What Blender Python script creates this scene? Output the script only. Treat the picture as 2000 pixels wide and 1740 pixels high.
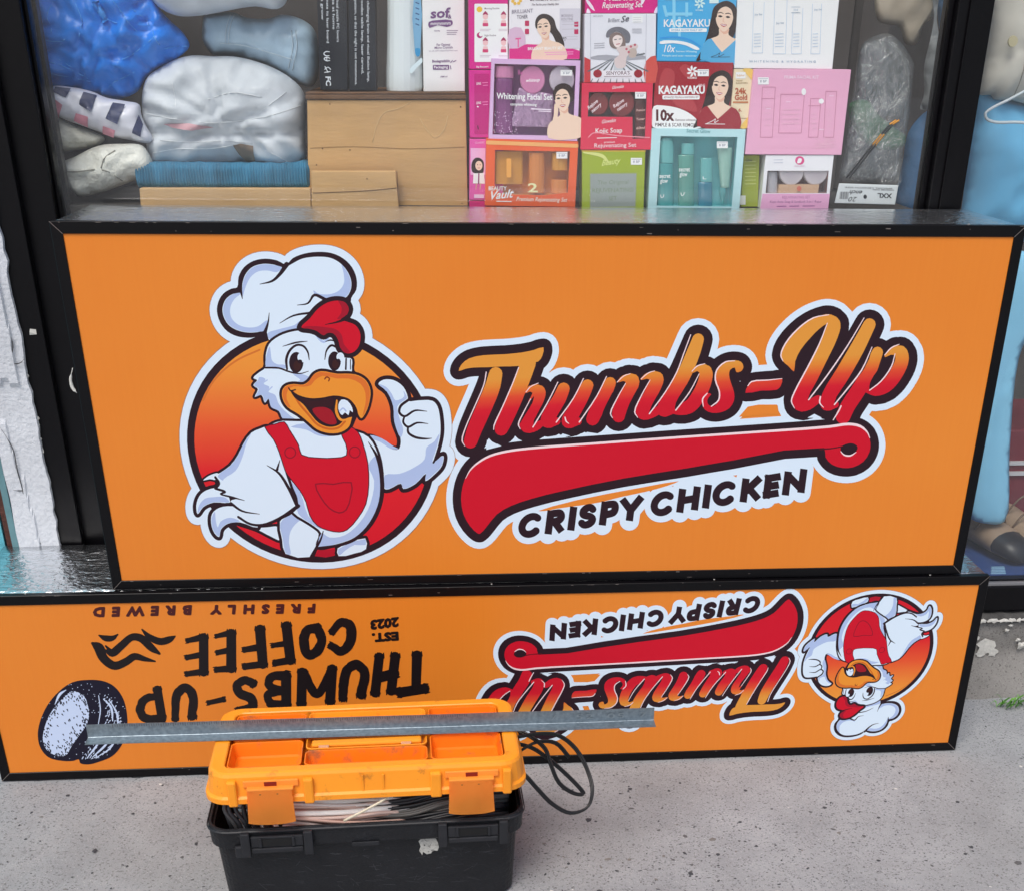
import bpy, bmesh, math, random
import numpy as np
from math import sin, cos, pi, radians, hypot, atan2, floor, sqrt
from mathutils import Vector, Matrix, Euler, noise
from mathutils.geometry import delaunay_2d_cdt

# ------------------------------------------------------------------ clear
for o in list(bpy.data.objects): bpy.data.objects.remove(o)
S = bpy.context.scene
COL = S.collection
random.seed(7)

# ------------------------------------------------------------------ camera
F, PX, PY = 2381.6, 1077.35, 1443.6            # focal length and principal point, in photo pixels (2000 x 1740, cropped)
PITCH, YAW, ROLL = .51431, .09545, .01577
CAM = Vector((.57529, -2.01696, 1.19589))
fw = Vector((sin(YAW)*cos(PITCH), cos(YAW)*cos(PITCH), -sin(PITCH)))
rt = Vector((cos(YAW), -sin(YAW), 0)); up = rt.cross(fw)
rt, up = rt*cos(ROLL)+up*sin(ROLL), up*cos(ROLL)-rt*sin(ROLL)
cd = bpy.data.cameras.new('camera'); cam = bpy.data.objects.new('camera', cd); COL.objects.link(cam)
m = Matrix.Identity(4)
for i in range(3): m[i][0], m[i][1], m[i][2], m[i][3] = rt[i], up[i], -fw[i], CAM[i]
cam.matrix_world = m
cd.sensor_fit = 'HORIZONTAL'; cd.sensor_width = 36; cd.lens = F/2000*36
cd.shift_x = (1000-PX)/2000; cd.shift_y = (PY-870)/2000
cd.clip_start = .02; cd.clip_end = 300
S.camera = cam

# ------------------------------------------------------------------ sky, sun, exposure
SUN_EL, SUN_AZ = radians(58), radians(205)      # high, soft, behind the camera and a little to the left
w = bpy.data.worlds.new('World'); S.world = w; w.use_nodes = True
nt = w.node_tree; bg = nt.nodes['Background']
sky = nt.nodes.new('ShaderNodeTexSky'); sky.sky_type = 'NISHITA'; sky.sun_disc = False
sky.sun_elevation = SUN_EL; sky.sun_rotation = SUN_AZ; sky.air_density = 1.0; sky.dust_density = 4.0; sky.ozone_density = .6
nt.links.new(sky.outputs[0], bg.inputs[0]); bg.inputs[1].default_value = .13
sd = bpy.data.lights.new('sun', 'SUN'); sd.energy = 1.5; sd.angle = radians(28); sd.color = (1, .995, .98)
so = bpy.data.objects.new('sun', sd); COL.objects.link(so)
sdir = Vector((sin(SUN_AZ)*cos(SUN_EL), cos(SUN_AZ)*cos(SUN_EL), sin(SUN_EL)))
so.rotation_euler = sdir.to_track_quat('Z', 'Y').to_euler(); so.location = sdir*20
vs = S.view_settings; vs.view_transform = 'Standard'; vs.look = 'None'; vs.gamma = 1; vs.use_curve_mapping = False
vs.exposure = 0.2
S.render.engine = 'CYCLES'
S.cycles.max_bounces = 8; S.cycles.transparent_max_bounces = 12

# ------------------------------------------------------------------ measuring: photo pixel -> point on a plane of the place
def ray(x, y): return fw + rt*((x-PX)/F) + up*((PY-y)/F)
def atY(x, y, Y):
    d = ray(x, y); return CAM + d*((Y-CAM.y)/d.y)
def atZ(x, y, Z):
    d = ray(x, y); return CAM + d*((Z-CAM.z)/d.z)

# ------------------------------------------------------------------ materials
def lin(c):
    if isinstance(c, str):
        c = c.lstrip('#'); c = [int(c[i:i+2], 16)/255 for i in (0, 2, 4)]
        c = [v/12.92 if v <= .04045 else ((v+.055)/1.055)**2.4 for v in c]
    return tuple(c[:3])+(1,)
MC = {}
def mat(col, rough=.5, metal=0, spec=.5, var=.0, vscale=8, bump=0, bscale=60, coat=0, alpha=1, sheen=0, name=None, stretch=None, darkspots=None):
    """plain procedural surface: base colour with optional noise variation and bump"""
    key = (col if isinstance(col, str) else tuple(col), rough, metal, spec, var, vscale, bump, bscale, coat, alpha, stretch, darkspots)
    if key in MC: return MC[key]
    M = bpy.data.materials.new(name or 'surface'); M.use_nodes = True; t = M.node_tree; b = t.nodes['Principled BSDF']
    c = lin(col); b.inputs['Base Color'].default_value = c; b.inputs['Roughness'].default_value = rough; b.inputs['Metallic'].default_value = metal
    b.inputs['Specular IOR Level'].default_value = spec; b.inputs['Coat Weight'].default_value = coat; b.inputs['Coat Roughness'].default_value = .12
    b.inputs['Alpha'].default_value = alpha
    if sheen: b.inputs['Sheen Weight'].default_value = sheen
    if var or bump or darkspots:
        tc = t.nodes.new('ShaderNodeTexCoord'); mp = t.nodes.new('ShaderNodeMapping'); t.links.new(tc.outputs['Object'], mp.inputs[0])
        if stretch: mp.inputs['Scale'].default_value = stretch
    last = None
    if var:
        n = t.nodes.new('ShaderNodeTexNoise'); n.inputs['Scale'].default_value = vscale; n.inputs['Detail'].default_value = 6; n.inputs['Roughness'].default_value = .62
        t.links.new(mp.outputs[0], n.inputs['Vector'])
        r = t.nodes.new('ShaderNodeValToRGB'); r.color_ramp.elements[0].position = .3; r.color_ramp.elements[1].position = .72
        r.color_ramp.elements[0].color = tuple(v*(1-var) for v in c[:3])+(1,); r.color_ramp.elements[1].color = tuple(min(1, v*(1+var)) for v in c[:3])+(1,)
        t.links.new(n.outputs['Fac'], r.inputs[0]); last = r.outputs[0]
    if darkspots:
        dcol, dsc, lo, hi = darkspots
        n = t.nodes.new('ShaderNodeTexNoise'); n.inputs['Scale'].default_value = dsc; n.inputs['Detail'].default_value = 8; n.inputs['Roughness'].default_value = .7
        t.links.new(mp.outputs[0], n.inputs['Vector'])
        r = t.nodes.new('ShaderNodeValToRGB'); r.color_ramp.elements[0].position = lo; r.color_ramp.elements[1].position = hi
        t.links.new(n.outputs['Fac'], r.inputs[0])
        mx = t.nodes.new('ShaderNodeMixRGB'); t.links.new(r.outputs[0], mx.inputs[0])
        if last: t.links.new(last, mx.inputs[1])
        else: mx.inputs[1].default_value = c
        mx.inputs[2].default_value = lin(dcol); last = mx.outputs[0]
    if last: t.links.new(last, b.inputs['Base Color'])
    if bump:
        n = t.nodes.new('ShaderNodeTexNoise'); n.inputs['Scale'].default_value = bscale; n.inputs['Detail'].default_value = 5
        t.links.new(mp.outputs[0], n.inputs['Vector'])
        bp = t.nodes.new('ShaderNodeBump'); bp.inputs['Strength'].default_value = bump; bp.inputs['Distance'].default_value = .01
        t.links.new(n.outputs['Fac'], bp.inputs['Height']); t.links.new(bp.outputs[0], b.inputs['Normal'])
    MC[key] = M; return M
def ridged(col, rough, coat, scale, dist, rotz=.5, name='plastic_film', var=.12):
    """crinkled film: sharp ridges from ridged multifractal noise, stretched along one direction"""
    key = ('ridged', col, rough, coat, scale, dist, rotz)
    if key in MC: return MC[key]
    M = mat(col, rough, spec=.5, var=var, vscale=9.0+rotz, coat=coat, name=name); MC.pop(next(k for k, q in MC.items() if q is M)); t = M.node_tree; b = t.nodes['Principled BSDF']
    tc = t.nodes.new('ShaderNodeTexCoord'); mp = t.nodes.new('ShaderNodeMapping'); mp.inputs['Rotation'].default_value = (0, rotz, 0); mp.inputs['Scale'].default_value = (.45, 1, 1.25); t.links.new(tc.outputs['Object'], mp.inputs[0])
    n = t.nodes.new('ShaderNodeTexNoise'); n.noise_type = 'RIDGED_MULTIFRACTAL'; n.inputs['Scale'].default_value = scale; n.inputs['Detail'].default_value = 3; n.inputs['Distortion'].default_value = .5; t.links.new(mp.outputs[0], n.inputs['Vector'])
    bp = t.nodes.new('ShaderNodeBump'); bp.inputs['Strength'].default_value = .8; bp.inputs['Distance'].default_value = dist; t.links.new(n.outputs['Fac'], bp.inputs['Height']); t.links.new(bp.outputs[0], b.inputs['Normal']); t.links.new(bp.outputs[0], b.inputs['Coat Normal'])
    MC[key] = M; return M
def ink(col): return mat(col, rough=.42, spec=.35, name='ink')
GRADS = {}
def grad_mat(name, stops, z0, z1, rough=.42, slope=0):
    """printed colour gradient along the object's own height"""
    if name in GRADS: return GRADS[name]
    M = bpy.data.materials.new(name); M.use_nodes = True; t = M.node_tree; b = t.nodes['Principled BSDF']
    b.inputs['Roughness'].default_value = rough; b.inputs['Specular IOR Level'].default_value = .35
    tc = t.nodes.new('ShaderNodeTexCoord'); sp = t.nodes.new('ShaderNodeSeparateXYZ'); t.links.new(tc.outputs['Object'], sp.inputs[0])
    mr = t.nodes.new('ShaderNodeMapRange'); mr.inputs['From Min'].default_value = z0; mr.inputs['From Max'].default_value = z1
    ad = t.nodes.new('ShaderNodeMath'); ad.operation = 'MULTIPLY_ADD'; ad.inputs[1].default_value = -slope
    t.links.new(sp.outputs['X'], ad.inputs[0]); t.links.new(sp.outputs['Z'], ad.inputs[2]); t.links.new(ad.outputs[0], mr.inputs['Value'])
    r = t.nodes.new('ShaderNodeValToRGB'); e = r.color_ramp.elements
    while len(e) < len(stops): e.new(.5)
    for k, (pz, c) in enumerate(stops): e[k].position = pz; e[k].color = lin(c)
    t.links.new(mr.outputs[0], r.inputs[0]); t.links.new(r.outputs[0], b.inputs['Base Color'])
    GRADS[name] = M; return M

# ------------------------------------------------------------------ objects
def tag(o, label=None, cat=None, group=None, kind=None):
    if label: o['label'] = label
    if cat: o['category'] = cat
    if group: o['group'] = group
    if kind: o['kind'] = kind
    return o
def empty(name, loc=(0, 0, 0), rot=(0, 0, 0), label=None, cat=None, group=None):
    o = bpy.data.objects.new(name, None); COL.objects.link(o); o.location = loc; o.rotation_euler = rot; o.empty_display_size = .05
    return tag(o, label, cat, group)
def link_mesh(name, me, parent=None, mats=None):
    o = bpy.data.objects.new(name, me); COL.objects.link(o); o.parent = parent
    if mats:
        for x in (mats if isinstance(mats, (list, tuple)) else [mats]): me.materials.append(x)
    return o
def mesh_py(name, v, f, mats=None, parent=None, smooth=False, mi=None):
    me = bpy.data.meshes.new(name); me.from_pydata([tuple(p) for p in v], [], f); me.update()
    o = link_mesh(name, me, parent, mats)
    if mi: me.polygons.foreach_set('material_index', mi)
    if smooth: me.polygons.foreach_set('use_smooth', [True]*len(me.polygons))
    return o
def bm_obj(name, bm, mats=None, parent=None, smooth=False):
    me = bpy.data.meshes.new(name); bmesh.ops.recalc_face_normals(bm, faces=bm.faces); bm.to_mesh(me); bm.free()
    o = link_mesh(name, me, parent, mats)
    if smooth: me.polygons.foreach_set('use_smooth', [True]*len(me.polygons))
    return o
def bm_box(bm, x0, x1, y0, y1, z0, z1, bev=0, seg=2, mi=0):
    g = bmesh.ops.create_cube(bm, size=1)
    for v in g['verts']: v.co = Vector(((x0+x1)/2+v.co.x*(x1-x0), (y0+y1)/2+v.co.y*(y1-y0), (z0+z1)/2+v.co.z*(z1-z0)))
    fs = {f for v in g['verts'] for f in v.link_faces}
    for f in fs: f.material_index = mi
    if bev:
        es = list({e for v in g['verts'] for e in v.link_edges})
        r = bmesh.ops.bevel(bm, geom=es, offset=bev, segments=seg, affect='EDGES', profile=.5)
        for f in r['faces']: f.material_index = mi
def box(name, x0, x1, y0, y1, z0, z1, M, parent=None, bev=0, seg=2, smooth=False):
    bm = bmesh.new(); bm_box(bm, x0, x1, y0, y1, z0, z1, bev, seg); return bm_obj(name, bm, M, parent, smooth)
def crom(pts, closed=False, n=4):
    """centripetal Catmull-Rom through points of any dimension"""
    if n <= 1 or len(pts) < 3: return [tuple(p) for p in pts]
    P = [tuple(p) for p in pts]; N = len(P); out = []
    rng = range(N) if closed else range(N-1)
    for i in rng:
        p1, p2 = P[i], P[(i+1) % N]
        p0 = P[(i-1) % N] if closed or i > 0 else tuple(2*a-b for a, b in zip(p1, p2))
        p3 = P[(i+2) % N] if closed or i < N-2 else tuple(2*b-a for a, b in zip(p1, p2))
        d = lambda a, b: max(1e-6, sqrt(sum((u-v)**2 for u, v in zip(a, b))))**.5
        t0 = 0; t1 = d(p0, p1); t2 = t1+d(p1, p2); t3 = t2+d(p2, p3)
        for k in range(n):
            t = t1+(t2-t1)*k/n
            L = lambda a, b, ta, tb: tuple(((tb-t)*u+(t-ta)*v)/(tb-ta) for u, v in zip(a, b))
            A1, A2, A3 = L(p0, p1, t0, t1), L(p1, p2, t1, t2), L(p2, p3, t2, t3)
            B1, B2 = L(A1, A2, t0, t2), L(A2, A3, t1, t3)
            out.append(L(B1, B2, t1, t2))
    if not closed: out.append(P[-1])
    return out
def tube(name, path, r, M, parent=None, n=6, flat=1.0, closed=False, sub=4):
    """round or flattened wire along a smoothed path"""
    P = [Vector(p[:3]) for p in crom(path, closed, sub)]; N = len(P); v = []; f = []
    nrm = None
    for i, p in enumerate(P):
        t = (P[min(i+1, N-1)]-P[max(i-1, 0)]).normalized()
        if nrm is None: nrm = t.orthogonal()
        nrm = (nrm-t*nrm.dot(t)).normalized(); b = t.cross(nrm)
        rr = r[i*len(r)//N] if isinstance(r, (list, tuple)) else r
        for k in range(n): a = 2*pi*k/n; v.append(p+nrm*(rr*cos(a))+b*(rr*flat*sin(a)))
    for i in range(N-1):
        for k in range(n): f.append((i*n+k, i*n+(k+1) % n, (i+1)*n+(k+1) % n, (i+1)*n+k))
    f.append(tuple(range(n))[::-1]); f.append(tuple((N-1)*n+k for k in range(n)))
    return mesh_py(name, v, f, M, parent, True)
def rrect(x0, x1, y0, y1, r, n=5):
    P = []
    for cx, cy, a0 in ((x1-r, y1-r, 0), (x0+r, y1-r, pi/2), (x0+r, y0+r, pi), (x1-r, y0+r, 3*pi/2)):
        for k in range(n+1): a = a0+pi/2*k/n; P.append((cx+r*cos(a), cy+r*sin(a)))
    return P
def loft(name, rings, M, parent=None, cap0=False, cap1=False, smooth=False, closed=False):
    """skin a stack of equal-length rings of 3-D points"""
    n = len(rings[0]); v = [p for r in rings for p in r]; f = []
    R = len(rings)
    for i in range(R if closed else R-1):
        j = (i+1) % R
        for k in range(n): f.append((i*n+k, i*n+(k+1) % n, j*n+(k+1) % n, j*n+k))
    if cap0: f.append(tuple(range(n))[::-1])
    if cap1: f.append(tuple((R-1)*n+k for k in range(n)))
    bm = bmesh.new(); me = bpy.data.meshes.new(name); me.from_pydata([tuple(p) for p in v], [], f); bm.from_mesh(me); bpy.data.meshes.remove(me)
    return bm_obj(name, bm, M, parent, smooth)

# ------------------------------------------------------------------ flat print: one planar arrangement, the last shape drawn wins
def ccw(P):
    a = sum(P[i-1][0]*P[i][1]-P[i][0]*P[i-1][1] for i in range(len(P)))
    return P if a > 0 else P[::-1]
def disc(x, y, r, n=10, ry=None):
    ry = ry or r; return [(x+r*cos(2*pi*k/n), y+ry*sin(2*pi*k/n)) for k in range(n)]
def strokes(pts, w, closed=False, n=4, cap=True):
    """brush stroke as convex pieces; pts (x,y) or (x,y,width)"""
    P = [p if len(p) > 2 else (p[0], p[1], w) for p in pts]
    P = crom(P, closed, n); out = []; N = len(P)
    for i in range(N if closed else N-1):
        a, b = P[i], P[(i+1) % N]; dx, dy = b[0]-a[0], b[1]-a[1]; L = hypot(dx, dy)
        if L < 1e-7: continue
        nx, ny = -dy/L/2, dx/L/2
        out.append([(a[0]+nx*a[2], a[1]+ny*a[2]), (b[0]+nx*b[2], b[1]+ny*b[2]), (b[0]-nx*b[2], b[1]-ny*b[2]), (a[0]-nx*a[2], a[1]-ny*a[2])])
    for i, p in enumerate(P):
        if (cap or 0 < i < N-1) and p[2] > 0: out.append(disc(p[0], p[1], p[2]/2*.998, 8 if p[2] < 30 else 12 if p[2] < 110 else 20))
    return out
TXC = {}
def text_tris(s, bold=0.0, spacing=1.0, shear=0.0):
    key = (s, bold, spacing, shear)
    if key in TXC: return TXC[key]
    c = bpy.data.curves.new('t', 'FONT'); c.body = s; c.size = 1; c.offset = bold; c.space_character = spacing; c.shear = shear; c.resolution_u = 2
    o = bpy.data.objects.new('t', c); me = bpy.data.meshes.new_from_object(o)
    V = [(v.co.x, v.co.y) for v in me.vertices]; T = [tuple(p.vertices) for p in me.polygons]
    bpy.data.objects.remove(o); bpy.data.meshes.remove(me); bpy.data.curves.remove(c)
    if not V: return None
    x0 = min(p[0] for p in V); x1 = max(p[0] for p in V)
    # outline edges: used by one triangle only
    ec = {}
    for t in T:
        for i in range(len(t)):
            a, b = t[i], t[(i+1) % len(t)]; ec[(min(a, b), max(a, b))] = ec.get((min(a, b), max(a, b)), 0)+1
    E = [e for e, k in ec.items() if k == 1]
    TXC[key] = (V, T, E, x0, x1); return TXC[key]
def within(V, idx, x, y):
    c = False; b = V[idx[-1]]
    for i in idx:
        a = V[i]
        if (a[1] > y) != (b[1] > y) and x < (b[0]-a[0])*(y-a[1])/(b[1]-a[1])+a[0]: c = not c
        b = a
    return c
class Art:
    def __init__(s, mp): s.mp = mp; s.L = []
    def poly(s, M, pts, n=4, grow=0):
        P = crom(pts, True, n); s.L.append((M, [P]+(strokes(P, grow*2, True, 1) if grow else [])))
    def polys(s, M, Ps): s.L.append((M, Ps))
    def line(s, M, pts, w=6, n=4, closed=False): s.L.append((M, strokes(pts, w, closed, n)))
    def rect(s, M, x0, y0, x1, y1, r=0): s.L.append((M, [rrect(min(x0, x1), max(x0, x1), min(y0, y1), max(y0, y1), r, 3) if r else [(x0, y0), (x1, y0), (x1, y1), (x0, y1)]]))
    def ell(s, M, x, y, rx, ry=None, n=20): s.L.append((M, [disc(x, y, rx, n, ry or rx)]))
    def text(s, M, txt, p0, p1, upv, bold=.015, spacing=1.0, shear=0, grow=0, fit=True, arc=0):
        """baseline from p0 to p1, cap height as vector upv (all in drawing units)"""
        d = text_tris(txt, bold, spacing, shear)
        if not d: return
        V, T, E, x0, x1 = d; k = 1/(x1-x0); cap = .682
        def q(v):
            u = (v[0]-x0)*k; h = v[1]/cap+arc*4*u*(1-u)
            return (p0[0]+(p1[0]-p0[0])*u+upv[0]*h, p0[1]+(p1[1]-p0[1])*u+upv[1]*h)
        Q = [q(v) for v in V]; ps = [[Q[i] for i in t] for t in T]
        if grow:
            ps = list(ps)
            for a, b in E: ps += strokes([Q[a], Q[b]], grow*2, n=1, cap=False)
            ps += [disc(*Q[i], grow, 8 if grow < 20 else 14) for i in sorted({e[0] for e in E} | {e[1] for e in E})]
        s.L.append((M, ps))
    def build(s, name, parent, y=0.0, flip=None):
        verts, faces, own = [], [], []; mats = []
        for M, Ps in s.L:
            if M not in mats: mats.append(M)
            k = mats.index(M)
            for P in Ps:
                if len(P) < 3: continue
                Q = ccw([s.mp(*p[:2]) for p in P]); b = len(verts)
                verts += [Vector(p) for p in Q]; faces.append(list(range(b, b+len(Q)))); own.append(k)
        r = delaunay_2d_cdt(verts, [], faces, 0, 1e-6)
        v, f, fo = r[0], r[2], r[5]
        ff, mi = [], []
        for t, o in zip(f, fo):                     # a face id counts only where the point really lies inside that outline
            if not o: continue
            cx = sum(v[i][0] for i in t)/len(t); cy = sum(v[i][1] for i in t)/len(t)
            for k in sorted(o, reverse=True):
                if within(verts, faces[k], cx, cy): ff.append(t); mi.append(own[k]); break
        return mesh_py(name, [(p[0], y, p[1]) for p in v], ff, mats, parent, mi=mi)

# ================================================================== LARGE STRUCTURE
# ------------------------------------------------------------------ pavement
def concrete(name, base, dark, light, grooves=True):
    M = bpy.data.materials.new(name); M.use_nodes = True; t = M.node_tree; b = t.nodes['Principled BSDF']; N = t.nodes.new; K = t.links.new
    b.inputs['Roughness'].default_value = .85; b.inputs['Specular IOR Level'].default_value = .25
    tc = N('ShaderNodeTexCoord')
    def noi(sc, det=6, rough=.6):
        n = N('ShaderNodeTexNoise'); n.inputs['Scale'].default_value = sc; n.inputs['Detail'].default_value = det; n.inputs['Roughness'].default_value = rough
        K(tc.outputs['Object'], n.inputs['Vector']); return n
    def ramp(src, p0, c0, p1, c1):
        r = N('ShaderNodeValToRGB'); r.color_ramp.elements[0].position = p0; r.color_ramp.elements[1].position = p1
        r.color_ramp.elements[0].color = lin(c0); r.color_ramp.elements[1].color = lin(c1); K(src, r.inputs[0]); return r.outputs[0]
    def mix(f, a, c, mode='MIX', fac=None):
        x = N('ShaderNodeMixRGB'); x.blend_type = mode
        if fac is not None: x.inputs[0].default_value = fac
        else: K(f, x.inputs[0])
        K(a, x.inputs[1])
        if isinstance(c, str): x.inputs[2].default_value = lin(c)
        else: K(c, x.inputs[2])
        return x.outputs[0]
    col = ramp(noi(5, 7, .65).outputs['Fac'], .3, base[0], .72, base[1])
    fine = noi(260, 3, .6)
    col = mix(ramp(fine.outputs['Fac'], .56, '#000000', .66, '#ffffff'), col, dark)
    col = mix(ramp(noi(420, 2).outputs['Fac'], .63, '#000000', .72, '#ffffff'), col, light)
    vo = N('ShaderNodeTexVoronoi'); vo.inputs['Scale'].default_value = 95; K(tc.outputs['Object'], vo.inputs['Vector'])
    chip = ramp(vo.outputs['Distance'], .14, '#ffffff', .2, '#000000')
    sel = ramp(vo.outputs['Color'], .62, '#000000', .66, '#ffffff')
    chips = mix(None, chip, sel, 'MULTIPLY', 1.0)
    col = mix(chips, col, dark)
    st = ramp(noi(1.7, 7, .62).outputs['Fac'], .42, '#000000', .72, '#8a8a8a')
    col = mix(st, col, '#7d7b77')
    st2 = ramp(noi(.9, 8, .7).outputs['Fac'], .5, '#000000', .68, '#606060')
    col = mix(st2, col, '#b4b4b2')
    mp2 = N('ShaderNodeMapping'); mp2.inputs['Rotation'].default_value = (0, 0, -1.17); mp2.inputs['Scale'].default_value = (.5, 9, 1); K(tc.outputs['Object'], mp2.inputs[0])
    ns = N('ShaderNodeTexNoise'); ns.inputs['Scale'].default_value = 3; ns.inputs['Detail'].default_value = 6; K(mp2.outputs[0], ns.inputs['Vector'])
    if grooves: col = mix(ramp(ns.outputs['Fac'], .56, '#000000', .75, '#5a5a5a'), col, '#77756f')       # broom and trowel streaks
    K(col, b.inputs['Base Color'])
    bp = N('ShaderNodeBump'); bp.inputs['Strength'].default_value = .55; bp.inputs['Distance'].default_value = .004
    K(noi(120, 8, .7).outputs['Fac'], bp.inputs['Height']); K(bp.outputs[0], b.inputs['Normal'])
    return M
M_pave = concrete('pavement_concrete', ('#8c8e90', '#a8aaac'), '#626365', '#c2c3c4')
# one sheet with a gentle relief and diagonal trowel grooves towards the left
v, f = [], []
xs = [-40, -12, -4, -1.5]+[-.9+.012*i for i in range(105)]+[.4+.03*i for i in range(60)]+[2.4, 4, 12, 40]
ys = [-40, -12, -4, -1.6]+[-.9+.014*i for i in range(85)]+[.32, .6]
GRV = [(-.02, .5), (.06, .45), (.115, .5), (.165, .35), (.22, .45), (-.10, .3), (-.2, .3), (.30, .2)]
for y in ys:
    for x in xs:
        z = 0
        if -1 < x < 3 and -1 < y < .3:
            z += noise.noise((x*3, y*3, 0))*.0016
            for gx, dp in GRV:
                u = x-(gx+(y+.02)*.42); z -= .010*dp*math.exp(-(u/.009)**2)*max(0, min(1, .5+1.5*noise.noise((gx*40, y*5, 2))))
        v.append((x, y, z-.0015))
nx = len(xs)
for j in range(len(ys)-1):
    for i in range(nx-1): f.append((j*nx+i, j*nx+i+1, (j+1)*nx+i+1, (j+1)*nx+i))
tag(mesh_py('pavement', v, f, M_pave, smooth=True), kind='structure')
# embedded aggregate chips: too many and too small to pick apart
v, f, mi = [], [], []
for k in range(2600):
    x = random.uniform(-.45, 2.1); y = random.uniform(-.62, .12)
    dens = .35+.65*max(0, 1-abs(x-1.0)/.75)*max(0, 1-abs(y+.33)/.28)
    if random.random() > dens: continue
    s = random.choice((.0011, .0015, .002, .0026, .0034, .0042))*random.uniform(.8, 1.35)
    if random.random() < .015: s *= 2.0
    n = random.randint(5, 7); a0 = random.uniform(0, 6.28); el = random.uniform(.35, .9); an = random.uniform(0, pi); b = len(v)
    z0 = noise.noise((x*3, y*3, 0))*.0016-.0015
    for q in range(n):
        r = s*random.uniform(.65, 1.25); a = a0+2*pi*q/n; ux, uy = r*cos(a), r*el*sin(a)
        v.append((x+ux*cos(an)-uy*sin(an), y+ux*sin(an)+uy*cos(an), z0+.0002))
    v.append((x, y, z0+.0007+s*.12))
    c = random.choice((0, 0, 0, 1, 1, 2)) if random.random() > .025 else 3
    for q in range(n): f.append((b+q, b+(q+1) % n, b+n)); mi.append(c)
tag(mesh_py('pavement_aggregate', v, f, [mat('#3f4044', .8), mat('#5b5a5b', .8), mat('#74706c', .8), mat('#c9c7c1', .7)], mi=mi),
    'small dark and pale stone chips embedded in the grey pavement', 'gravel', kind='stuff')

# ------------------------------------------------------------------ shopfront: plinth, black aluminium frame, glass, interior shell
FY = .285                                         # front plane of the window frame
shop = empty('shopfront', (.7, FY, 0), label='black framed shop window with glass panes above a chipped concrete plinth', cat='shopfront')
def W(o):                                         # world-built mesh becomes a part of the shopfront
    o.parent = shop; o.matrix_parent_inverse = Matrix.Translation((-.7, -FY, 0)); return o
M_frame = mat('#08070a', .36, spec=.22, var=.35, vscale=5, bump=.05, bscale=90, darkspots=('#17161b', 14, .64, .82), stretch=(1, 1, .4))
M_frame_in = mat('#0c0b0e', .4, spec=.4)
M_plinth = concrete('plinth_render', ('#6d6a66', '#8f8c88'), '#57544f', '#a19e98')
# plinth: rough render, splayed to the pavement
v, f = [], []; nx = 130; nz = 16
for j in range(nz+1):
    for i in range(nx+1):
        x = -.6+i*(3.4/nx); u = j/nz; z = -.02+u*.175
        y = FY+.0+(.19-FY)*max(0, 1-u*1.7)**1.3 - .012*u
        y += noise.noise((x*9, z*14, 5))*.007+noise.noise((x*30, z*40, 1))*.003
        v.append((x, y, z+(noise.noise((x*12, 3, 1))*.004 if j else 0)))
b0 = len(v)
for i in range(nx+1):
    x = -.6+i*(3.4/nx); v.append((x, FY+.2, .158))
for j in range(nz+1):
    for i in range(nx):
        a = j*(nx+1)+i; f.append((a, a+1, a+nx+2, a+nx+1))
W(mesh_py('plinth', v, f, M_plinth, smooth=True))
# flakes of old white paint on the plinth
M_flake = mat('#c9c7c0', .8, var=.15, vscale=60, bump=.3, bscale=200)
def flake(x, z, rx, rz, n=11):
    v, f = [], []; b = 0; u = (z+.02)/.175; y = FY+(.19-FY)*max(0, 1-u*1.7)**1.3-.012*u-.0065
    for q in range(n):
        a = 2*pi*q/n; k = random.uniform(.55, 1.15); v.append((x+rx*k*cos(a), y+noise.noise(((x+rx*k*cos(a))*9, (z+rz*k*sin(a))*14, 5))*.007, z+rz*k*sin(a)))
    v.append((x, y-.003, z))
    for q in range(n): f.append((b+q, b+(q+1) % n, b+n))
    W(mesh_py('paint_flake', v, f, M_flake))
for px, py, rx, rz in ((1925, 1262, .022, .018), (1905, 1245, .012, .01), (1940, 1275, .014, .01), (1968, 1232, .007, .005), (1975, 1222, .006, .004), (1998, 1262, .012, .01), (1915, 1278, .012, .007), (1990, 1250, .006, .006)):
    p = atY(px, py, FY-.02); flake(p.x, p.z, rx, rz)
# bottom rail at the right hand pane, whitish sealant bead under it
W(box('bottom_rail', 1.45, 2.6, FY-.004, FY+.045, .172, .226, M_frame, bev=.002))
W(box('glazing_bead', 1.53, 2.6, FY+.002, FY+.012, .226, .2335, mat('#9a9a9c', .4, .6), bev=.001))
v, f = [], []
for i in range(150):
    x = 1.45+i*.0077; b = len(v); yy = FY-.018+noise.noise((x*25, 7, 3))*.004; h = .0125+noise.noise((x*30, 0, 3))*.003
    v += [(x, yy, .150), (x, yy+.004, .151+h), (x, yy+.03, .153+h)]
f = [(3*i+j, 3*i+3+j, 3*i+4+j, 3*i+1+j) for i in range(149) for j in range(2)]
W(mesh_py('ledge', v, f, mat('#4a4947', .85, var=.4, vscale=30, bump=.5, bscale=80), smooth=True))
rnd = random.Random(8)
for q in range(11):
    x = 1.60+q*.021+rnd.uniform(-.007, .007); wd = rnd.uniform(.006, .019); n_ = 12; vv = []
    for i in range(n_):
        a_ = 2*pi*i/n_; k_ = rnd.uniform(.5, 1.1); vv.append((x+wd*k_*cos(a_), FY-.0205+.0015*sin(a_), .1565+rnd.uniform(-.001, .001)+.0048*k_*sin(a_)))
    W(mesh_py('paint_flake', vv+[(x, FY-.0225, .1565)], [(i, (i+1) % n_, n_) for i in range(n_)], M_flake))
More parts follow.
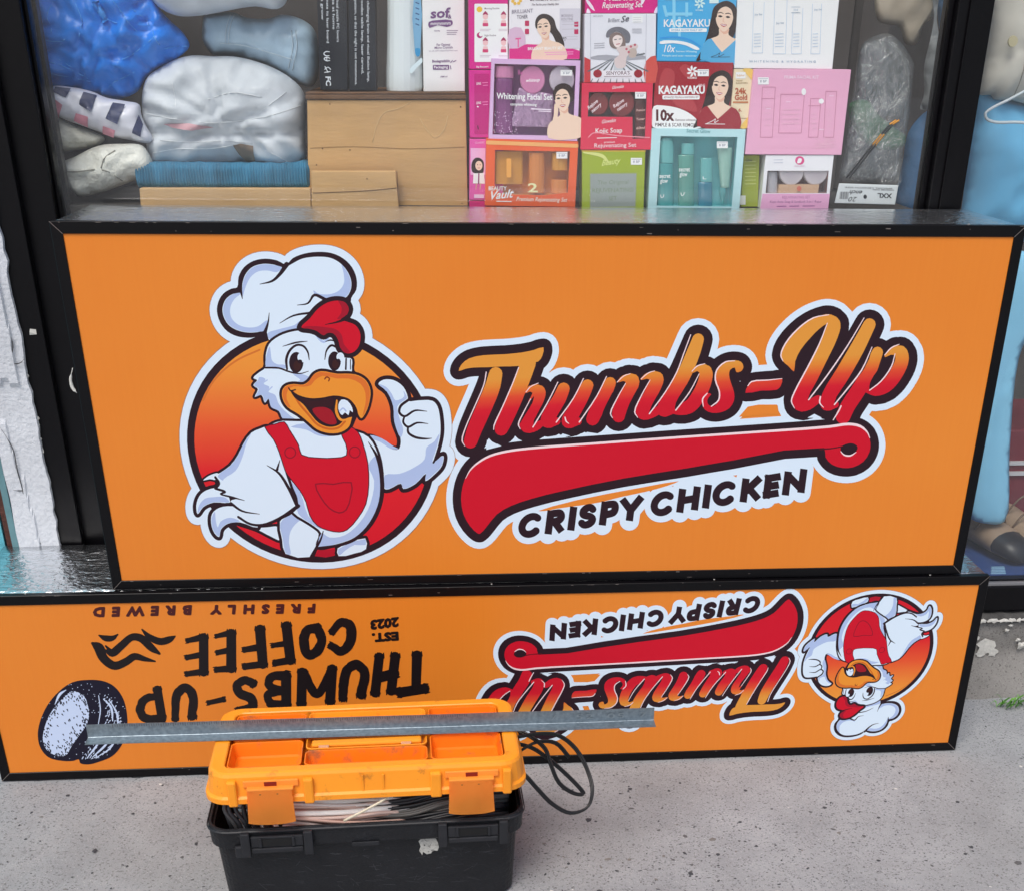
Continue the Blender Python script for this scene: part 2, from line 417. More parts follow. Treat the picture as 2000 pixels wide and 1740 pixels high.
# posts: left jamb, right mullion
def post(x0, x1, z0, z1, name='mullion'):
    bm = bmesh.new(); w_ = x1-x0
    bm_box(bm, x0, x1, FY-.002, FY+.05, z0, z1, .0025)
    bm_box(bm, x0+w_*.30, x0+w_*.335, FY-.0075, FY-.003, z0, z1, .001)
    bm_box(bm, x0-.010, x0-.0005, FY+.016, FY+.046, z0, z1, .001)
    bm_box(bm, x1+.0005, x1+.006, FY+.016, FY+.046, z0, z1, .001)
    return W(bm_obj(name, bm, M_frame))
post(1.457, 1.519, .2335, 2.6)
post(-.160, -.062, .15, 2.6, 'jamb')
# jamb face is stepped: outer strip with torn paint edge
W(box('jamb_strip', -.1535, -.112, FY-.022, FY-.0035, .1, 2.6, M_frame, bev=.002))
W(box('jamb_reveal', -.1165, -.052, FY+.0525, FY+.075, .1, 2.6, M_frame_in, bev=.001))
W(box('head_rail', -.2, 2.6, FY-.003, FY+.05, 2.605, 2.7, M_frame, bev=.002))
W(box('sill_rail', -.0595, 1.444, FY+.001, FY+.05, .86, .925, M_frame, bev=.002))
W(box('lower_panel', -.0595, 1.444, FY+.02, FY+.03, .16, .857, M_frame_in))
W(box('upper_wall', -3, 4, FY-.01, FY+.4, 2.705, 4.2, mat('#8d8f90', .8, var=.1, vscale=4)))
# clear glass, thin: mostly transparent with a Fresnel gloss
Mg = bpy.data.materials.new('window_glass'); Mg.use_nodes = True; t = Mg.node_tree; t.nodes.remove(t.nodes['Principled BSDF'])
tr = t.nodes.new('ShaderNodeBsdfTransparent'); gl = t.nodes.new('ShaderNodeBsdfGlossy'); gl.inputs['Roughness'].default_value = .015
tr.inputs[0].default_value = (.95, .97, .965, 1)
ge = t.nodes.new('ShaderNodeNewGeometry'); ma = t.nodes.new('ShaderNodeMath'); ma.operation = 'MULTIPLY_ADD'; ma.inputs[1].default_value = 1/1.5-1.5; ma.inputs[2].default_value = 1.5
fr = t.nodes.new('ShaderNodeFresnel'); t.links.new(ge.outputs['Backfacing'], ma.inputs[0]); t.links.new(ma.outputs[0], fr.inputs[0]); mx = t.nodes.new('ShaderNodeMixShader')
t.links.new(fr.outputs[0], mx.inputs[0]); t.links.new(tr.outputs[0], mx.inputs[1]); t.links.new(gl.outputs[0], mx.inputs[2]); du = t.nodes.new('ShaderNodeBsdfDiffuse'); du.inputs[0].default_value = (.8, .82, .84, 1); dn = t.nodes.new('ShaderNodeTexNoise'); dn.inputs['Scale'].default_value = 3.5; dn.inputs['Detail'].default_value = 7; dn.inputs['Roughness'].default_value = .65
tc = t.nodes.new('ShaderNodeTexCoord'); mpd = t.nodes.new('ShaderNodeMapping'); mpd.inputs['Scale'].default_value = (1.6, 1, .5); t.links.new(tc.outputs['Object'], mpd.inputs[0]); t.links.new(mpd.outputs[0], dn.inputs['Vector'])
mrd = t.nodes.new('ShaderNodeMapRange'); mrd.inputs['From Min'].default_value = .35; mrd.inputs['From Max'].default_value = .75; mrd.inputs['To Min'].default_value = .018; mrd.inputs['To Max'].default_value = .075; t.links.new(dn.outputs['Fac'], mrd.inputs['Value'])
mxd = t.nodes.new('ShaderNodeMixShader'); t.links.new(mrd.outputs[0], mxd.inputs[0]); t.links.new(mx.outputs[0], mxd.inputs[1]); t.links.new(du.outputs[0], mxd.inputs[2])     # patchy pale veil: reflected street haze painted into the glass
t.links.new(mxd.outputs[0], t.nodes['Material Output'].inputs[0])
def pane(x0, x1, z0, z1, y):
    return W(mesh_py('pane', [(x0, y, z0), (x1, y, z0), (x1, y, z1), (x0, y, z1)], [(0, 1, 2, 3)], Mg))
pane(-.064, 1.459, .92, 2.61, FY+.028); pane(1.517, 2.6, .2295, 2.61, FY+.028)
# interior shell
M_int = mat('#5d5855', .8, var=.25, vscale=3)
M_int_dark = mat('#4b4543', .8, var=.3, vscale=5)
W(box('back_wall', -.5, 2.7, 1.35, 1.4, .1, 2.7, M_int))
W(box('side_wall', -.3, -.18, FY+.08, 1.349, .1, 2.7, M_int)); W(box('side_wall', 2.65, 2.75, FY+.06, 1.349, .1, 2.7, M_int))
W(box('ceiling', -.3, 2.7, FY+.06, 1.35, 2.71, 2.76, mat('#8a8886', .8)))
W(box('display_floor', -.17, 1.455, FY+.055, 1.34, .90, .9495, mat('#4a4642', .6, var=.2, vscale=6)))
W(box('shop_floor', 1.46, 2.64, FY+.055, 1.34, .15, .2295, mat('#27344f', .5, var=.3, vscale=7)))
W(box('partition', 1.40, 1.456, .62, 1.34, .955, 2.69, M_int_dark))

# ------------------------------------------------------------------ whitewashed pillar left of the window, teal wall beyond
def rough_wall(name, x0, x1, y, z0, z1, M, amp, thick, label, cat, nx=24, nz=120, ragged=0, seed=1):
    v, f = [], []
    for j in range(nz+1):
        for i in range(nx+1):
            u = i/nx; z = z0+(z1-z0)*j/nz; x = x0+(x1-x0)*u
            if i == nx: x += ragged*(noise.noise((z*14, seed, 1))+.6*noise.noise((z*50, seed, 2)))
            if i == 0: x += ragged*.5*noise.noise((z*12, seed, 5))
            yy = y+amp*(noise.noise((x*22, z*14, seed))+.6*noise.noise((x*70, z*55, seed+3)))
            # broken plaster layer: a raised coat whose edge wanders
            if cat == 'pillar':
                e = x0+.030+.018*noise.noise((z*6, 1.7, 2))+.006*noise.noise((z*40, .7, 4))+(.008 if z < .5 else 0)
                yy -= (.0035 if x < e and z < .60 else 0)
                if z+.008*noise.noise((x*40, 0, 0)) > .668 and x < -.166+.003*noise.noise((z*30, 3, 0)): yy -= .006
            v.append((x, yy, z))
    n = nx+1
    for j in range(nz):
        for i in range(nx): f.append((j*n+i, j*n+i+1, (j+1)*n+i+1, (j+1)*n+i))
    b = len(v); back = []
    for j in range(nz+1): v.append((v[j*n+nx][0], y+thick, v[j*n+nx][2]))
    for j in range(nz): f.append((j*n+nx, b+j, b+j+1, (j+1)*n+nx))
    b2 = len(v)
    for j in range(nz+1): v.append((v[j*n][0], y+thick, v[j*n][2]))
    for j in range(nz): f.append((j*n, (j+1)*n, b2+j+1, b2+j))
    return tag(mesh_py(name, v, f, M, smooth=False), label, cat)
M_white = mat('#c6cad0', .85, var=.10, vscale=14, bump=.35, bscale=150, darkspots=('#85868a', 26, .66, .78))
rough_wall('pillar', -.225, -.1505, FY-.032, 0, 2.75, M_white, .0011, .12, 'rough whitewashed pillar with cracked plaster left of the black window frame', 'pillar', nx=40, nz=300, ragged=.006)
M_teal = mat('#5fb4c4', .7, var=.22, vscale=10, bump=.3, bscale=120, darkspots=('#8fc6cc', 20, .55, .75))
tw = empty('teal_wall', (-.6, FY-.03, 0), label='pale teal painted wall with a rusty strip at the left edge of the photo', cat='wall')
def T(o): o.parent = tw; o.matrix_parent_inverse = Matrix.Translation((.6, -FY+.03, 0)); return o
T(box('wall_face', -3, -.256, FY-.02, FY+.1, 0, 2.75, M_teal)); T(box('edge_trim', -.2378, -.2263, FY-.034, FY+.08, 0, 2.75, mat('#5c8289', .7, var=.2, vscale=18)))
T(box('rusty_strip', -.2493, -.2383, FY-.0275, FY+.08, 0, 2.75, mat('#4d2b22', .8, var=.35, vscale=20, bump=.4, bscale=90)))
T(box('joint', -.2553, -.2498, FY-.012, FY+.08, 0, 2.75, mat('#14161a', .8)))

pil = bpy.data.objects['pillar']
for P in ([(2, 838), (14, 856), (27, 882), (33, 915), (42, 948), (47, 975), (46, 988)], [(26, 957), (38, 958), (47, 958), (53, 966)], [(2, 706), (16, 705), (28, 711), (40, 709), (47, 702)], [(50, 1020), (58, 1032), (66, 1042), (72, 1052), (80, 1062)], [(46, 1038), (56, 1044), (64, 1036)], [(22, 660), (25, 675), (24, 690)]):
    o = tube('crack', [atY(x, y, FY-.0335 if x > 44 else FY-.0368) for x, y in P], [.0003, .0009, .0011, .0008, .0004], mat('#3d3c3e', .9), None, 5); o.parent = pil
# scraps stuck to the black jamb
pc = [atY(x, y, FY-.024) for x, y in ((142, 719), (138, 742), (142, 758), (150, 768))]
tag(tube('plastic_scrap', pc, [.0008, .0028, .0034, .0030, .0009], mat('#d3d2cc', .5), None, 6, .4), 'curved white plastic scrap stuck to the black jamb beside the upper sign', 'scrap')
p = atY(64, 649, FY-.0225); tag(mesh_py('paper_scrap', [(p.x-.006, p.y-.0005, p.z-.005), (p.x+.006, p.y-.0005, p.z-.004), (p.x+.0065, p.y-.001, p.z+.0045), (p.x-.0035, p.y-.001, p.z+.0055), (p.x-.005, p.y-.002, p.z)], [(0, 1, 2, 3, 4)], mat('#c3c2bc', .7)), 'small torn whitish paper scrap high on the black jamb strip', 'scrap')
rnd = random.Random(31)
for q in range(16):
    y_ = 690+q*24+rnd.uniform(-8, 8); p = atY((y_-437)*.18+rnd.uniform(-1, 6), y_, FY-.0235); n_ = 7; vv = []; s_ = rnd.uniform(.002, .006)*(1.5 if 880 < y_ < 1010 else .8)
    for i in range(n_): a_ = 2*pi*i/n_; k_ = rnd.uniform(.4, 1.2); vv.append((p.x+s_*.6*k_*cos(a_), p.y-.0006, p.z+s_*1.4*k_*sin(a_)))
    W(mesh_py('paint_flake', vv, [tuple(range(n_))], M_flake))
# ------------------------------------------------------------------ street side: ground carries on; low far row of buildings is left to the sky

# ================================================================== THE TWO LIGHTBOX SIGNS
M_black = mat('#070609', .36, spec=.25, var=.3, vscale=9, darkspots=('#16151a', 30, .66, .82))
M_edge = mat('#a9a5a4', .4, .5)
# thin rolled sheet metal, rippled so its reflections break up
M_sheet = bpy.data.materials.new('rippled_sheet_metal'); M_sheet.use_nodes = True; t = M_sheet.node_tree; b = t.nodes['Principled BSDF']
b.inputs['Metallic'].default_value = 1; b.inputs['Roughness'].default_value = .22; b.inputs['Base Color'].default_value = (.90, .92, .94, 1)
tc = t.nodes.new('ShaderNodeTexCoord'); mp = t.nodes.new('ShaderNodeMapping'); mp.inputs['Scale'].default_value = (1, 1.5, 1); t.links.new(tc.outputs['Object'], mp.inputs[0])
n1 = t.nodes.new('ShaderNodeTexNoise'); n1.inputs['Scale'].default_value = 26; n1.inputs['Detail'].default_value = 4; n1.inputs['Distortion'].default_value = .8; t.links.new(mp.outputs[0], n1.inputs['Vector'])
n2 = t.nodes.new('ShaderNodeTexNoise'); n2.inputs['Scale'].default_value = 62; n2.inputs['Detail'].default_value = 3; n2.inputs['Distortion'].default_value = .6; t.links.new(mp.outputs[0], n2.inputs['Vector'])
b1 = t.nodes.new('ShaderNodeBump'); b1.inputs['Strength'].default_value = .3; b1.inputs['Distance'].default_value = .012; t.links.new(n1.outputs['Fac'], b1.inputs['Height'])
b2 = t.nodes.new('ShaderNodeBump'); b2.inputs['Strength'].default_value = .9; b2.inputs['Distance'].default_value = .0045; t.links.new(n2.outputs['Fac'], b2.inputs['Height']); t.links.new(b1.outputs[0], b2.inputs['Normal'])
t.links.new(b2.outputs[0], b.inputs['Normal'])
# printed flex face: even orange with faint vertical weave
M_face = bpy.data.materials.new('orange_flex_face'); M_face.use_nodes = True; t = M_face.node_tree; b = t.nodes['Principled BSDF']
b.inputs['Roughness'].default_value = .3; b.inputs['Specular IOR Level'].default_value = .45
tc = t.nodes.new('ShaderNodeTexCoord'); mp = t.nodes.new('ShaderNodeMapping'); mp.inputs['Scale'].default_value = (60, 1, 2.2); t.links.new(tc.outputs['Object'], mp.inputs[0])
n1 = t.nodes.new('ShaderNodeTexNoise'); n1.inputs['Scale'].default_value = 3.0; n1.inputs['Detail'].default_value = 4; t.links.new(mp.outputs[0], n1.inputs['Vector'])
n2 = t.nodes.new('ShaderNodeTexNoise'); n2.inputs['Scale'].default_value = 2.2; n2.inputs['Detail'].default_value = 2; t.links.new(tc.outputs['Object'], n2.inputs['Vector'])
r1 = t.nodes.new('ShaderNodeValToRGB'); r1.color_ramp.elements[0].position = .3; r1.color_ramp.elements[1].position = .7
r1.color_ramp.elements[0].color = lin('#e38229'); r1.color_ramp.elements[1].color = lin('#e6872c'); t.links.new(n1.outputs['Fac'], r1.inputs[0])
r2 = t.nodes.new('ShaderNodeValToRGB'); r2.color_ramp.elements[0].position = .3; r2.color_ramp.elements[1].position = .75
r2.color_ramp.elements[0].color = lin('#e27d24'); r2.color_ramp.elements[1].color = lin('#e88b31'); t.links.new(n2.outputs['Fac'], r2.inputs[0])
mxr = t.nodes.new('ShaderNodeMixRGB'); mxr.inputs[0].default_value = .5; t.links.new(r1.outputs[0], mxr.inputs[1]); t.links.new(r2.outputs[0], mxr.inputs[2]); t.links.new(mxr.outputs[0], b.inputs['Base Color'])
bp = t.nodes.new('ShaderNodeBump'); bp.inputs['Strength'].default_value = .12; bp.inputs['Distance'].default_value = .01; t.links.new(n2.outputs['Fac'], bp.inputs['Height']); t.links.new(bp.outputs[0], b.inputs['Normal'])

M_seam = mat('#8e8580', .4, .4)
def lightbox(loc, rot, x0, x1, H, D, label):
    root = empty('lightbox_sign', loc, rot, label, 'sign', 'orange lightbox signs stacked in front of the window')
    fwid, th, ret = .0165, .0022, .011
    # folded sheet-metal case, slightly buckled on top
    nx, ny = 60, 8; v, f = [], []
    X0, X1 = x0+.0012, x1-.0012
    for j in range(ny+1):
        for i in range(nx+1):
            u, w_ = i/nx, j/ny; k = min(1, 4*min(u, 1-u)*3)*sin(pi*w_)
            v.append((X0+(X1-X0)*u, .004+(D-.004)*w_, H-.0012+k*(.0010*noise.noise((u*11, w_*2, 3))-.0012)))
    for j in range(ny):
        for i in range(nx): a = j*(nx+1)+i; f.append((a, a+1, a+nx+2, a+nx+1))
    o = len(v); v += [(X0, .004, .0012), (X1, .004, .0012), (X1, D, .0012), (X0, D, .0012)]
    tl, tr_, bl, br = 0, nx, ny*(nx+1), ny*(nx+1)+nx
    f += [(o+1, o, o+3, o+2), tuple([o, o+1]+[nx-i for i in range(nx+1)]), tuple([o+3]+[bl+i for i in range(nx+1)]+[o+2])]
    f += [tuple([o]+[j*(nx+1) for j in range(ny+1)]+[o+3]), tuple([o+1, o+2]+[j*(nx+1)+nx for j in range(ny, -1, -1)])]
    case = mesh_py('case', v, f, M_sheet, root, smooth=False)
    for p in case.data.polygons[:nx*ny]: p.use_smooth = True
    # mitred angle rails: front flange plus a return over the case
    def rail(a, b, inx, iny, outn):
        A, B, C, Dd = a, b, inx, iny           # outer a->b, inner b'->a'
        ox, oz = outn
        y0, y1 = -th, .0035
        vs_ = [(A[0], y0, A[1]), (B[0], y0, B[1]), (C[0], y0, C[1]), (Dd[0], y0, Dd[1]), (A[0], y1, A[1]), (B[0], y1, B[1]), (C[0], y1, C[1]), (Dd[0], y1, Dd[1])]
        fs_ = [(0, 1, 2, 3), (4, 7, 6, 5), (0, 4, 5, 1), (1, 5, 6, 2), (2, 6, 7, 3), (3, 7, 4, 0)]
        bb = 8; t2 = .0016                      # return flange, proud of the case
        A2, B2 = (A[0]-ox*t2, A[1]-oz*t2), (B[0]-ox*t2, B[1]-oz*t2)
        if oz: k1, k2 = (A2[0], A2[1]), (B2[0], B2[1])
        vs_ += [(A[0], y1, A[1]), (B[0], y1, B[1]), (B[0], ret, B[1]), (A[0], ret, A[1]), (A2[0], y1, A2[1]), (B2[0], y1, B2[1]), (B2[0], ret, B2[1]), (A2[0], ret, A2[1])]
        fs_ += [tuple(q+bb for q in g) for g in ((0, 1, 2, 3), (4, 7, 6, 5), (3, 2, 6, 7), (0, 3, 7, 4), (1, 5, 6, 2))]
        me = bpy.data.meshes.new('r'); me.from_pydata(vs_, [], fs_); bm = bmesh.new(); bm.from_mesh(me); bpy.data.meshes.remove(me)
        bmesh.ops.bevel(bm, geom=[e for e in bm.edges if all(abs(q.co.y-y0) < 1e-6 for q in e.verts)], offset=.0006, segments=1, affect='EDGES')
        return bm_obj('frame_rail', bm, M_black, root)
    g = .0004; ox0, ox1, oz0, oz1 = x0-.0005, x1+.0005, -.0, H+.0008
    ix0, ix1, iz0, iz1 = x0+fwid, x1-fwid, fwid, H-fwid
    rail((ox0+g, oz1), (ox1-g, oz1), (ix1-g, iz1), (ix0+g, iz1), (0, 1))
    rail((ox1-g, oz0), (ox0+g, oz0), (ix0+g, iz0), (ix1-g, iz0), (0, -1))
    rail((ox0, oz0+g), (ox0, oz1-g), (ix0, iz1-g), (ix0, iz0+g), (-1, 0))
    rail((ox1, oz1-g), (ox1, oz0+g), (ix1, iz0+g), (ix1, iz1-g), (1, 0))
    for (sx, sz), (ex, ez) in (((ox1, oz1), (ix1, iz1)), ((ox0, oz1), (ix0, iz1)), ((ox0, oz0), (ix0, iz0)), ((ox1, oz0), (ix1, iz0))):
        dx, dz = ez-sz, -(ex-sx); k_ = .00035/hypot(dx, dz); mesh_py('mitre_seam', [(sx+dx*k_, -th-.00015, sz+dz*k_), (sx-dx*k_, -th-.00015, sz-dz*k_), (ex-dx*k_, -th-.00015, ez-dz*k_), (ex+dx*k_, -th-.00015, ez+dz*k_)], [(0, 1, 2, 3)], M_seam, root)
    rs = random.Random(int(H*1000)); vs2, fs2 = [], []
    for q in range(46):                              # bright nicks along the rail edges
        L_ = rs.uniform(.001, .009); w_ = rs.uniform(.0002, .0005); b_ = len(vs2); top = rs.random() < .6
        xx = rs.uniform(ox0+.01, ox1-.01); zz = (oz1 if top else oz0+fwid)-rs.choice((.0009, .0009, rs.uniform(.001, fwid-.002)))
        vs2 += [(xx, -th-.0002, zz-w_), (xx+L_, -th-.0002, zz-w_+rs.uniform(-.0004, .0004)), (xx+L_, -th-.0002, zz+w_), (xx, -th-.0002, zz+w_)]; fs2.append((b_, b_+1, b_+2, b_+3))
    nk = mesh_py('edge_nicks', vs2, fs2, M_seam, root); nk['kind'] = 'stuff'
    # rivets on the top return
    for k in range(5):
        xx = x0+(x1-x0)*(.06+.22*k); bm = bmesh.new(); bmesh.ops.create_uvsphere(bm, u_segments=8, v_segments=5, radius=.0022)
        for q in bm.verts: q.co = Vector((xx+q.co.x, .0075+q.co.y, H+.0012+q.co.z*.5))
        bm_obj('rivet', bm, mat('#b8b6b2', .35, .9), root, True)
    mesh_py('face_panel', [(ix0-.004, 0, iz0-.004), (ix1+.004, 0, iz0-.004), (ix1+.004, 0, iz1+.004), (ix0-.004, 0, iz1+.004)], [(0, 1, 2, 3)], M_face, root)
    return root
HL, HU = .36668, .59184
U_LOC, U_ROT = (0, .0179, HL+.0018), (-.0036, 0, -.00382)
signU = lightbox(U_LOC, U_ROT, 0, 1.52, HU, .2506, 'large orange lightbox sign, upright chicken emblem and big script lettering, resting on the lower sign')
signL = lightbox((0, 0, .0), (-.0044, 0, 0), -.256, 1.5716, HL, .2527, 'long low orange lightbox sign turned upside down, standing on the pavement behind the toolbox')
def on_plane(loc, rot):
    R = Euler(rot).to_matrix(); o = Vector(loc); ax, ay, az = R.col[0], R.col[1], R.col[2]
    def g(x, y):
        d = ray(x, y); s = (o-CAM).dot(ay)/d.dot(ay); q = CAM+d*s-o; return (q.dot(ax), q.dot(az))
    return g
onU, onL = on_plane(U_LOC, U_ROT), on_plane((0, 0, 0), (-.0044, 0, 0))
Z1 = lambda x, y: onU(340+x/2.636, 460+y/2.636)
Z2 = lambda x, y: onU(860+x/3.346, 560+y/3.346)
DK, WH, SH, RED, RD2, ORA = ink('#26101c'), ink('#d9eaf9'), ink('#acc0e6'), ink('#cb0526'), ink('#a00a28'), ink('#e8922f')
G_disc = grad_mat('emblem_gradient', [(0, '#cf0d28'), (.42, '#d81c26'), (.62, '#e2552c'), (.86, '#e98f35'), (1, '#ea9a38')], .045, .425)
G_txt = None
# ---- emblem: roundel with a cartoon hen in chef's hat and red dungarees (traced at 2.636x, origin 340,460)
def emblem(parent):
    A = Art(Z1)
    circ = lambda k: [(0, 0)]
    # roundel outline as a true circle on the sign, brought back to drawing units through samples
    def ring(dr, n=72):
        out = []
        for q in range(n):
            a = 2*pi*q/n; out.append((.3626+(.2045+dr)*cos(a), .2402+(.1973+dr)*sin(a)))
        return out
    hat_o = [(452, 520), (400, 528), (330, 522), (275, 496), (238, 450), (221, 395), (227, 345), (254, 300), (296, 275), (325, 268), (332, 215), (360, 165), (410, 132), (470, 121), (530, 130), (577, 150), (612, 118), (670, 95), (740, 86), (810, 92), (870, 119), (916, 165), (940, 225), (938, 282), (912, 325), (900, 420), (700, 560), (480, 560)]
    comb = [(655, 474), (700, 428), (740, 380), (790, 347), (840, 337), (880, 346), (899, 378), (890, 408), (858, 432), (895, 447), (932, 462), (956, 497), (959, 540), (946, 580), (916, 605), (882, 606), (856, 580), (845, 540), (822, 507), (792, 502), (770, 515), (735, 493), (700, 482)]
    arm_r = [(1000, 1040), (1060, 1062), (1118, 1098), (1155, 1100), (1166, 1075), (1165, 1040), (1136, 960), (1130, 880), (1098, 805), (1052, 765), (1078, 744), (1130, 746), (1180, 780), (1203, 832), (1205, 853), (1260, 850), (1330, 852), (1356, 880), (1370, 950), (1371, 1020), (1357, 1090), (1337, 1165), (1386, 1130), (1380, 1182), (1342, 1227), (1294, 1262), (1296, 1225), (1242, 1277), (1180, 1302), (1168, 1275), (1110, 1302), (1084, 1302), (1080, 1220), (1050, 1120)]
    fea1 = [(240, 1300), (165, 1310), (130, 1340), (114, 1390), (122, 1432), (150, 1396), (205, 1372), (290, 1372)]
    fea2 = [(300, 1392), (232, 1400), (196, 1430), (191, 1480), (208, 1530), (232, 1550), (241, 1512), (275, 1482), (340, 1474), (430, 1500), (420, 1430)]
    fea3 = [(150, 1258), (185, 1232), (228, 1222), (215, 1255), (185, 1252)]
    arm_l = [(490, 984), (440, 996), (398, 1016), (358, 1070), (328, 1130), (288, 1184), (240, 1218), (212, 1240), (228, 1275), (212, 1300), (262, 1318), (240, 1326), (330, 1352), (296, 1360), (290, 1378), (345, 1412), (320, 1420), (330, 1445), (380, 1478), (450, 1484), (540, 1450), (628, 1392), (600, 1300), (560, 1180), (520, 1060)]
    head = [(490, 560), (540, 520), (600, 498), (660, 490), (720, 495), (770, 526), (800, 512), (830, 530), (850, 590), (890, 626), (916, 640), (916, 700), (950, 740), (900, 1000), (860, 1000), (650, 990), (562, 948), (540, 905), (500, 884), (486, 842), (468, 862), (450, 822), (416, 832), (432, 792), (408, 772), (428, 746), (408, 735), (438, 706), (470, 682), (472, 620)]
    sil = [hat_o]
    def silh(M, g, dr, ext):
        Ps = []
        for P, gg in ((hat_o, g), (comb, g+24), (arm_r, g+20), (fea1, g+18), (fea2, g+18), (fea3, g+10)):
            Q = crom(P, True, 3); Ps.append(Q)
            if gg: Ps += strokes(Q, gg*2, True, 1)
        A.L.append((M, Ps)); A.L.append(('ring', M, dr))
    silh(ink('#9a7a72'), 40, .0128, 0); silh(WH, 37.5, .0118, 0); silh(DK, 0, 0, 0)
    A.L.append(('ring', G_disc, -.0118))
    # thin shaded inner lip of the roundel
    A.line(ink('#d2702c'), [(150, 850), (190, 770), (250, 700), (330, 640), (440, 590)], 10)
    # hat
    hat_w = [(490, 540), (472, 492), (430, 499), (380, 501), (325, 489), (280, 461), (254, 415), (250, 372), (268, 328), (305, 302), (346, 297), (352, 250), (366, 205), (400, 166), (455, 148), (515, 152), (566, 168), (606, 148), (660, 121), (740, 111), (808, 118), (860, 148), (897, 195), (913, 245), (906, 290), (882, 322), (800, 338), (740, 378), (690, 428), (650, 478), (600, 488), (550, 505), (505, 532)]
    A.poly(WH, hat_w)
    A.poly(SH, [(346, 298), (310, 330), (290, 372), (293, 420), (322, 455), (370, 474), (430, 470), (480, 438), (474, 488), (430, 497), (380, 499), (327, 487), (283, 460), (257, 415), (253, 372), (270, 329), (306, 303)])
    A.poly(SH, [(352, 318), (354, 252), (368, 207), (402, 168), (456, 150), (515, 154), (558, 168), (530, 190), (480, 182), (432, 187), (394, 216), (370, 262)])
    A.poly(SH, [(862, 150), (895, 196), (911, 245), (904, 289), (880, 320), (800, 334), (728, 312), (718, 284), (742, 300), (800, 304), (850, 284), (875, 245), (873, 196)])
    A.poly(SH, [(491, 536), (482, 505), (540, 484), (620, 462), (648, 440), (700, 400), (735, 378), (690, 428), (650, 476), (600, 486), (550, 503), (505, 530)])
    for q in ([(580, 150, 26), (545, 200, 18), (505, 236, 12), (442, 252, 3)], [(338, 262, 20), (346, 296, 12), (352, 328, 3)], [(490, 400, 3), (484, 450, 9), (468, 500, 20)], [(634, 360, 3), (690, 350, 9), (722, 308, 14), (780, 332, 18)], [(544, 453, 3), (615, 414, 9), (725, 397, 13)]):
        A.line(DK, q)
    # head, cheek feathers
    A.poly(DK, head, 3, 13); A.poly(WH, head, 3)
    A.poly(SH, [(474, 676), (476, 620), (492, 574), (498, 606), (505, 645), (530, 664), (570, 668), (586, 688), (530, 690)])
    A.poly(SH, [(440, 730), (470, 740), (462, 765), (490, 780), (486, 805), (520, 822), (540, 870), (600, 930), (690, 990), (600, 980), (562, 948), (540, 905), (500, 884), (486, 842), (468, 858), (452, 822), (420, 830), (436, 792), (412, 772), (432, 746)])
    A.poly(WH, [(432, 712), (480, 715), (520, 740), (540, 800), (552, 850), (620, 930), (700, 985), (720, 940), (640, 700), (520, 690)])
    A.line(SH, [(450, 765), (480, 745)], 6); A.line(SH, [(470, 815), (505, 780)], 6); A.line(SH, [(720, 500), (770, 550), (800, 520)], 12)
    A.poly(SH, [(600, 700), (660, 715), (700, 735), (680, 762), (620, 760), (650, 745), (620, 722)])
    # comb
    A.poly(DK, comb, 3, 24); A.poly(RED, comb, 3)
    A.poly(RD2, [(660, 473), (735, 492), (770, 514), (792, 501), (822, 506), (845, 540), (856, 580), (882, 605), (905, 602), (874, 560), (862, 512), (832, 484), (782, 474), (720, 468)])
    A.poly(RD2, [(845, 338), (880, 347), (898, 378), (889, 407), (858, 430), (840, 432), (860, 400), (862, 370)])
    A.line(DK, [(778, 460, 3), (836, 448, 10), (900, 425, 18)])
    # eyes
    for q in ([(582, 690, 10), (578, 640, 14), (594, 596, 13), (630, 566, 12), (664, 570, 11), (688, 600, 9), (696, 642, 4)], [(776, 640, 4), (786, 592, 9), (810, 567, 12), (838, 578, 10)], [(560, 572, 3), (630, 552, 9), (686, 546, 3)], [(780, 548, 3), (805, 540, 8), (830, 546, 6)], [(470, 682, 10), (540, 684, 9), (598, 704, 9), (650, 712, 6), (692, 700, 3)], [(886, 636, 9), (884, 690, 9)], [(908, 640, 5), (908, 690, 5)]):
        A.line(DK, q)
    A.ell(DK, 629, 655, 37, 54); A.ell(ink('#3a1a1a'), 634, 672, 20, 26); A.ell(WH, 660, 628, 25, 26); A.ell(DK, 648, 650, 12, 10)
    A.ell(DK, 826, 648, 33, 50); A.ell(ink('#3a1a1a'), 830, 664, 17, 23); A.ell(WH, 856, 626, 20, 22); A.ell(DK, 846, 645, 10, 9)
    # body, arms, legs
    A.poly(DK, arm_r, 3, 20); A.poly(WH, arm_r, 3)
    A.poly(SH, [(1300, 1090), (1290, 1150), (1240, 1190), (1160, 1225), (1085, 1232), (1086, 1300), (1110, 1300), (1168, 1273), (1180, 1300), (1242, 1275), (1296, 1222), (1294, 1258), (1340, 1225), (1378, 1180), (1383, 1134), (1330, 1170), (1352, 1090), (1366, 1020), (1340, 1060)], 3)
    A.poly(SH, [(1050, 766), (1096, 806), (1128, 880), (1134, 960), (1166, 1040), (1180, 1000), (1160, 940), (1150, 880), (1185, 850), (1200, 838), (1180, 800), (1185, 830), (1140, 850), (1120, 815), (1090, 780)], 3)
    A.poly(SH, [(1000, 1040), (1060, 1062), (1118, 1098), (1155, 1098), (1130, 1085), (1070, 1045), (1010, 1028)], 3)
    for q in ([(1206, 848, 14), (1166, 880, 14), (1160, 912, 13), (1186, 932, 12), (1240, 902, 10), (1302, 906, 3)], [(1186, 932, 10), (1180, 962, 11), (1204, 986, 12), (1250, 965, 10), (1308, 969, 3)], [(1204, 986, 10), (1206, 1015, 12), (1240, 1038, 13), (1290, 1046, 10), (1326, 1044, 3)], [(1335, 1168, 10), (1360, 1130, 16), (1392, 1124, 18)]):
        A.line(DK, q)
    tail = [(330, 1478), (440, 1502), (548, 1500), (548, 1566), (500, 1548), (430, 1512)]
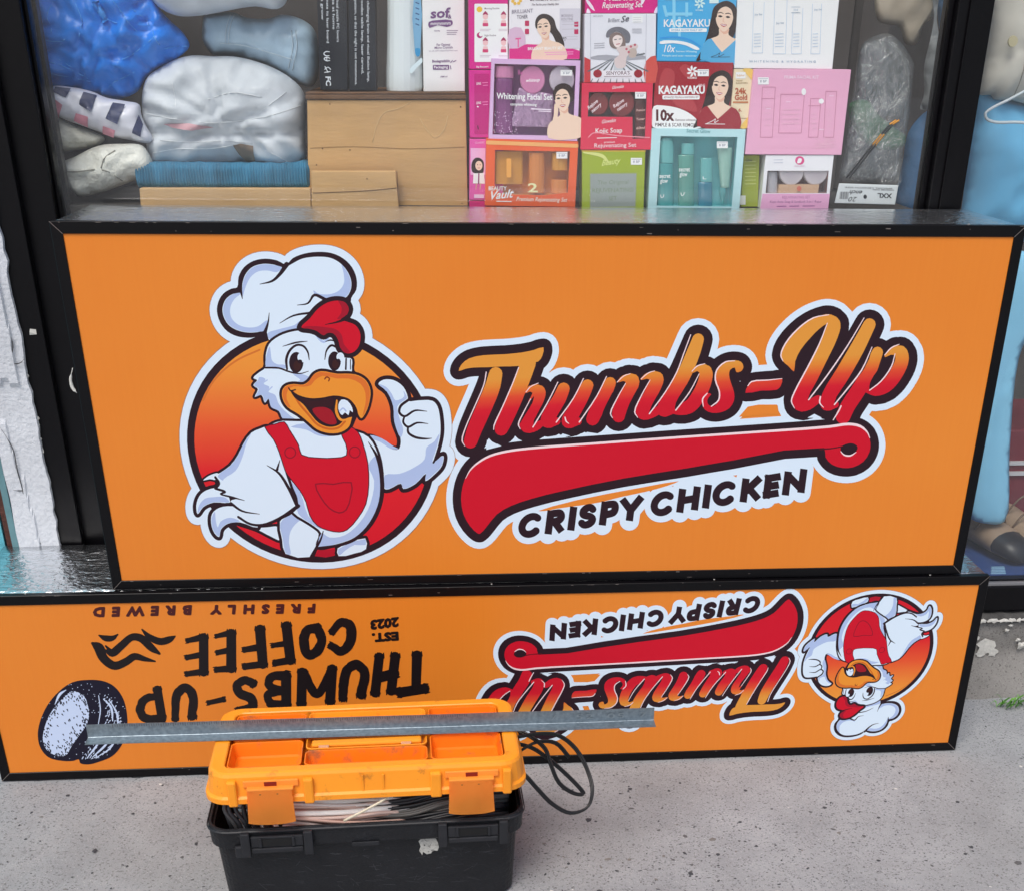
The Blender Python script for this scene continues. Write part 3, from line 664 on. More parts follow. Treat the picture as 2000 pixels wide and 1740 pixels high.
    legs = [[(545, 1470), (556, 1560), (574, 1636), (702, 1652), (722, 1615), (768, 1520), (720, 1460), (600, 1430)], [(842, 1608), (984, 1556), (988, 1612), (930, 1634), (848, 1648)]]
    torso = [(560, 955), (900, 1000), (1000, 1038), (1050, 1130), (1068, 1250), (1060, 1370), (1012, 1478), (930, 1552), (830, 1588), (742, 1602), (758, 1530), (700, 1480), (610, 1420), (560, 1300), (520, 1180), (480, 1040), (488, 986)]
    A.poly(DK, tail, 3, 14); A.poly(WH, tail, 3)
    for P in legs: A.poly(DK, P, 2, 15); A.poly(WH, P, 2)
    A.poly(SH, [(548, 1478), (560, 1560), (576, 1634), (600, 1640), (592, 1580), (600, 1520), (640, 1470), (690, 1450), (600, 1436)], 3)
    A.poly(SH, [(845, 1612), (984, 1560), (986, 1590), (930, 1590), (880, 1620), (850, 1645)], 2)
    A.poly(DK, torso, 3, 13); A.poly(WH, torso, 3)
    A.poly(SH, [(1000, 1180), (1046, 1130), (1066, 1250), (1058, 1370), (1010, 1476), (930, 1550), (830, 1586), (744, 1600), (760, 1530), (800, 1552), (880, 1540), (960, 1470), (1010, 1380), (1030, 1260)], 3)
    A.poly(SH, [(540, 1180), (600, 1260), (650, 1320), (690, 1440), (760, 1510), (700, 1478), (640, 1430), (620, 1330)], 3)
    A.poly(DK, arm_l, 2, 14); A.poly(WH, arm_l, 2)
    A.poly(SH, [(398, 1018), (358, 1072), (328, 1132), (288, 1186), (240, 1220), (222, 1236), (290, 1280), (360, 1330), (365, 1355), (300, 1310), (240, 1280), (250, 1250), (310, 1210), (350, 1140), (370, 1070)], 3)
    A.poly(SH, [(345, 1425), (440, 1440), (540, 1440), (620, 1392), (540, 1448), (450, 1482), (380, 1476), (335, 1445)], 3)
    for P in (fea1, fea2, fea3): A.poly(DK, P, 3, 18 if P is not fea3 else 10); A.poly(WH, P, 3)
    A.poly(SH, [(200, 1345), (160, 1352), (130, 1385), (122, 1428), (150, 1394), (205, 1370), (285, 1370), (260, 1345)], 3)
    A.poly(SH, [(210, 1420), (198, 1440), (193, 1480), (210, 1528), (232, 1546), (240, 1510), (275, 1480), (340, 1470), (290, 1450), (240, 1470), (225, 1500), (214, 1460)], 3)
    A.poly(WH, arm_l, 2)
    A.poly(SH, [(398, 1018), (358, 1072), (328, 1132), (288, 1186), (240, 1220), (225, 1240), (300, 1285), (360, 1330), (362, 1356), (300, 1318), (246, 1286), (256, 1252), (316, 1210), (352, 1140), (372, 1070)], 3)
    for q in ([(478, 1182, 3), (540, 1222, 12), (592, 1302, 16), (636, 1392, 20)], [(545, 1155, 3), (530, 1205, 14)], [(640, 1390, 20), (545, 1454, 17), (455, 1488, 14), (390, 1482, 12), (330, 1446, 12)], [(212, 1300, 12), (262, 1318, 12), (240, 1328, 9), (300, 1345, 9), (362, 1362, 3)], [(292, 1376, 14), (350, 1416, 10), (440, 1432, 3)], [(212, 1242, 12), (232, 1275, 12), (214, 1300, 12)]):
        A.line(DK, q)
    # dungarees
    ov = [(470, 986), (520, 974), (566, 962), (592, 1002), (638, 1078), (655, 1130), (740, 1146), (830, 1146), (890, 1132), (886, 1070), (862, 1016), (898, 985), (944, 1012), (970, 1072), (995, 1170), (1000, 1280), (985, 1380), (945, 1450), (890, 1510), (850, 1522), (790, 1512), (740, 1490), (702, 1440), (682, 1370), (650, 1310), (602, 1250), (575, 1210), (550, 1130), (515, 1050)]
    A.poly(ink('#3a0a24'), ov, 2, 5); A.poly(RED, ov, 2)
    DR = ink('#8d0824')
    A.line(DR, disc(598, 1117, 28, 14), 6, 1, True); A.line(DR, disc(930, 1115, 28, 14), 6, 1, True)
    A.line(DR, [(728, 1278), (820, 1279), (912, 1270), (910, 1340), (886, 1410), (850, 1426), (800, 1402), (755, 1345)], 7, 2, True)
    A.poly(ink('#b00a28'), [(725, 1648), (742, 1618), (830, 1612), (824, 1646), (780, 1655)], 1)
    A.line(DK, [(1000, 1062, 3), (1046, 1140, 16), (1070, 1250, 22), (1064, 1370, 22), (1014, 1482, 22), (936, 1558, 18), (840, 1594, 16), (742, 1606, 12)])
    A.line(DK, [(768, 1520, 5), (756, 1560, 10), (728, 1612, 14), (706, 1652, 16)])
    # beak over everything
    A.poly(SH, [(600, 985), (680, 1000), (740, 1030), (800, 1035), (860, 1022), (880, 1000), (760, 960)], 3)
    bk = [(557, 800), (576, 775), (615, 766), (665, 769), (695, 750), (720, 716), (756, 700), (840, 713), (900, 713), (950, 722), (990, 750), (1011, 800), (1005, 860), (986, 914), (964, 942), (950, 924), (930, 875), (915, 940), (900, 985), (860, 1012), (800, 1018), (735, 998), (690, 960), (640, 920), (585, 885), (560, 845)]
    A.poly(DK, bk, 3, 14); A.poly(ORA, bk, 3)
    A.poly(ink('#d9702a'), [(690, 757), (718, 719), (756, 703), (840, 716), (900, 716), (948, 725), (988, 752), (1008, 800), (1003, 860), (984, 912), (970, 932), (984, 872), (985, 812), (960, 765), (900, 738), (840, 738), (765, 724), (724, 748), (705, 772), (665, 780), (615, 778), (585, 800), (580, 845), (600, 885), (585, 882), (563, 843), (560, 802), (578, 778), (615, 769), (665, 772)], 2)
    A.line(ink('#c9641f'), [(610, 800), (640, 860), (690, 920), (740, 975), (800, 996), (850, 988), (880, 958)], 11)
    A.poly(DK, [(598, 796), (640, 822), (700, 838), (760, 836), (820, 825), (866, 830), (905, 845), (940, 890), (945, 935), (915, 935), (880, 946), (850, 975), (800, 986), (745, 966), (700, 916), (665, 870), (620, 835)], 3)
    A.poly(ink('#33101a'), [(650, 838), (700, 850), (760, 848), (815, 838), (815, 880), (770, 882), (712, 892), (690, 880)], 3)
    A.poly(ink('#9c0f22'), [(712, 895), (770, 884), (808, 900), (830, 940), (836, 968), (800, 973), (752, 950)], 3)
    A.line(ORA, [(838, 850, 8), (836, 910, 14), (860, 950, 12), (900, 945, 6)])
    A.poly(WH, [(846, 872), (862, 846), (892, 852), (916, 885), (920, 912), (905, 900), (898, 926), (880, 912), (866, 926), (850, 908)], 2)
    A.line(SH, [(852, 905), (870, 890), (885, 905)], 8)
    A.line(DK, [(590, 786), (600, 800), (625, 795)], 7); A.line(ink('#7c2a12'), [(776, 740), (785, 730), (800, 738), (796, 750)], 7)
    # resolve roundel entries, already in sign units
    L = []
    for e in A.L:
        if e[0] == 'ring': L.append((e[1], [('abs', ring(e[2]))]))
        else: L.append(e)
    A.L = L; base = A.mp
    inv = {}
    def mp(x, y, base=base): return base(x, y)
    # put ring polygons in by giving them pre-mapped coordinates
    A2 = Art(lambda x, y: (x, y))
    for M, Ps in A.L:
        A2.L.append((M, [P[1] if isinstance(P, tuple) else [base(*q[:2]) for q in P] for P in Ps]))
    return A2.build('emblem', parent, -.0004)
emb = emblem(signU)

# ---- script lettering, swoosh and tag line (traced at 3.346x, origin 860,560)
def wordmark(parent):
    A = Art(Z2); q = lambda P: [(x+1539,)+tuple(r) for x, *r in P]
    sl = .062; (xa, za), (xb, zb) = Z2(300, 850), Z2(300, 610)
    G = grad_mat('lettering_gradient', [(0, '#cc0c28'), (.18, '#d2152a'), (.5, '#dc4a2b'), (.8, '#e08530'), (1, '#e0963a')], za-sl*xa, zb-sl*xb, slope=sl)
    Tbar = [(120, 552), (140, 508), (190, 470), (280, 450), (420, 443), (530, 432), (610, 416), (674, 398), (666, 455), (640, 490), (590, 500), (510, 520), (400, 523), (310, 528), (220, 530), (165, 538)]
    sw = []   # letter strokes
    sw.append([(362, 570, 88), (340, 660, 100), (282, 800, 102), (225, 930, 98), (197, 1012, 88)])
    sw.append([(575, 500, 100), (530, 620, 102), (470, 770, 100), (415, 890, 96), (398, 930, 88)])
    sw.append([(560, 690, 14), (590, 668, 40), (645, 685, 82), (640, 720, 88), (600, 800, 90), (562, 880, 90), (568, 912, 88), (620, 915, 60), (665, 890, 40)])
    sw.append([(806, 668, 80), (775, 740, 88), (722, 825, 92), (702, 878, 92), (760, 880, 50)])
    sw.append([(962, 646, 78), (924, 725, 88), (868, 825, 92), (838, 880, 92), (900, 880, 50)])
    sw.append([(1110, 630, 76), (1072, 715, 86), (1018, 815, 90), (995, 866, 84)])
    sw.append([(1165, 620, 14), (1200, 600, 40), (1258, 612, 82), (1245, 660, 90), (1205, 740, 90), (1168, 820, 90), (1165, 846, 84)])
    sw.append([(1315, 605, 14), (1355, 585, 40), (1416, 598, 84), (1400, 650, 90), (1360, 735, 90), (1318, 810, 90), (1330, 832, 80), (1390, 825, 60), (1440, 800, 50)])
    sw.append([(1685, 345, 76), (1655, 430, 88), (1600, 560, 92), (1530, 690, 92), (1460, 805, 92), (1500, 810, 60)])
    sw.append(q([(110, 558, 14), (145, 535, 40), (195, 555, 84), (190, 620, 88), (150, 710, 90), (90, 785, 88), (20, 800, 80), (-50, 790, 60)]))
    sS = q([(440, 515), (425, 492), (390, 483), (340, 488), (290, 515), (258, 560), (255, 610), (272, 650), (285, 690), (280, 745), (250, 782), (215, 775), (205, 745), (222, 715), (232, 705), (205, 695), (178, 725), (172, 770), (190, 805), (235, 825), (295, 822), (350, 795), (380, 745), (380, 690), (360, 630), (348, 580), (355, 545), (385, 530), (395, 560), (425, 555), (440, 535)])
    hy = q([(470, 650), (490, 625), (540, 615), (640, 608), (695, 602), (685, 650), (660, 675), (560, 680), (455, 695)])
    Ufl = q([(1010, 183), (940, 192), (860, 228), (780, 290), (710, 375), (684, 450), (700, 490), (735, 520), (772, 556), (780, 490), (815, 415), (880, 335), (940, 275), (1000, 235)])
    sw.append(q([(1010, 205, 44), (1033, 245, 86), (1008, 330, 94), (945, 460, 96), (880, 590, 98), (822, 700, 100), (812, 765, 98), (860, 775, 70), (930, 735, 50)]))
    sw.append(q([(1266, 248, 80), (1185, 405, 94), (1090, 570, 98), (1005, 710, 96), (988, 768, 88), (1040, 770, 50)]))
    sw.append(q([(1318, 430, 72), (1262, 560, 92), (1185, 690, 96), (1125, 780, 96), (1092, 850, 96)]))
    sw.append(q([(1370, 455, 14), (1410, 425, 44), (1468, 428, 84), (1478, 480, 88), (1440, 570, 88), (1375, 650, 84), (1305, 680, 72), (1250, 670, 50)]))
    def letters(M, g):
        Ps = []
        for P in (Tbar, sS, hy, Ufl):
            R = crom(P, True, 2); Ps.append(R)
            if g: Ps += strokes(R, 2*g, True, 1)
        for s_ in sw: Ps += strokes([(a, b, c+2*g) for a, b, c in s_], 0, n=2 if g else 3)
        A.L.append((M, Ps))
    red = [(258, 1612), (240, 1606), (195, 1562), (152, 1485), (136, 1390), (146, 1300), (180, 1215), (240, 1146), (320, 1104), (440, 1076), (600, 1058), (1000, 1030), (1539, 992)]+q([(500, 958), (1000, 922), (1130, 905), (1200, 917), (1250, 957), (1272, 1020), (1264, 1082), (1226, 1140), (1160, 1177), (1090, 1182), (1020, 1160), (978, 1112), (968, 1052)])+[(1900, 1135), (1606, 1185), (1200, 1250), (800, 1332), (600, 1382), (460, 1430), (370, 1484), (305, 1562)]
    def swoosh(M, g):
        R = crom(red, True, 2); A.L.append((M, [R]+(strokes(R, 2*g, True, 1) if g else [])))
    def tagline(M, g):
        Ps = []; sw_ = 48; bl = lambda x: 1646-(x-522)*.1637; cap = 156
        def put(x0, x1, segs):
            w_ = x1-x0; h = sw_/2
            def m_(u, v_): x = x0+h+(w_-sw_)*u; return (x+.09*(v_-.5)*cap, bl(x)-(h+(cap-sw_)*v_))
            for kind, pts_ in segs:
                if kind == 'l':                      # straight limb, square ended
                    (a, b), (c, d) = m_(*pts_[0]), m_(*pts_[1]); L = hypot(c-a, d-b) or 1; ex, ey = (c-a)/L, (d-b)/L; e0 = h if len(pts_) < 3 or 's' in pts_[2] else 0; e1 = h if len(pts_) < 3 or 'e' in pts_[2] else 0
                    P = [(a-ex*e0, b-ey*e0), (c+ex*e1, d+ey*e1)]
                    Ps.extend(strokes(P, sw_+2*g, n=1, cap=bool(g)))
                else: Ps.extend(strokes([m_(*p) for p in pts_], sw_+2*g, n=5, cap=bool(g)))
        arc = lambda a0, a1, n=9, ru=.5, rv=.5, cu=.5, cv=.5: [(cu+ru*cos(a0+(a1-a0)*i/n), cv+rv*sin(a0+(a1-a0)*i/n)) for i in range(n+1)]
        C_ = [('c', arc(radians(42), radians(318), 10, .56, .53, .54))]
        I_ = [('l', ((.5, 0), (.5, 1)))]; H_ = [('l', ((0, 0), (0, 1))), ('l', ((1, 0), (1, 1))), ('l', ((0, .5), (1, .5), ''))]
        R_ = [('l', ((0, 0), (0, 1))), ('c', [(0, 1.0), (.5, 1.0), (.86, .96), (1, .76), (.86, .55), (.5, .5), (0, .5)]), ('l', ((.42, .5), (.98, 0), 'e'))]
        P_ = [('l', ((0, 0), (0, 1))), ('c', [(0, 1.0), (.5, 1.0), (.88, .95), (1, .72), (.88, .47), (.5, .41), (0, .41)])]
        S_ = [('c', [(.95, .83), (.7, 1.0), (.35, 1.0), (.07, .85), (.08, .64), (.4, .53), (.75, .45), (.98, .3), (.93, .1), (.6, -.02), (.25, .0), (0, .16)])]
        Y_ = [('l', ((0, 1), (.5, .42), 's')), ('l', ((1, 1), (.5, .42), 's')), ('l', ((.5, .5), (.5, 0), 'e'))]
        K_ = [('l', ((0, 0), (0, 1))), ('l', ((.1, .42), (.95, 1), 'e')), ('l', ((.34, .58), (1, 0), 'e'))]
        E_ = [('l', ((0, 0), (0, 1))), ('l', ((0, 1), (1, 1))), ('l', ((0, .5), (.9, .5), 'e')), ('l', ((0, 0), (1, 0)))]
        N_ = [('l', ((0, 0), (0, 1))), ('l', ((1, 0), (1, 1))), ('l', ((0, 1), (1, 0), ''))]
        for L_, x0, x1 in ((C_, 512, 664), (R_, 690, 812), (I_, 838, 886), (S_, 902, 1022), (P_, 1044, 1164), (Y_, 1172, 1318), (C_, 1376, 1530), (H_, 1550, 1694), (I_, 1718, 1766), (C_, 1780, 1934), (K_, 1964, 2094), (E_, 2114, 2218), (N_, 2240, 2390)): put(x0, x1, L_)
        A.L.append((M, Ps))
    tl = dict(txt='CRISPY CHICKEN', p0=(522, 1648), p1=(2386, 1342), upv=(14, -152), bold=.0, spacing=1.0)
    for M, g1, g2 in ((WH, 102, 40),):
        letters(M, g1-2); swoosh(M, g1-4); tagline(M, g2)
    # orange shows through the gaps of the white border
    A.poly(M_face, q([(412, 852), (470, 785), (540, 772), (660, 772), (672, 832)]), 1)
    A.poly(M_face, [(640, 1462), (900, 1390), (1300, 1312), (1560, 1268), (1480, 1300), (1340, 1338), (1180, 1372), (1050, 1405), (930, 1425), (760, 1448), (690, 1462)], 2)
    letters(DK, 58); swoosh(DK, 56)
    tagline(DK, 0)
    for P in ([(300, 1065), (305, 1000), (345, 1020), (400, 1040)], [(480, 1012), (500, 992), (530, 1008)], [(650, 996), (670, 984), (692, 994)], [(765, 988), (800, 960), (850, 975)], [(915, 974), (960, 950), (1040, 962)], q([(860, 858), (905, 832), (955, 858)])):
        A.poly(WH, P, 1)
    swoosh(RED, 0); letters(G, 0)
    # slits between the strokes
    for s_ in ([(330, 545, 10), (345, 530, 4)], [(602, 912, 10), (650, 820, 22), (700, 725, 24), (722, 650, 18), (735, 610, 12)], [(755, 886, 8), (800, 810, 18), (850, 720, 24), (885, 640, 26), (905, 590, 16)], [(905, 886, 8), (950, 810, 18), (1005, 710, 24), (1040, 630, 26), (1055, 585, 16)]):
        pass
    A.poly(DK, [(590, 742), (612, 716), (602, 760), (560, 830), (520, 895), (505, 915), (505, 960), (452, 985), (448, 960), (470, 890), (520, 800)], 2)
    A.poly(DK, [(716, 668), (750, 640), (730, 700), (680, 800), (640, 860), (608, 905), (612, 880), (650, 800), (700, 710)], 2)
    A.poly(DK, [(868, 668), (912, 632), (880, 700), (820, 795), (770, 872), (790, 800), (840, 720)], 2)
    A.poly(DK, [(1020, 650), (1068, 610), (1030, 700), (970, 795), (912, 880), (935, 800), (990, 715)], 2)
    A.poly(DK, [(1212, 632), (1180, 682), (1140, 762), (1108, 838), (1060, 890), (1048, 880), (1062, 820), (1100, 740), (1150, 660)], 2)
    A.poly(DK, [(1372, 612), (1335, 668), (1290, 755), (1262, 835), (1212, 878), (1215, 820), (1262, 715), (1315, 635)], 2)
    A.poly(DK, [(1478, 610), (1500, 600), (1460, 690), (1400, 780), (1362, 836), (1380, 780), (1425, 700)], 2)
    A.poly(DK, q([(152, 570), (140, 620), (95, 695), (40, 765), (-5, 806), (0, 760), (40, 690), (95, 610)]), 2)
    A.poly(DK, q([(985, 246), (965, 300), (915, 400), (850, 530), (805, 620), (782, 610), (780, 520), (815, 420), (880, 335), (940, 275)]), 2)
    A.poly(DK, q([(1120, 300), (1160, 320), (1080, 460), (980, 600), (900, 700), (866, 738), (880, 690), (960, 560), (1060, 390)]), 2)
    A.poly(DK, q([(1280, 410), (1230, 540), (1150, 640), (1080, 720), (1036, 772), (1050, 720), (1140, 590), (1220, 450), (1262, 380)]), 2)
    A.poly(DK, q([(1428, 445), (1415, 500), (1370, 570), (1310, 640), (1266, 676), (1270, 625), (1320, 545), (1375, 475)]), 2)
    A.poly(DK, q([(1078, 1048), (1118, 1026), (1160, 1024), (1188, 1048), (1172, 1082), (1132, 1104), (1092, 1096), (1078, 1070)]), 3)
    A.line(ink('#4a0818'), q([(1085, 1044, 8), (1020, 1056, 8), (940, 1062, 12)]))
    HI = ink('#f1d9de')
    for s_ in ([(165, 1250, 3), (195, 1196, 8), (250, 1146, 12), (325, 1104, 14), (440, 1074, 15), (600, 1054, 15), (1000, 1024, 15), (1539, 985, 15)]+q([(500, 951, 15), (1000, 915, 17), (1130, 898, 17), (1205, 912, 16), (1250, 950, 9), (1268, 990, 3)]), [(300, 560, 7), (285, 640, 7), (222, 790, 7), (165, 920, 7), (142, 1005, 8), (160, 1040, 4)], [(512, 530, 6), (470, 640, 7), (400, 800, 7), (352, 905, 8), (348, 935, 4)],
               [(560, 690, 5), (590, 655, 6), (640, 632, 5)], [(590, 735, 5), (540, 830, 7), (510, 900, 8), (522, 930, 4)], [(768, 625, 6), (700, 760, 7), (605, 918, 8)], [(935, 602, 6), (870, 730, 7), (758, 886, 8)], [(815, 855, 8), (822, 880, 8), (840, 895, 3)], [(1086, 588, 6), (1020, 720, 7), (908, 886, 8)],
               [(1155, 626, 5), (1200, 585, 6), (1240, 570, 4)], [(1210, 634, 5), (1150, 740, 7), (1112, 830, 8), (1125, 858, 4)], [(1312, 605, 5), (1360, 565, 6), (1400, 552, 4)], [(1370, 612, 5), (1310, 720, 7), (1270, 820, 8), (1290, 856, 4)], [(1636, 316, 6), (1590, 440, 7), (1545, 560, 7), (1470, 690, 7), (1366, 832, 8)],
               q([(105, 555, 5), (140, 520, 7), (190, 505, 4)]), q([(152, 572, 5), (90, 690, 7), (0, 808, 8)]), q([(385, 486, 5), (325, 493, 8), (268, 545, 9), (258, 610, 9), (285, 690, 9), (278, 745, 9), (232, 783, 7)]), q([(205, 698, 6), (175, 735, 9), (180, 785, 5)]), q([(470, 650, 5), (495, 622, 8), (600, 612, 7), (694, 602, 4)]),
               q([(1000, 185, 5), (900, 205, 8), (800, 275, 9), (715, 375, 9), (686, 450, 8), (700, 488, 4)]), q([(990, 240, 5), (940, 370, 8), (860, 530, 9), (775, 690, 9), (755, 750, 8), (775, 795, 4)]), q([(1230, 206, 5), (1120, 390, 8), (990, 580, 9), (868, 740, 8)]), q([(945, 720, 9), (940, 760, 9), (965, 790, 4)]), q([(1282, 396, 5), (1215, 545, 9), (1120, 670, 9), (1036, 772, 8)]), q([(1080, 780, 8), (1060, 820, 9), (1028, 872, 6)]), q([(1365, 448, 5), (1410, 400, 8), (1460, 378, 4)]), q([(1432, 440, 5), (1410, 520, 8), (1340, 620, 8), (1266, 678, 7)]), q([(1078, 1075, 4), (1100, 1098, 9), (1140, 1103, 10), (1178, 1080, 4)])):
        A.line(HI, s_, n=3)
    return A.build('lettering', parent, -.0003)
wm = wordmark(signU)
# the same artwork, smaller and turned over, on the lower sign
for src, sc, ang, tx, tz in ((emb, .593, radians(-178.65), 1.5796, .3675), (wm, .7617, radians(178.5), 1.6863, .3857)):
    o = bpy.data.objects.new(src.name, src.data); COL.objects.link(o); o.parent = signL
    o.rotation_euler = (0, -ang, 0); o.scale = (sc, 1, sc); o.location = (tx, 0, tz)

# ---- coffee side of the lower sign, upside down (traced at 2.3256x, origin 0,1140)
Z4 = lambda x, y: onL(x/2.3256, 1140+y/2.3256)
BK = ink('#171013')
def brush(A, P, w=46, bristle=True, seed=0):
    """dry brush stroke with ragged ends"""
    rnd = random.Random(seed); P = [p if len(p) > 2 else (p[0], p[1], w) for p in P]
    Q = crom(P, False, 5); Q = [(x+rnd.uniform(-1.5, 1.5), y+rnd.uniform(-1.5, 1.5), c*rnd.uniform(.93, 1.04)) for x, y, c in Q]
    A.L.append((BK, strokes(Q, 0, n=1)))
    if bristle:
        for end, d in ((Q[-1], Q[-2]), (Q[0], Q[1])):
            dx, dy = end[0]-d[0], end[1]-d[1]; L = hypot(dx, dy) or 1; dx /= L; dy /= L
            for k in range(5):
                off = (k-2)/2*end[2]*.42; ln = rnd.uniform(0, 7)
                A.L.append((BK, strokes([(end[0]-dy*off, end[1]+dx*off, end[2]*.3), (end[0]-dy*off+dx*(ln+end[2]*.3), end[1]+dx*off+dy*(ln+end[2]*.3), 5)], 0, n=1)))
def coffee(parent):
    A = Art(Z4); k = 0
    words = [
        # THUMBS-UP, read right to left as the sign is upside down
        [(1820, 490), (1930, 474)], [(1888, 472), (1895, 322)], [(1705, 492), (1722, 330)], [(1778, 485), (1796, 330)], [(1715, 425), (1790, 405)],
        [(1640, 500), (1655, 400, 44), (1620, 365, 44), (1580, 385, 44), (1562, 450, 44), (1558, 515, 40)],
        [(1500, 530), (1510, 385)], [(1500, 400, 38), (1440, 500, 40), (1382, 405, 38)], [(1372, 400), (1368, 540)],
        [(1300, 545), (1300, 418)], [(1300, 550), (1230, 540, 40), (1218, 500, 38), (1290, 485, 36)], [(1290, 485, 36), (1222, 460, 38), (1232, 422, 40), (1300, 415)],
        [(1150, 450, 40), (1110, 436, 38), (1075, 460, 40), (1090, 495, 42), (1140, 520, 44), (1148, 555, 42), (1085, 575, 40)],
        [(950, 537, 22), (1012, 524, 26)],
        [(872, 600, 42), (874, 500, 42), (840, 470, 40), (805, 500, 42), (795, 610, 34)],
        [(735, 600, 42), (715, 480, 40)], [(735, 610, 40), (660, 608, 38), (636, 570, 40), (660, 520, 38), (712, 510, 30)],
        # COFFEE
        [(1510, 215, 34), (1550, 172, 40), (1590, 190, 46), (1592, 260, 46), (1550, 305, 42), (1505, 280, 34)],
        [(1440, 200, 46), (1395, 210, 44), (1380, 265, 46), (1400, 320, 44), (1440, 305, 46), (1462, 250, 44), (1440, 200, 44)],
        [(1300, 190), (1318, 345)], [(1318, 345, 34), (1250, 358, 30)], [(1300, 270, 30), (1240, 278, 24)],
        [(1180, 205), (1195, 362)], [(1195, 362, 34), (1112, 374, 30)], [(1175, 285, 32), (1112, 296, 26)],
        [(1050, 225), (1050, 382)], [(1050, 382, 32), (985, 389, 26)], [(1045, 300, 30), (990, 311, 24)], [(1045, 222, 30), (985, 235, 20)],
        [(925, 245), (925, 398)], [(925, 398, 32), (850, 408, 26)], [(920, 320, 30), (850, 332, 24)], [(920, 240, 32), (855, 255, 22)]]
    for P in words: k += 1; brush(A, P, seed=k)
    # EST. 2023 and FRESHLY BREWED
    A.text(BK, 'EST.', (1806, 218), (1692, 226), (2, 34), bold=.0, grow=4); A.text(BK, '2023', (1808, 152), (1686, 166), (0, 38), bold=.0, grow=4)
    A.text(ink('#4a1a1c'), 'FRESHLY', (1430, 92), (962, 98), (-3, 36), bold=0, grow=4.5, spacing=1.9); A.text(ink('#4a1a1c'), 'BREWED', (868, 98), (428, 108), (-3, 38), bold=0, grow=4.5, spacing=1.9)
    # steam swirls
    for P in ([(420, 268, 10), (450, 290, 34), (470, 335, 30), (520, 370, 28), (575, 350, 26), (610, 328, 24), (660, 340, 16), (705, 350, 5)], [(480, 300, 8), (510, 312, 26), (550, 280, 26), (600, 240, 24), (640, 245, 26), (690, 290, 24), (725, 315, 8)], [(450, 232, 5), (480, 245, 20), (510, 245, 18), (535, 228, 5)], [(645, 205, 5), (680, 240, 20), (730, 260, 24), (770, 250, 22), (795, 236, 6)], [(480, 280, 6), (505, 305, 14)]):
        A.line(BK, [(a, b, c*1.35) for a, b, c in P], n=5)
    # coffee bean
    NB, PB = ink('#141126'), ink('#c6d6f2')
    bean = [(405, 434), (330, 445), (270, 485), (215, 550), (180, 630), (172, 690), (185, 745), (220, 785), (270, 800), (330, 802), (358, 795), (365, 812), (400, 818), (450, 806), (510, 780), (550, 735), (575, 670), (578, 600), (560, 520), (520, 465), (470, 440)]
    A.poly(NB, bean)
    half1 = [(330, 480), (280, 520), (230, 580), (200, 650), (192, 710), (210, 755), (250, 780), (300, 780), (325, 740), (360, 690), (395, 640), (408, 590), (400, 540), (385, 505)]
    half2 = [(470, 500), (520, 540), (548, 600), (555, 660), (530, 720), (480, 765), (420, 795), (385, 800), (375, 785), (400, 740), (440, 680), (470, 610), (478, 550)]
    cx1, cy1 = 300, 640; h1 = [(cx1+(x-cx1)*.97, cy1+(y-cy1)*.97) for x, y in half1]
    A.poly(PB, h1)
    for P in ([(470, 520, 3), (505, 560, 10), (512, 620, 5)], [(500, 530, 3), (532, 590, 9), (536, 650, 4)], [(470, 700, 3), (500, 660, 6), (525, 640, 3)], [(395, 790, 3), (430, 745, 9), (470, 690, 4)], [(420, 785, 3), (470, 740, 10), (505, 700, 3)], [(440, 785, 2), (500, 745, 7), (535, 690, 3)], [(250, 545, 3), (272, 500, 12), (300, 480, 3)]): A.line(PB, P)
    A.line(NB, [(445, 500, 8), (462, 560, 12), (455, 620, 12), (420, 690, 16), (380, 745, 14), (365, 800, 10)])
    A.line(PB, [(448, 505, 3), (456, 570, 5), (446, 640, 3)])
    rnd = random.Random(3)
    def inside(P, x, y):
        c = False
        for i in range(len(P)):
            (x1, y1), (x2, y2) = P[i-1][:2], P[i][:2]
            if (y1 > y) != (y2 > y) and x < (x2-x1)*(y-y1)/(y2-y1)+x1: c = not c
        return c
    def edge(P, x, y): return min(hypot(x-a, y-b) for a, b in P)
    for H in (half1, half2):
        D = crom(H, True, 6)
        for k in range(1000):
            x, y = rnd.uniform(185, 560), rnd.uniform(475, 805)
            if not inside(D, x, y): continue
            e = edge(D, x, y)
            if rnd.random() > math.exp(-max(0, e-14)/(20 if H is half1 else 12))+.05: continue
            a = rnd.uniform(-.5, .5)+(2.2 if H is half2 else 1.1); L = rnd.uniform(4, 10)
            A.L.append((NB if H is half1 else PB, strokes([(x, y, 6 if H is half1 else 4.5), (x+L*cos(a), y+L*sin(a), 2)], 0, n=1)))
    for k in range(150):
        x, y = rnd.uniform(185, 570), rnd.uniform(450, 800)
        if inside(bean, x, y) and not inside(half1, x, y) and not inside(half2, x, y) and edge(bean, x, y) > 8: A.L.append((PB, [disc(x, y, rnd.uniform(1.2, 2.6), 5)]))
    return A.build('coffee_print', parent, -.0004)
coffee(signL)

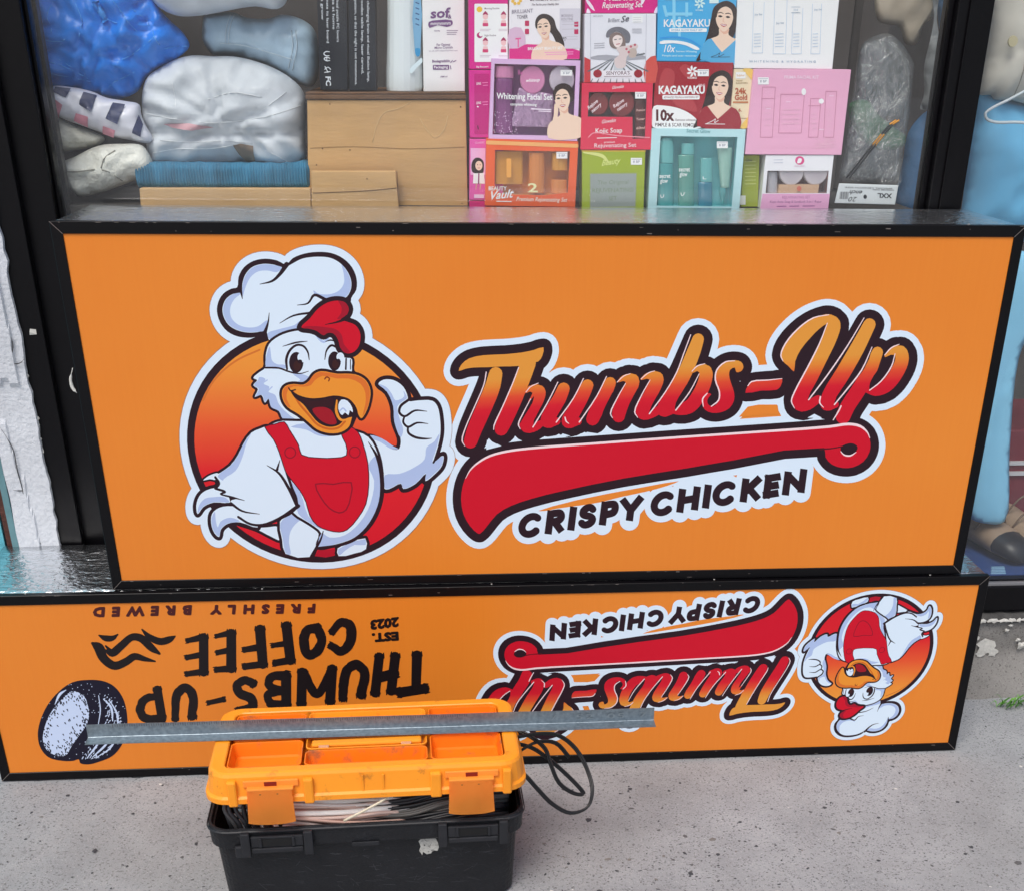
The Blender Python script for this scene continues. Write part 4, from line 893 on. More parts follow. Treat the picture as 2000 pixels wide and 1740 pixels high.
# ================================================================== TOOLBOX WITH WIRES, METAL ANGLE, CABLE LOOP
TB = Vector((.4465, -.332, 0)); TB_YAW = radians(1.6)
tb = empty('toolbox', TB, (0, 0, TB_YAW), 'battered black toolbox with orange lid left ajar, full of wires', 'toolbox')
cT, sT = cos(TB_YAW), sin(TB_YAW)
def tbl(p):                                        # world point -> toolbox local
    q = Vector(p)-TB; return Vector((q.x*cT+q.y*sT, -q.x*sT+q.y*cT, q.z))
M_tub = mat('#191a1e', .48, spec=.4, var=.3, vscale=14, bump=.25, bscale=160, darkspots=('#3d3e42', 26, .62, .78))
M_tub2 = mat('#232428', .5, spec=.4, var=.3, vscale=20)
M_or = mat('#fb9a22', .38, spec=.45, var=.07, vscale=10, darkspots=('#8a5426', 34, .60, .80))
M_or2 = mat('#fb9236', .42, spec=.4, var=.08, vscale=12, darkspots=('#8a4a20', 30, .63, .8))
M_lat = mat('#ff9c3e', .4, spec=.45, var=.06, vscale=12)
M_tray = mat('#f57c12', .42, spec=.4, var=.08, vscale=14, darkspots=('#75594a', 22, .54, .74))
HX, HY = .2375, .108                                # half sizes at the rim
# tub: lofted outer and inner shells
rings = []
def rr(hx, hy, r, z, n=6): return [(x, y, z) for x, y in rrect(-hx, hx, -hy, hy, r, n)]
for z, k in ((.0, .018), (.004, .0145), (.06, .011), (.135, .0065), (.139, .0062)): rings.append([(x-.005, y, z_) for x, y, z_ in rr(HX+.001-k*.8, HY-.006-k, .03, z)])
for z, k in ((.1395, .003), (.1425, .0), (.176, -.0015), (.179, -.0005), (.1795, .0025)): rings.append([(x-.004, y, z_) for x, y, z_ in rr(HX+.003-k, HY-.001-k, .032, z)])
for z, k in ((.178, .0035), (.1725, .0045), (.171, .007), (.12, .013), (.01, .024)): rings.append([(x-.004, y, z_) for x, y, z_ in rr(HX+.003-k, HY-.001-k, .03, z)])
loft('tub', rings, M_tub, tb, cap0=True, cap1=True, smooth=False)
# a second thin lip line, like a step moulded under the rim
loft('rim_bead', [[(x-.004, y, z_) for x, y, z_ in R_] for R_ in (rr(HX+.0056, HY+.0016, .034, .1722), rr(HX+.0072, HY+.0032, .035, .1738), rr(HX+.0072, HY+.0032, .035, .1756), rr(HX+.0056, HY+.0016, .034, .177))], M_tub2, tb)
def px_l(x, y, Y):                                  # photo pixel on the toolbox's front plane -> local x,z
    p = tbl(atY(x, y, Y)); return p.x, p.z
for cx in (-.141, .157):                            # latch keepers on the rim
    bm = bmesh.new()
    for s in (-1, 1): bm_box(bm, cx+s*.047-.007, cx+s*.047+.007, -HY-.011, -HY-.002, .130, .1765, .002)
    bm_box(bm, cx-.0395, cx+.0395, -HY-.0075, -HY-.002, .147, .168, .0015)
    bm_box(bm, cx-.0385, cx+.0385, -HY-.0095, -HY-.0025, .137, .1462, .0015)
    bm_box(bm, cx-.0265, cx-.0225, -HY-.0105, -HY-.0078, .149, .1665, .0008); bm_box(bm, cx+.0225, cx+.0265, -HY-.0105, -HY-.0078, .149, .1665, .0008)
    bm_obj('latch_keeper', bm, M_tub2, tb)
    box('keeper_slot', cx-.022, cx+.022, -HY-.0085, -HY-.0078, .1505, .164, mat('#060607', .7), tb)
bm = bmesh.new()
bm_box(bm, -.205, -.19, -HY-.0075, -HY-.001, .128, .15, .002); bm_box(bm, .2, .213, -HY-.0075, -HY-.001, .128, .15, .002); bm_box(bm, -.03, .012, -HY-.003, -HY-.0005, .136, .144, .001)
bm_obj('moulded_rib', bm, M_tub2, tb); o_ = [c for c in tb.children if c.name.startswith('moulded_rib')][0]; o_['kind'] = 'stuff'
for o_ in tb.children: o_.scale.z = .915           # low tub
# torn white sticker and scuffs on the front
stx, stz = px_l(838, 1655, -.43)
def front_y(z): return -(HY-.006-(.0065+(.011-.0065)*(.135-z)/.075))
S_pts = [(-.016, .010), (-.010, .016), (-.003, .015), (.004, .0175), (.011, .014), (.014, .006), (.0155, -.004), (.013, -.011), (.007, -.0095), (.003, -.015), (-.004, -.0165), (-.010, -.011), (-.011, -.018), (-.0155, -.009), (-.013, .0)]
mesh_py('torn_sticker', [(stx+a, front_y(stz+b)-.0008, stz+b) for a, b in S_pts], [tuple(range(len(S_pts)))], mat('#b9b8b2', .7, var=.25, vscale=160, darkspots=('#4a4a48', 240, .55, .6)), tb)
rnd = random.Random(12); v, f = [], []
for k in range(110):
    x = rnd.uniform(-.2, .2); z = rnd.uniform(.03, .128); a = rnd.choice((rnd.uniform(-.25, .25), rnd.uniform(-.25, .25), rnd.uniform(-1.4, 1.4))); L = rnd.uniform(.003, .022); w_ = rnd.uniform(.00006, .00025); b = len(v)
    dx, dz = cos(a)*L/2, sin(a)*L/2
    for q, s in ((-1, -1), (1, -1), (1, 1), (-1, 1)): zz = z+q*dz+s*w_*(cos(a)); v.append((x+q*dx-s*w_*sin(a), front_y(zz)-.0006, zz))
    f.append((b, b+1, b+2, b+3))
o = mesh_py('scratch_marks', v, f, mat('#4c4d52', .7), tb); o['kind'] = 'stuff'

# ---- lid: skirt, top rim, well, trays, ribs, latches
LZ0, LZ1 = .2135, .2605
lid = loft('lid', [rr(HX+.002, HY+.004, .034, LZ0+.0015), rr(HX+.0045, HY+.0065, .036, LZ0), rr(HX+.0045, HY+.0065, .036, LZ0+.008), rr(HX+.0005, HY+.0025, .034, LZ0+.011), rr(HX-.003, HY-.001, .033, LZ1-.006), rr(HX-.0055, HY-.0035, .031, LZ1-.0015), rr(HX-.009, HY-.007, .029, LZ1),
                 rr(HX-.026, HY-.020, .014, LZ1), rr(HX-.0275, HY-.0215, .013, LZ1-.0015), rr(HX-.029, HY-.023, .012, LZ1-.03)], M_or, tb, cap1=True)
# front ribs and bays either side of the latches
FYL = -HY-.001
for x0, x1 in ((-.205, -.191), (-.094, -.079), (.094, .111), (.203, .217)):
    o = box('rib', x0, x1, FYL-.0085, FYL+.002, LZ0-.004, LZ1-.008, M_or, lid, bev=.003, smooth=False)
box('rib', -.0085, -.0045, FYL-.0022, FYL+.001, LZ0+.010, LZ1-.009, M_or, lid, bev=.0009); box('rib', .022, .026, FYL-.0022, FYL+.001, LZ0+.010, LZ1-.009, M_or, lid, bev=.0009)
M_redslot = mat('#7d1408', .5)
for cx in (-.141, .157):
    box('hinge_bay', cx-.0405, cx+.0405, FYL-.0035, FYL+.001, LZ0+.026, LZ1-.0095, M_or2, lid, bev=.0015)
    box('release_slot', cx-.0095, cx+.0085, FYL-.0042, FYL-.0034, LZ1-.0185, LZ1-.0118, M_redslot, lid)
    # flap: gently dished plate with rounded lower corners, hanging proud of the skirt
    bm = bmesh.new(); n = 10; m_ = 12; gv = []
    zt, zb = LZ0+.0245, LZ0-.031
    for j in range(m_+1):
        row = []
        for i in range(n+1):
            u = i/n*2-1; w_ = j/m_; hw = .0325+.0025*w_
            z = zt+(zb-zt)*w_
            if w_ > .9: z += .004*(abs(u)**3)*((w_-.9)/.1)
            y = FYL-.0115-.006*w_-.0025*(1-u*u)*sin(pi*w_)
            row.append(bm.verts.new((cx-.002+u*hw, y, z)))
        gv.append(row)
    for j in range(m_):
        for i in range(n): bm.faces.new((gv[j][i], gv[j][i+1], gv[j+1][i+1], gv[j+1][i]))
    g = bmesh.ops.solidify(bm, geom=list(bm.faces), thickness=.0032)
    fl = bm_obj('latch', bm, M_lat, tb, False)
    for s in (-.0125, .0125): box('rivet_pin', cx-.003+s-.0016, cx-.003+s+.0016, FYL-.0128, FYL-.0114, zt-.009, zt-.0045, mat('#7a4a1c', .6), fl, bev=.0005)
    box('hinge_barrel', cx-.035, cx+.033, FYL-.0118, FYL-.0022, zt-.0005, zt+.0035, M_or2, fl, bev=.0012)
# trays standing in the lid well
def lid_px(x, y, z=LZ1-.002): p = tbl(atZ(x, y, z)); return p.x, p.y
def tray(name, x0, x1, y0, y1, d=.024, M=M_tray, top=LZ1-.002, r=.009):
    w_ = .0018
    R = lambda i, z, rr_: [(x, y, z) for x, y in rrect(x0+i, x1-i, y0+i, y1-i, rr_, 4)]
    return loft(name, [R(.003, top-d-.001, r*.8), R(0, top-.001, r), R(.0004, top, r), R(w_, top, r*.85), R(w_+.0004, top-.001, r*.85), R(w_+.004, top-d+.002, r*.7), R(w_+.008, top-d, r*.5)], M, lid, cap0=True, cap1=True)
yf = -HY+.0235
tray('tray', -.2075, -.0975, yf, yf+.078)
tray('tray', -.0935, .0925, yf, yf+.044)
tray('tray', .0965, .2075, yf, yf+.078)
# carrying handle folded into the middle, with its two pivots
tray('handle_well', -.0935, .0925, yf+.048, yf+.104, .012, M_or)
tray('tray', -.2075, -.0975, yf+.082, yf+.166, .02); tray('tray', .0965, .2075, yf+.082, yf+.166, .02); tray('tray', -.0935, .0925, yf+.108, yf+.166, .016, M_or)
bm = bmesh.new(); bm_box(bm, -.085, .084, yf+.058, yf+.074, LZ1-.008, LZ1-.0005, .003); bm_obj('handle', bm, M_or, lid)
for x in (-.066, .06): box('pivot', x-.008, x+.008, yf+.0505, yf+.0575, LZ1-.0095, LZ1-.001, mat('#d59a72', .5), lid, bev=.001)
box('release_slot', -.094+.012, -.094+.026, yf+.0505, yf+.0515, LZ1-.0125, LZ1-.006, M_redslot, lid)

# ---- wires in the tub (each bundle is a thing of its own lying inside)
def tw_(x, y, z): return (TB.x+x*cT-y*sT, TB.y+x*sT+y*cT, z)
wb = empty('wire_bundle', tw_(-.02, -.07, .15), label='bundle of pale flat twin wires bulging from the open toolbox', cat='wire')
def Wb(o, par): o.parent = par; o.matrix_parent_inverse = Matrix.Translation(-par.location); return o
cols = ['#efe8e2', '#e2d0c6', '#d3b6aa', '#f4f0ea', '#c09c8e', '#e0c6b8', '#efe6dc', '#b08c7e']
rnd = random.Random(5)
for k in range(30):
    u = k/29; z0 = .150+.058*u; y0 = -HY+(.018 if u < .3 else .004)+.04*u+rnd.uniform(-.002, .002)
    xl = -.20+rnd.uniform(-.01, .02); xr = .06+.05*u+rnd.uniform(-.02, .03)
    dz = rnd.uniform(-.006, .006)
    P = [tw_(xl, y0+.02, z0-.010+dz), tw_(xl+.07, y0, z0+rnd.uniform(-.002, .003)), tw_(-.04, y0-.002, z0+.004-.016*(1-u)+rnd.uniform(-.002, .002)), tw_(.03, y0+.003, z0-.002-.010*(1-u)+dz), tw_(xr, y0+.018, z0-.010-.012*(1-u)), tw_(xr+.05, y0+.05, z0-.03)]
    Wb(tube('wire', P, .0028, mat(cols[(k*3+int(u*4)) % 8], .5), None, 6, 1.35), wb)
bb_ = empty('cable_bundle', tw_(.1, -.06, .15), label='bundle of black cables coiled in the right half of the toolbox', cat='cable')
for k in range(22):
    u = k/21; z0 = .140+.056*u; y0 = -HY+(.02 if u < .45 else .008)+.036*u+rnd.uniform(-.003, .003); c = rnd.choice(('#1b1b1e', '#2a2a2d', '#3a3a3d', '#141416', '#56534f'))
    P = [tw_(-.05+rnd.uniform(-.03, .03), y0+.03, z0-.03), tw_(.0+rnd.uniform(-.02, .02), y0, z0-.006), tw_(.06, y0-.004, z0-.002+rnd.uniform(-.004, .004)), tw_(.12, y0-.002, z0+.012*u+.006), tw_(.18, y0+.006, z0+.012), tw_(.212, y0+.03, z0-.002), tw_(.215, y0+.08, z0-.03)]
    Wb(tube('cable', P, .0034, mat(c, .42), None, 6, 1.2), bb_)
bl_ = empty('cable_bundle', tw_(-.2, -.06, .15), label='bunch of black cables standing in the left corner of the toolbox', cat='cable')
for k in range(11):
    x = -.222+.0072*k; P = [tw_(x+.03, -HY+.09, .205), tw_(x+.012+rnd.uniform(-.004, .004), -HY+.045, .205), tw_(x+rnd.uniform(-.004, .006), -HY+.022+rnd.uniform(0, .006), .188), tw_(x+.006+rnd.uniform(-.004, .006), -HY+.018, .165), tw_(x+.018, -HY+.022, .13)]
    Wb(tube('cable', P, .0029, mat(rnd.choice(('#17171a', '#26262a', '#3a393a', '#111113')), .42), None, 6, 1.25), bl_)
p0, p1 = atY(672, 1602, -.448), atY(757, 1556, -.437)
ct = tube('loose_wire', [p0, (p0+p1)/2+Vector((0, -.004, .001)), p1, p1+Vector((.02, .03, .008))], .0021, mat('#d9cdb4', .5), None, 6, 1.6)
tag(ct, 'single cream wire end sticking out diagonally over the toolbox rim', 'wire')
# black twin flex looping out on the right of the box
lp = empty('cable_loop', atY(1016, 1500, -.33), label='black twin cable looping out of the toolbox in front of the lower sign', cat='cable')
paths = [[(1005, 1440, -.30), (1050, 1432, -.29), (1090, 1435, -.29), (1125, 1462, -.30), (1150, 1510, -.32), (1157, 1545, -.34), (1148, 1575, -.35), (1115, 1587, -.36), (1080, 1570, -.36), (1050, 1540, -.36), (1022, 1510, -.35), (1000, 1500, -.33)],
         [(1000, 1478, -.29), (1022, 1462, -.285), (1050, 1448, -.28), (1085, 1450, -.28), (1112, 1478, -.285)], [(1005, 1450, -.27), (1040, 1460, -.27), (1070, 1480, -.28), (1110, 1515, -.29), (1138, 1545, -.30), (1140, 1550, -.302), (1120, 1548, -.31), (1092, 1528, -.31), (1075, 1490, -.30), (1065, 1462, -.29), (1040, 1440, -.28), (1010, 1425, -.27)]]
paths.append([(1085, 1449, -.281), (1118, 1472, -.29), (1146, 1515, -.31)])
for P in paths[:1]+paths[1:3]:
    Q = [atY(x, y, Y) for x, y, Y in P]
    for s in (-1, 1): Wb(tube('flex', [q+Vector((s*.0011, 0, s*.0013)) for q in Q], .0021, mat('#1d1d1f', .4, spec=.5), None, 7), lp)

# ---- galvanised steel angle laid across the lid
zc = LZ1+.0016
a0, a1 = atZ(172, 1441, zc), atZ(1277, 1407, zc)
ang = atan2(a1.y-a0.y, a1.x-a0.x); Ls = (a1-a0).length
M_galv = bpy.data.materials.new('galvanised_steel'); M_galv.use_nodes = True; t = M_galv.node_tree; b = t.nodes['Principled BSDF']
b.inputs['Metallic'].default_value = .85; b.inputs['Roughness'].default_value = .42
tc = t.nodes.new('ShaderNodeTexCoord'); n1 = t.nodes.new('ShaderNodeTexNoise'); n1.inputs['Scale'].default_value = 160; n1.inputs['Detail'].default_value = 5; t.links.new(tc.outputs['Object'], n1.inputs['Vector'])
r1 = t.nodes.new('ShaderNodeValToRGB'); r1.color_ramp.elements[0].position = .32; r1.color_ramp.elements[1].position = .7; r1.color_ramp.elements[0].color = lin('#7f8a92'); r1.color_ramp.elements[1].color = lin('#9aa6ae')
t.links.new(n1.outputs['Fac'], r1.inputs[0]); t.links.new(r1.outputs[0], b.inputs['Base Color'])
st = empty('steel_angle', a0, (0, 0, ang), 'long galvanised steel angle laid across the orange toolbox lid', 'metal strip')
bm = bmesh.new(); prof = [(-.021, 0), (-.0215, .0009), (0, .0012), (.0004, .0016), (.0012, .0228), (.0021, .0228), (.0016, .0012), (.0008, 0)]
nL = 40; rows = []
for i in range(nL+1):
    x = Ls*i/nL; rows.append([bm.verts.new((x, p[0]+.0003*sin(x*23), p[1]+.0002*sin(x*31))) for p in prof])
for i in range(nL):
    for k in range(len(prof)): bm.faces.new((rows[i][k], rows[i][(k+1) % 8], rows[i+1][(k+1) % 8], rows[i+1][k]))
bm.faces.new(rows[0]); bm.faces.new(rows[-1][::-1])
bm_obj('angle', bm, M_galv, st)
# embossed scale marks along the upper edge and the punched figures near the right end
v, f = [], []
for k in range(150):
    x = .04+k*(Ls*.62/150); h = .0035 if k % 5 else .0055; b0 = len(v); w_ = .0004
    v += [(x-w_, .00085, .0222-h), (x+w_, .00085, .0222-h), (x+w_, .00110, .0225), (x-w_, .00110, .0225)]; f.append((b0, b0+1, b0+2, b0+3))
v = [(a, b_-.0006-(.0002), c) for a, b_, c in v]
o = mesh_py('scale_marks', v, f, mat('#5d5a60', .6), st); o['kind'] = 'stuff'
A = Art(lambda x, y: (x, y)); A.text(mat('#98a2a8', .45, .7), '/   52  05  7', (Ls-.165, .0075), (Ls-.012, .0075), (0, .009), bold=0, spacing=1.1)
o = A.build('stamped_figures', st, .0); o['kind'] = 'stuff'
for q in o.data.vertices: q.co.y = .0016/2-.0005+.0
o.location.y = -.0012

# ================================================================== GOODS BEHIND THE GLASS
Za = lambda x, y: (x/3.125, y/3.125)               # drawing frames of the photo used for measuring
Zb = lambda x, y: (600+x/3.448, y/3.448)
Zc = lambda x, y: (1120+x/3.571, y/3.571)
Zd = lambda x, y: (1560+x/3.782, y/3.782)
M_film = bpy.data.materials.new('clear_film'); M_film.use_nodes = True; t = M_film.node_tree; t.nodes.remove(t.nodes['Principled BSDF'])
tr = t.nodes.new('ShaderNodeBsdfTransparent'); gl = t.nodes.new('ShaderNodeBsdfGlossy'); gl.inputs['Roughness'].default_value = .12; mx = t.nodes.new('ShaderNodeMixShader'); mx.inputs[0].default_value = .10
t.links.new(tr.outputs[0], mx.inputs[1]); t.links.new(gl.outputs[0], mx.inputs[2]); t.links.new(mx.outputs[0], t.nodes['Material Output'].inputs[0])
def lift(c, g=1.28):                                 # printed card and inks of the packages, a little paler than first sampled
    return tuple(min(.92, v*g) for v in lin(c)[:3])
ink0 = ink
def ink(c): return mat(lift(c), rough=.42, spec=.35, name='ink')
def board(c, **k): return mat(lift(c), .38, spec=.4, name='card', **k)

class Pack:
    """a carton: its front quad measured in a drawing frame on the plane y = Y"""
    def __init__(s, name, Z, quad, Y, depth, col, label, cat='box', group='beauty boxes stacked behind the glass', hole=None, side=None, back=None):
        s.Z, s.Y = Z, Y; P = [atY(*Z(*q), Y) for q in quad]            # TL TR BR BL
        cx = sum(p.x for p in P)/4; z0 = min(P[2].z, P[3].z)
        s.o = Vector((cx, Y, z0)); s.root = empty(name, s.o, (0, 0, 0), label, cat, group)
        q = [(p.x-cx, p.z-z0) for p in P]; M = board(col); Ms = board(side) if side else M
        if not hole:
            v = [(x, 0, z) for x, z in q]+[(x, depth, z) for x, z in q]
            bm = bmesh.new(); vs_ = [bm.verts.new(p) for p in v]
            for fc in ((0, 3, 2, 1), (4, 5, 6, 7), (0, 1, 5, 4), (1, 2, 6, 5), (2, 3, 7, 6), (3, 0, 4, 7)): bm.faces.new([vs_[i] for i in fc])
            bm.normal_update(); bmesh.ops.bevel(bm, geom=list(bm.edges), offset=.0008, segments=1, affect='EDGES')
            bm_obj('carton', bm, M, s.root)
        else:
            h = [(p.x-cx, p.z-z0) for p in (atY(*Z(*r), Y) for r in hole)]; n = len(h)
            # front with a cut-out: planar arrangement, then side walls and a recessed tray
            A = Art(lambda x, y: (x, y)); A.L = [(M, [q]), ('hole', [h])]
            r = delaunay_2d_cdt([Vector(p) for p in ccw(q)+ccw(h)], [], [list(range(4)), list(range(4, 4+n))], 0, 1e-6)
            ff = [t for t, o in zip(r[2], r[5]) if o and not within([Vector(p) for p in h], range(n), sum(r[0][i][0] for i in t)/3, sum(r[0][i][1] for i in t)/3)]
            v = [(p[0], 0, p[1]) for p in r[0]]; b = len(v)
            v += [(x, 0, z) for x, z in q]+[(x, depth, z) for x, z in q]; ff += [(b, b+1, b+5, b+4), (b+1, b+2, b+6, b+5), (b+2, b+3, b+7, b+6), (b+3, b, b+4, b+7), (b+4, b+5, b+6, b+7)]
            mesh_py('carton', v, ff, M, s.root)
            hh = ccw(h); v = [(x, .0004, z) for x, z in hh]+[(x, depth*.55, z) for x, z in hh]
            mesh_py('tray', v, [(i, (i+1) % n, n+(i+1) % n, n+i) for i in range(n)]+[tuple(range(n, 2*n))], board(back or col), s.root)
            mesh_py('film_window', [(x, .0002, z) for x, z in hh], [tuple(range(n))], M_film, s.root)
        s.A = Art(s.map)
    def map(s, x, y): p = atY(*s.Z(x, y), s.Y); return (p.x-s.o.x, p.z-s.o.z)
    def loc(s, x, y, dy=0): p = atY(*s.Z(x, y), s.Y+dy); return Vector((p.x-s.o.x, dy, p.z-s.o.z))
    def done(s, y=-.0005, name='print'):
        if s.A.L: s.A.build(name, s.root, y)
        return s
    def jar(s, name, x, y, r, M, dy=.006, d=.012):
        c = s.loc(x, y, dy); R = (s.loc(x+r, y, dy)-c).x; n = 24
        rings = [[(c.x+R*k*cos(2*pi*i/n), dy+yy, c.z+R*k*sin(2*pi*i/n)) for i in range(n)] for k, yy in ((.93, 0), (1, .0012), (1, d))]
        return loft(name, rings, M, s.root, cap0=True, smooth=False)
    def bottle(s, name, prof, M, dy=.012, flat=.6):
        """prof: list of (half width, y) about centre x in drawing units -> revolved, flattened in depth"""
        cx = prof[0]; n = 14; rings = []
        for hw, yy in prof[1:]:
            c = s.loc(cx, yy, dy); R = max(.0004, (s.loc(cx+hw, yy, dy)-c).x); rings.append([(c.x+R*cos(2*pi*i/n), dy+min(R*flat, .0105)*sin(2*pi*i/n), c.z) for i in range(n)])
        return loft(name, rings, M, s.root, cap0=True, cap1=True, smooth=False)
    def tagp(s, x0, y0, x1, y1):                       # price sticker with a smudge of figures
        s.A.rect(ink('#e9ebee'), x0, y0, x1, y1); m_ = ink('#7a7f90'); h = y1-y0
        s.A.text(m_, '8 BP', (x0+(x1-x0)*.2, y0+h*.72), (x1-(x1-x0)*.2, y0+h*.72), (0, -h*.34), bold=.01); s.A.line(m_, [(x0+6, y0+h*.2), (x1-6, y0+h*.2)], h*.06, 1)

SK, SK2, HR, LIP = ink('#e6c0ab'), ink('#d3a48d'), ink('#2a1a18'), ink('#b0484a')
def portrait(A, cx, cy, s, top='#e6c0ab', hair='long', tilt=0.0, hairc='#2a1a18', skin='#e6c0ab', brim=False):
    """printed half-length portrait; s = half the face height"""
    H, K, K2 = ink(hairc), ink(skin), SK2
    def T(P):
        c, n = cos(tilt), sin(tilt); return [(cx+(p[0]*c-p[1]*n)*s, cy+(p[0]*n+p[1]*c)*s)+tuple(v*s for v in p[2:]) for p in P]
    if hair == 'long': A.poly(H, T([(-.2, -1.35), (.55, -1.3), (1.0, -.7), (1.05, .3), (.95, 1.3), (.6, 2.2), (-.2, 2.0), (-.95, 3.1), (-1.9, 3.7), (-1.5, 2.6), (-1.2, 1.4), (-1.05, .2), (-.9, -.8)]))
    if hair == 'tail': A.poly(H, T([(-.3, -1.3), (.5, -1.35), (1.15, -.8), (1.35, .2), (1.75, 1.0), (1.9, 2.2), (1.4, 2.7), (1.1, 1.6), (.7, .6), (-.6, -.5)]))
    if hair == 'bun': A.poly(H, T([(-.6, -1.1), (0, -1.45), (.7, -1.3), (1.1, -.7), (1.0, .2), (.6, .3), (-.5, -.4)]))
    g = ink(top)
    A.poly(K, T([(-.3, .8), (.45, .7), (.5, 1.3), (1.4, 1.7), (1.9, 2.2), (2.0, 3.4), (-1.5, 3.4), (-1.4, 2.2), (-.9, 1.75), (-.3, 1.4)]), 3)
    if top != skin: A.poly(g, T([(-1.3, 2.0), (-.85, 1.75), (.1, 2.75), (1.15, 1.6), (1.9, 2.1), (2.05, 3.5), (-1.6, 3.5)]), 2)
    A.poly(K2, T([(-.3, .8), (.45, .7), (.47, 1.1), (.1, 1.3)]), 2)
    A.poly(K, T([(0, -1.0), (.5, -.85), (.72, -.3), (.68, .3), (.45, .8), (.08, 1.08), (-.3, .85), (-.6, .35), (-.66, -.25), (-.45, -.8)]), 4)
    A.poly(H, T([(-.75, -.05), (-.75, -.7), (-.4, -1.25), (.2, -1.42), (.75, -1.1), (.98, -.4), (.85, .3), (.72, -.2), (.5, -.75), (.1, -.95), (-.3, -.8), (-.55, -.45), (-.62, 0)]), 4)
    D = ink('#2b1c1c')
    for x in (-.32, .3):
        A.poly(D, T([(x-.19, -.12), (x, -.22), (x+.19, -.12), (x, -.03)]), 2); A.line(D, T([(x-.24, -.36, .05), (x, -.44, .08), (x+.24, -.36, .04)]), n=2)
    A.line(SK2, T([(-.02, -.05, .05), (-.06, .25, .07), (.08, .32, .05)]), n=2)
    A.poly(LIP, T([(-.26, .52), (-.06, .46), (.02, .49), (.12, .46), (.3, .52), (.03, .72)]), 2); A.line(ink('#f0e6e4'), T([(-.16, .545, .05), (.02, .565, .07), (.2, .545, .05)]), n=1)

# ---------------------------------------------------------------- left: wooden box, tall packages on it
M_wood = mat('#c9a06c', .6, spec=.3, var=.13, vscale=5, bump=.1, bscale=60, stretch=(1, 1, 5), darkspots=('#6e5234', 22, .68, .8))
def quadbox(name, Z, quad, Y, depth, M, parent=None, label=None, cat=None, group=None, bev=.001):
    P = [atY(*Z(*q), Y) for q in quad]; bm = bmesh.new(); vs_ = [bm.verts.new((p.x, yy, p.z)) for yy in (Y, Y+depth) for p in P]
    for fc in ((0, 3, 2, 1), (4, 5, 6, 7), (0, 1, 5, 4), (1, 2, 6, 5), (2, 3, 7, 6), (3, 0, 4, 7)): bm.faces.new([vs_[i] for i in fc])
    bm.normal_update()
    if bev: bmesh.ops.bevel(bm, geom=list(bm.edges), offset=bev, segments=1, affect='EDGES')
    o = bm_obj(name, bm, M, parent); 
    if label: tag(o, label, cat, group)
    return o
wbx = empty('wooden_box', atY(757, 405, .372), label='plain plywood box behind the glass carrying the tall packages', cat='box')
def WB(o): o.parent = wbx; o.matrix_parent_inverse = Matrix.Translation(-wbx.location); return o
WB(quadbox('front_board', Zb, [(0, 676), (1068, 676), (1082, 1412), (8, 1412)], .372, .014, M_wood))
M_ply = mat('#6b4a2c', .7, var=.4, vscale=9, stretch=(1, 1, 14), bump=.3, bscale=60)
WB(quadbox('top_board', Zb, [(-12, 640), (1070, 640), (1070, 671), (-10, 671)], .368, .28, M_ply)); WB(quadbox('top_board', Zb, [(-12, 622), (1066, 622), (1068, 637), (-12, 637)], .370, .28, M_ply))
WB(quadbox('side_board', Zb, [(1053, 676), (1068, 676), (1080, 1412), (1066, 1412)], .3865, .26, M_wood))
quadbox('plank', Zb, [(-1130, 1272), (22, 1272), (26, 1406), (-1120, 1406)], .347, .09, mat('#d0a874', .6, spec=.3, var=.13, vscale=5, bump=.1, bscale=60, stretch=(1, 1, 5), darkspots=('#6e5234', 22, .68, .8)), None, 'long low board carrying the folded blue cloth', 'plank')
quadbox('plank', Zb, [(28, 1155), (596, 1155), (618, 1406), (30, 1406)], .346, .015, mat('#d0a874', .6, spec=.3, var=.13, vscale=5, bump=.1, bscale=60, stretch=(1, 1, 5), darkspots=('#6e5234', 22, .68, .8)), None, 'low offcut plank standing in front of the plywood box', 'plank')
# creases, nail heads and tape marks on the boards
def mark(pts, w_, c, Y): WB(tube('crease', [atY(*Zb(*p), Y) for p in pts], w_, mat(c, .8), None, 5))
mark([(40, 1302), (200, 1296), (420, 1286), (602, 1268)], .0006, '#6a4e30', .3456); mark([(604, 1158), (608, 1270), (616, 1400)], .0006, '#7a5c3a', .3715); mark([(20, 1000), (300, 990), (700, 1004), (1060, 992)], .0004, '#9a7648', .3716)
mark([(700, 690), (610, 735), (520, 760), (470, 840), (440, 960)], .0005, '#d8b888', .3717); mark([(760, 800), (800, 870), (860, 930), (920, 880), (948, 780)], .0005, '#d8b888', .3717)
for x, y in ((100, 1000), (285, 1010), (60, 1110), (1030, 720), (1040, 1370), (400, 1205), (150, 700)): mark([(x, y), (x+6, y+4)], .0010, '#4a3524', .3717 if y < 1150 else .3457)
# crack in the plank
NV = '#10151f'
def navy(quad, lines, marks, label):
    k = Pack('lamp_box', Zb, quad, .385, .07, NV, label, 'box', 'dark packages on the plywood box'); W_ = ink('#cfd4da')
    for x, y0, y1, s_ in lines: k.A.text(W_, s_, (x, y0), (x+4, y1), (16, 0), bold=.004)
    if marks:
        k.A.line(W_, [(150, 352, 5), (128, 350, 6), (112, 364, 6), (126, 378, 6), (148, 378, 5)][::1]); k.A.line(W_, [(152, 395, 5), (132, 388, 6), (114, 398, 6), (130, 412, 6), (152, 410, 5)]); k.A.line(W_, [(132, 390), (132, 408)], 5)
        k.A.line(W_, [(118, 470), (140, 455), (158, 470)], 5); k.A.line(W_, [(118, 490), (155, 485)], 5); k.A.line(W_, [(120, 450), (140, 490)], 5)
        k.A.text(W_, 'FC', (124, 518), (128, 580), (32, 0), bold=.03)
    k.done()
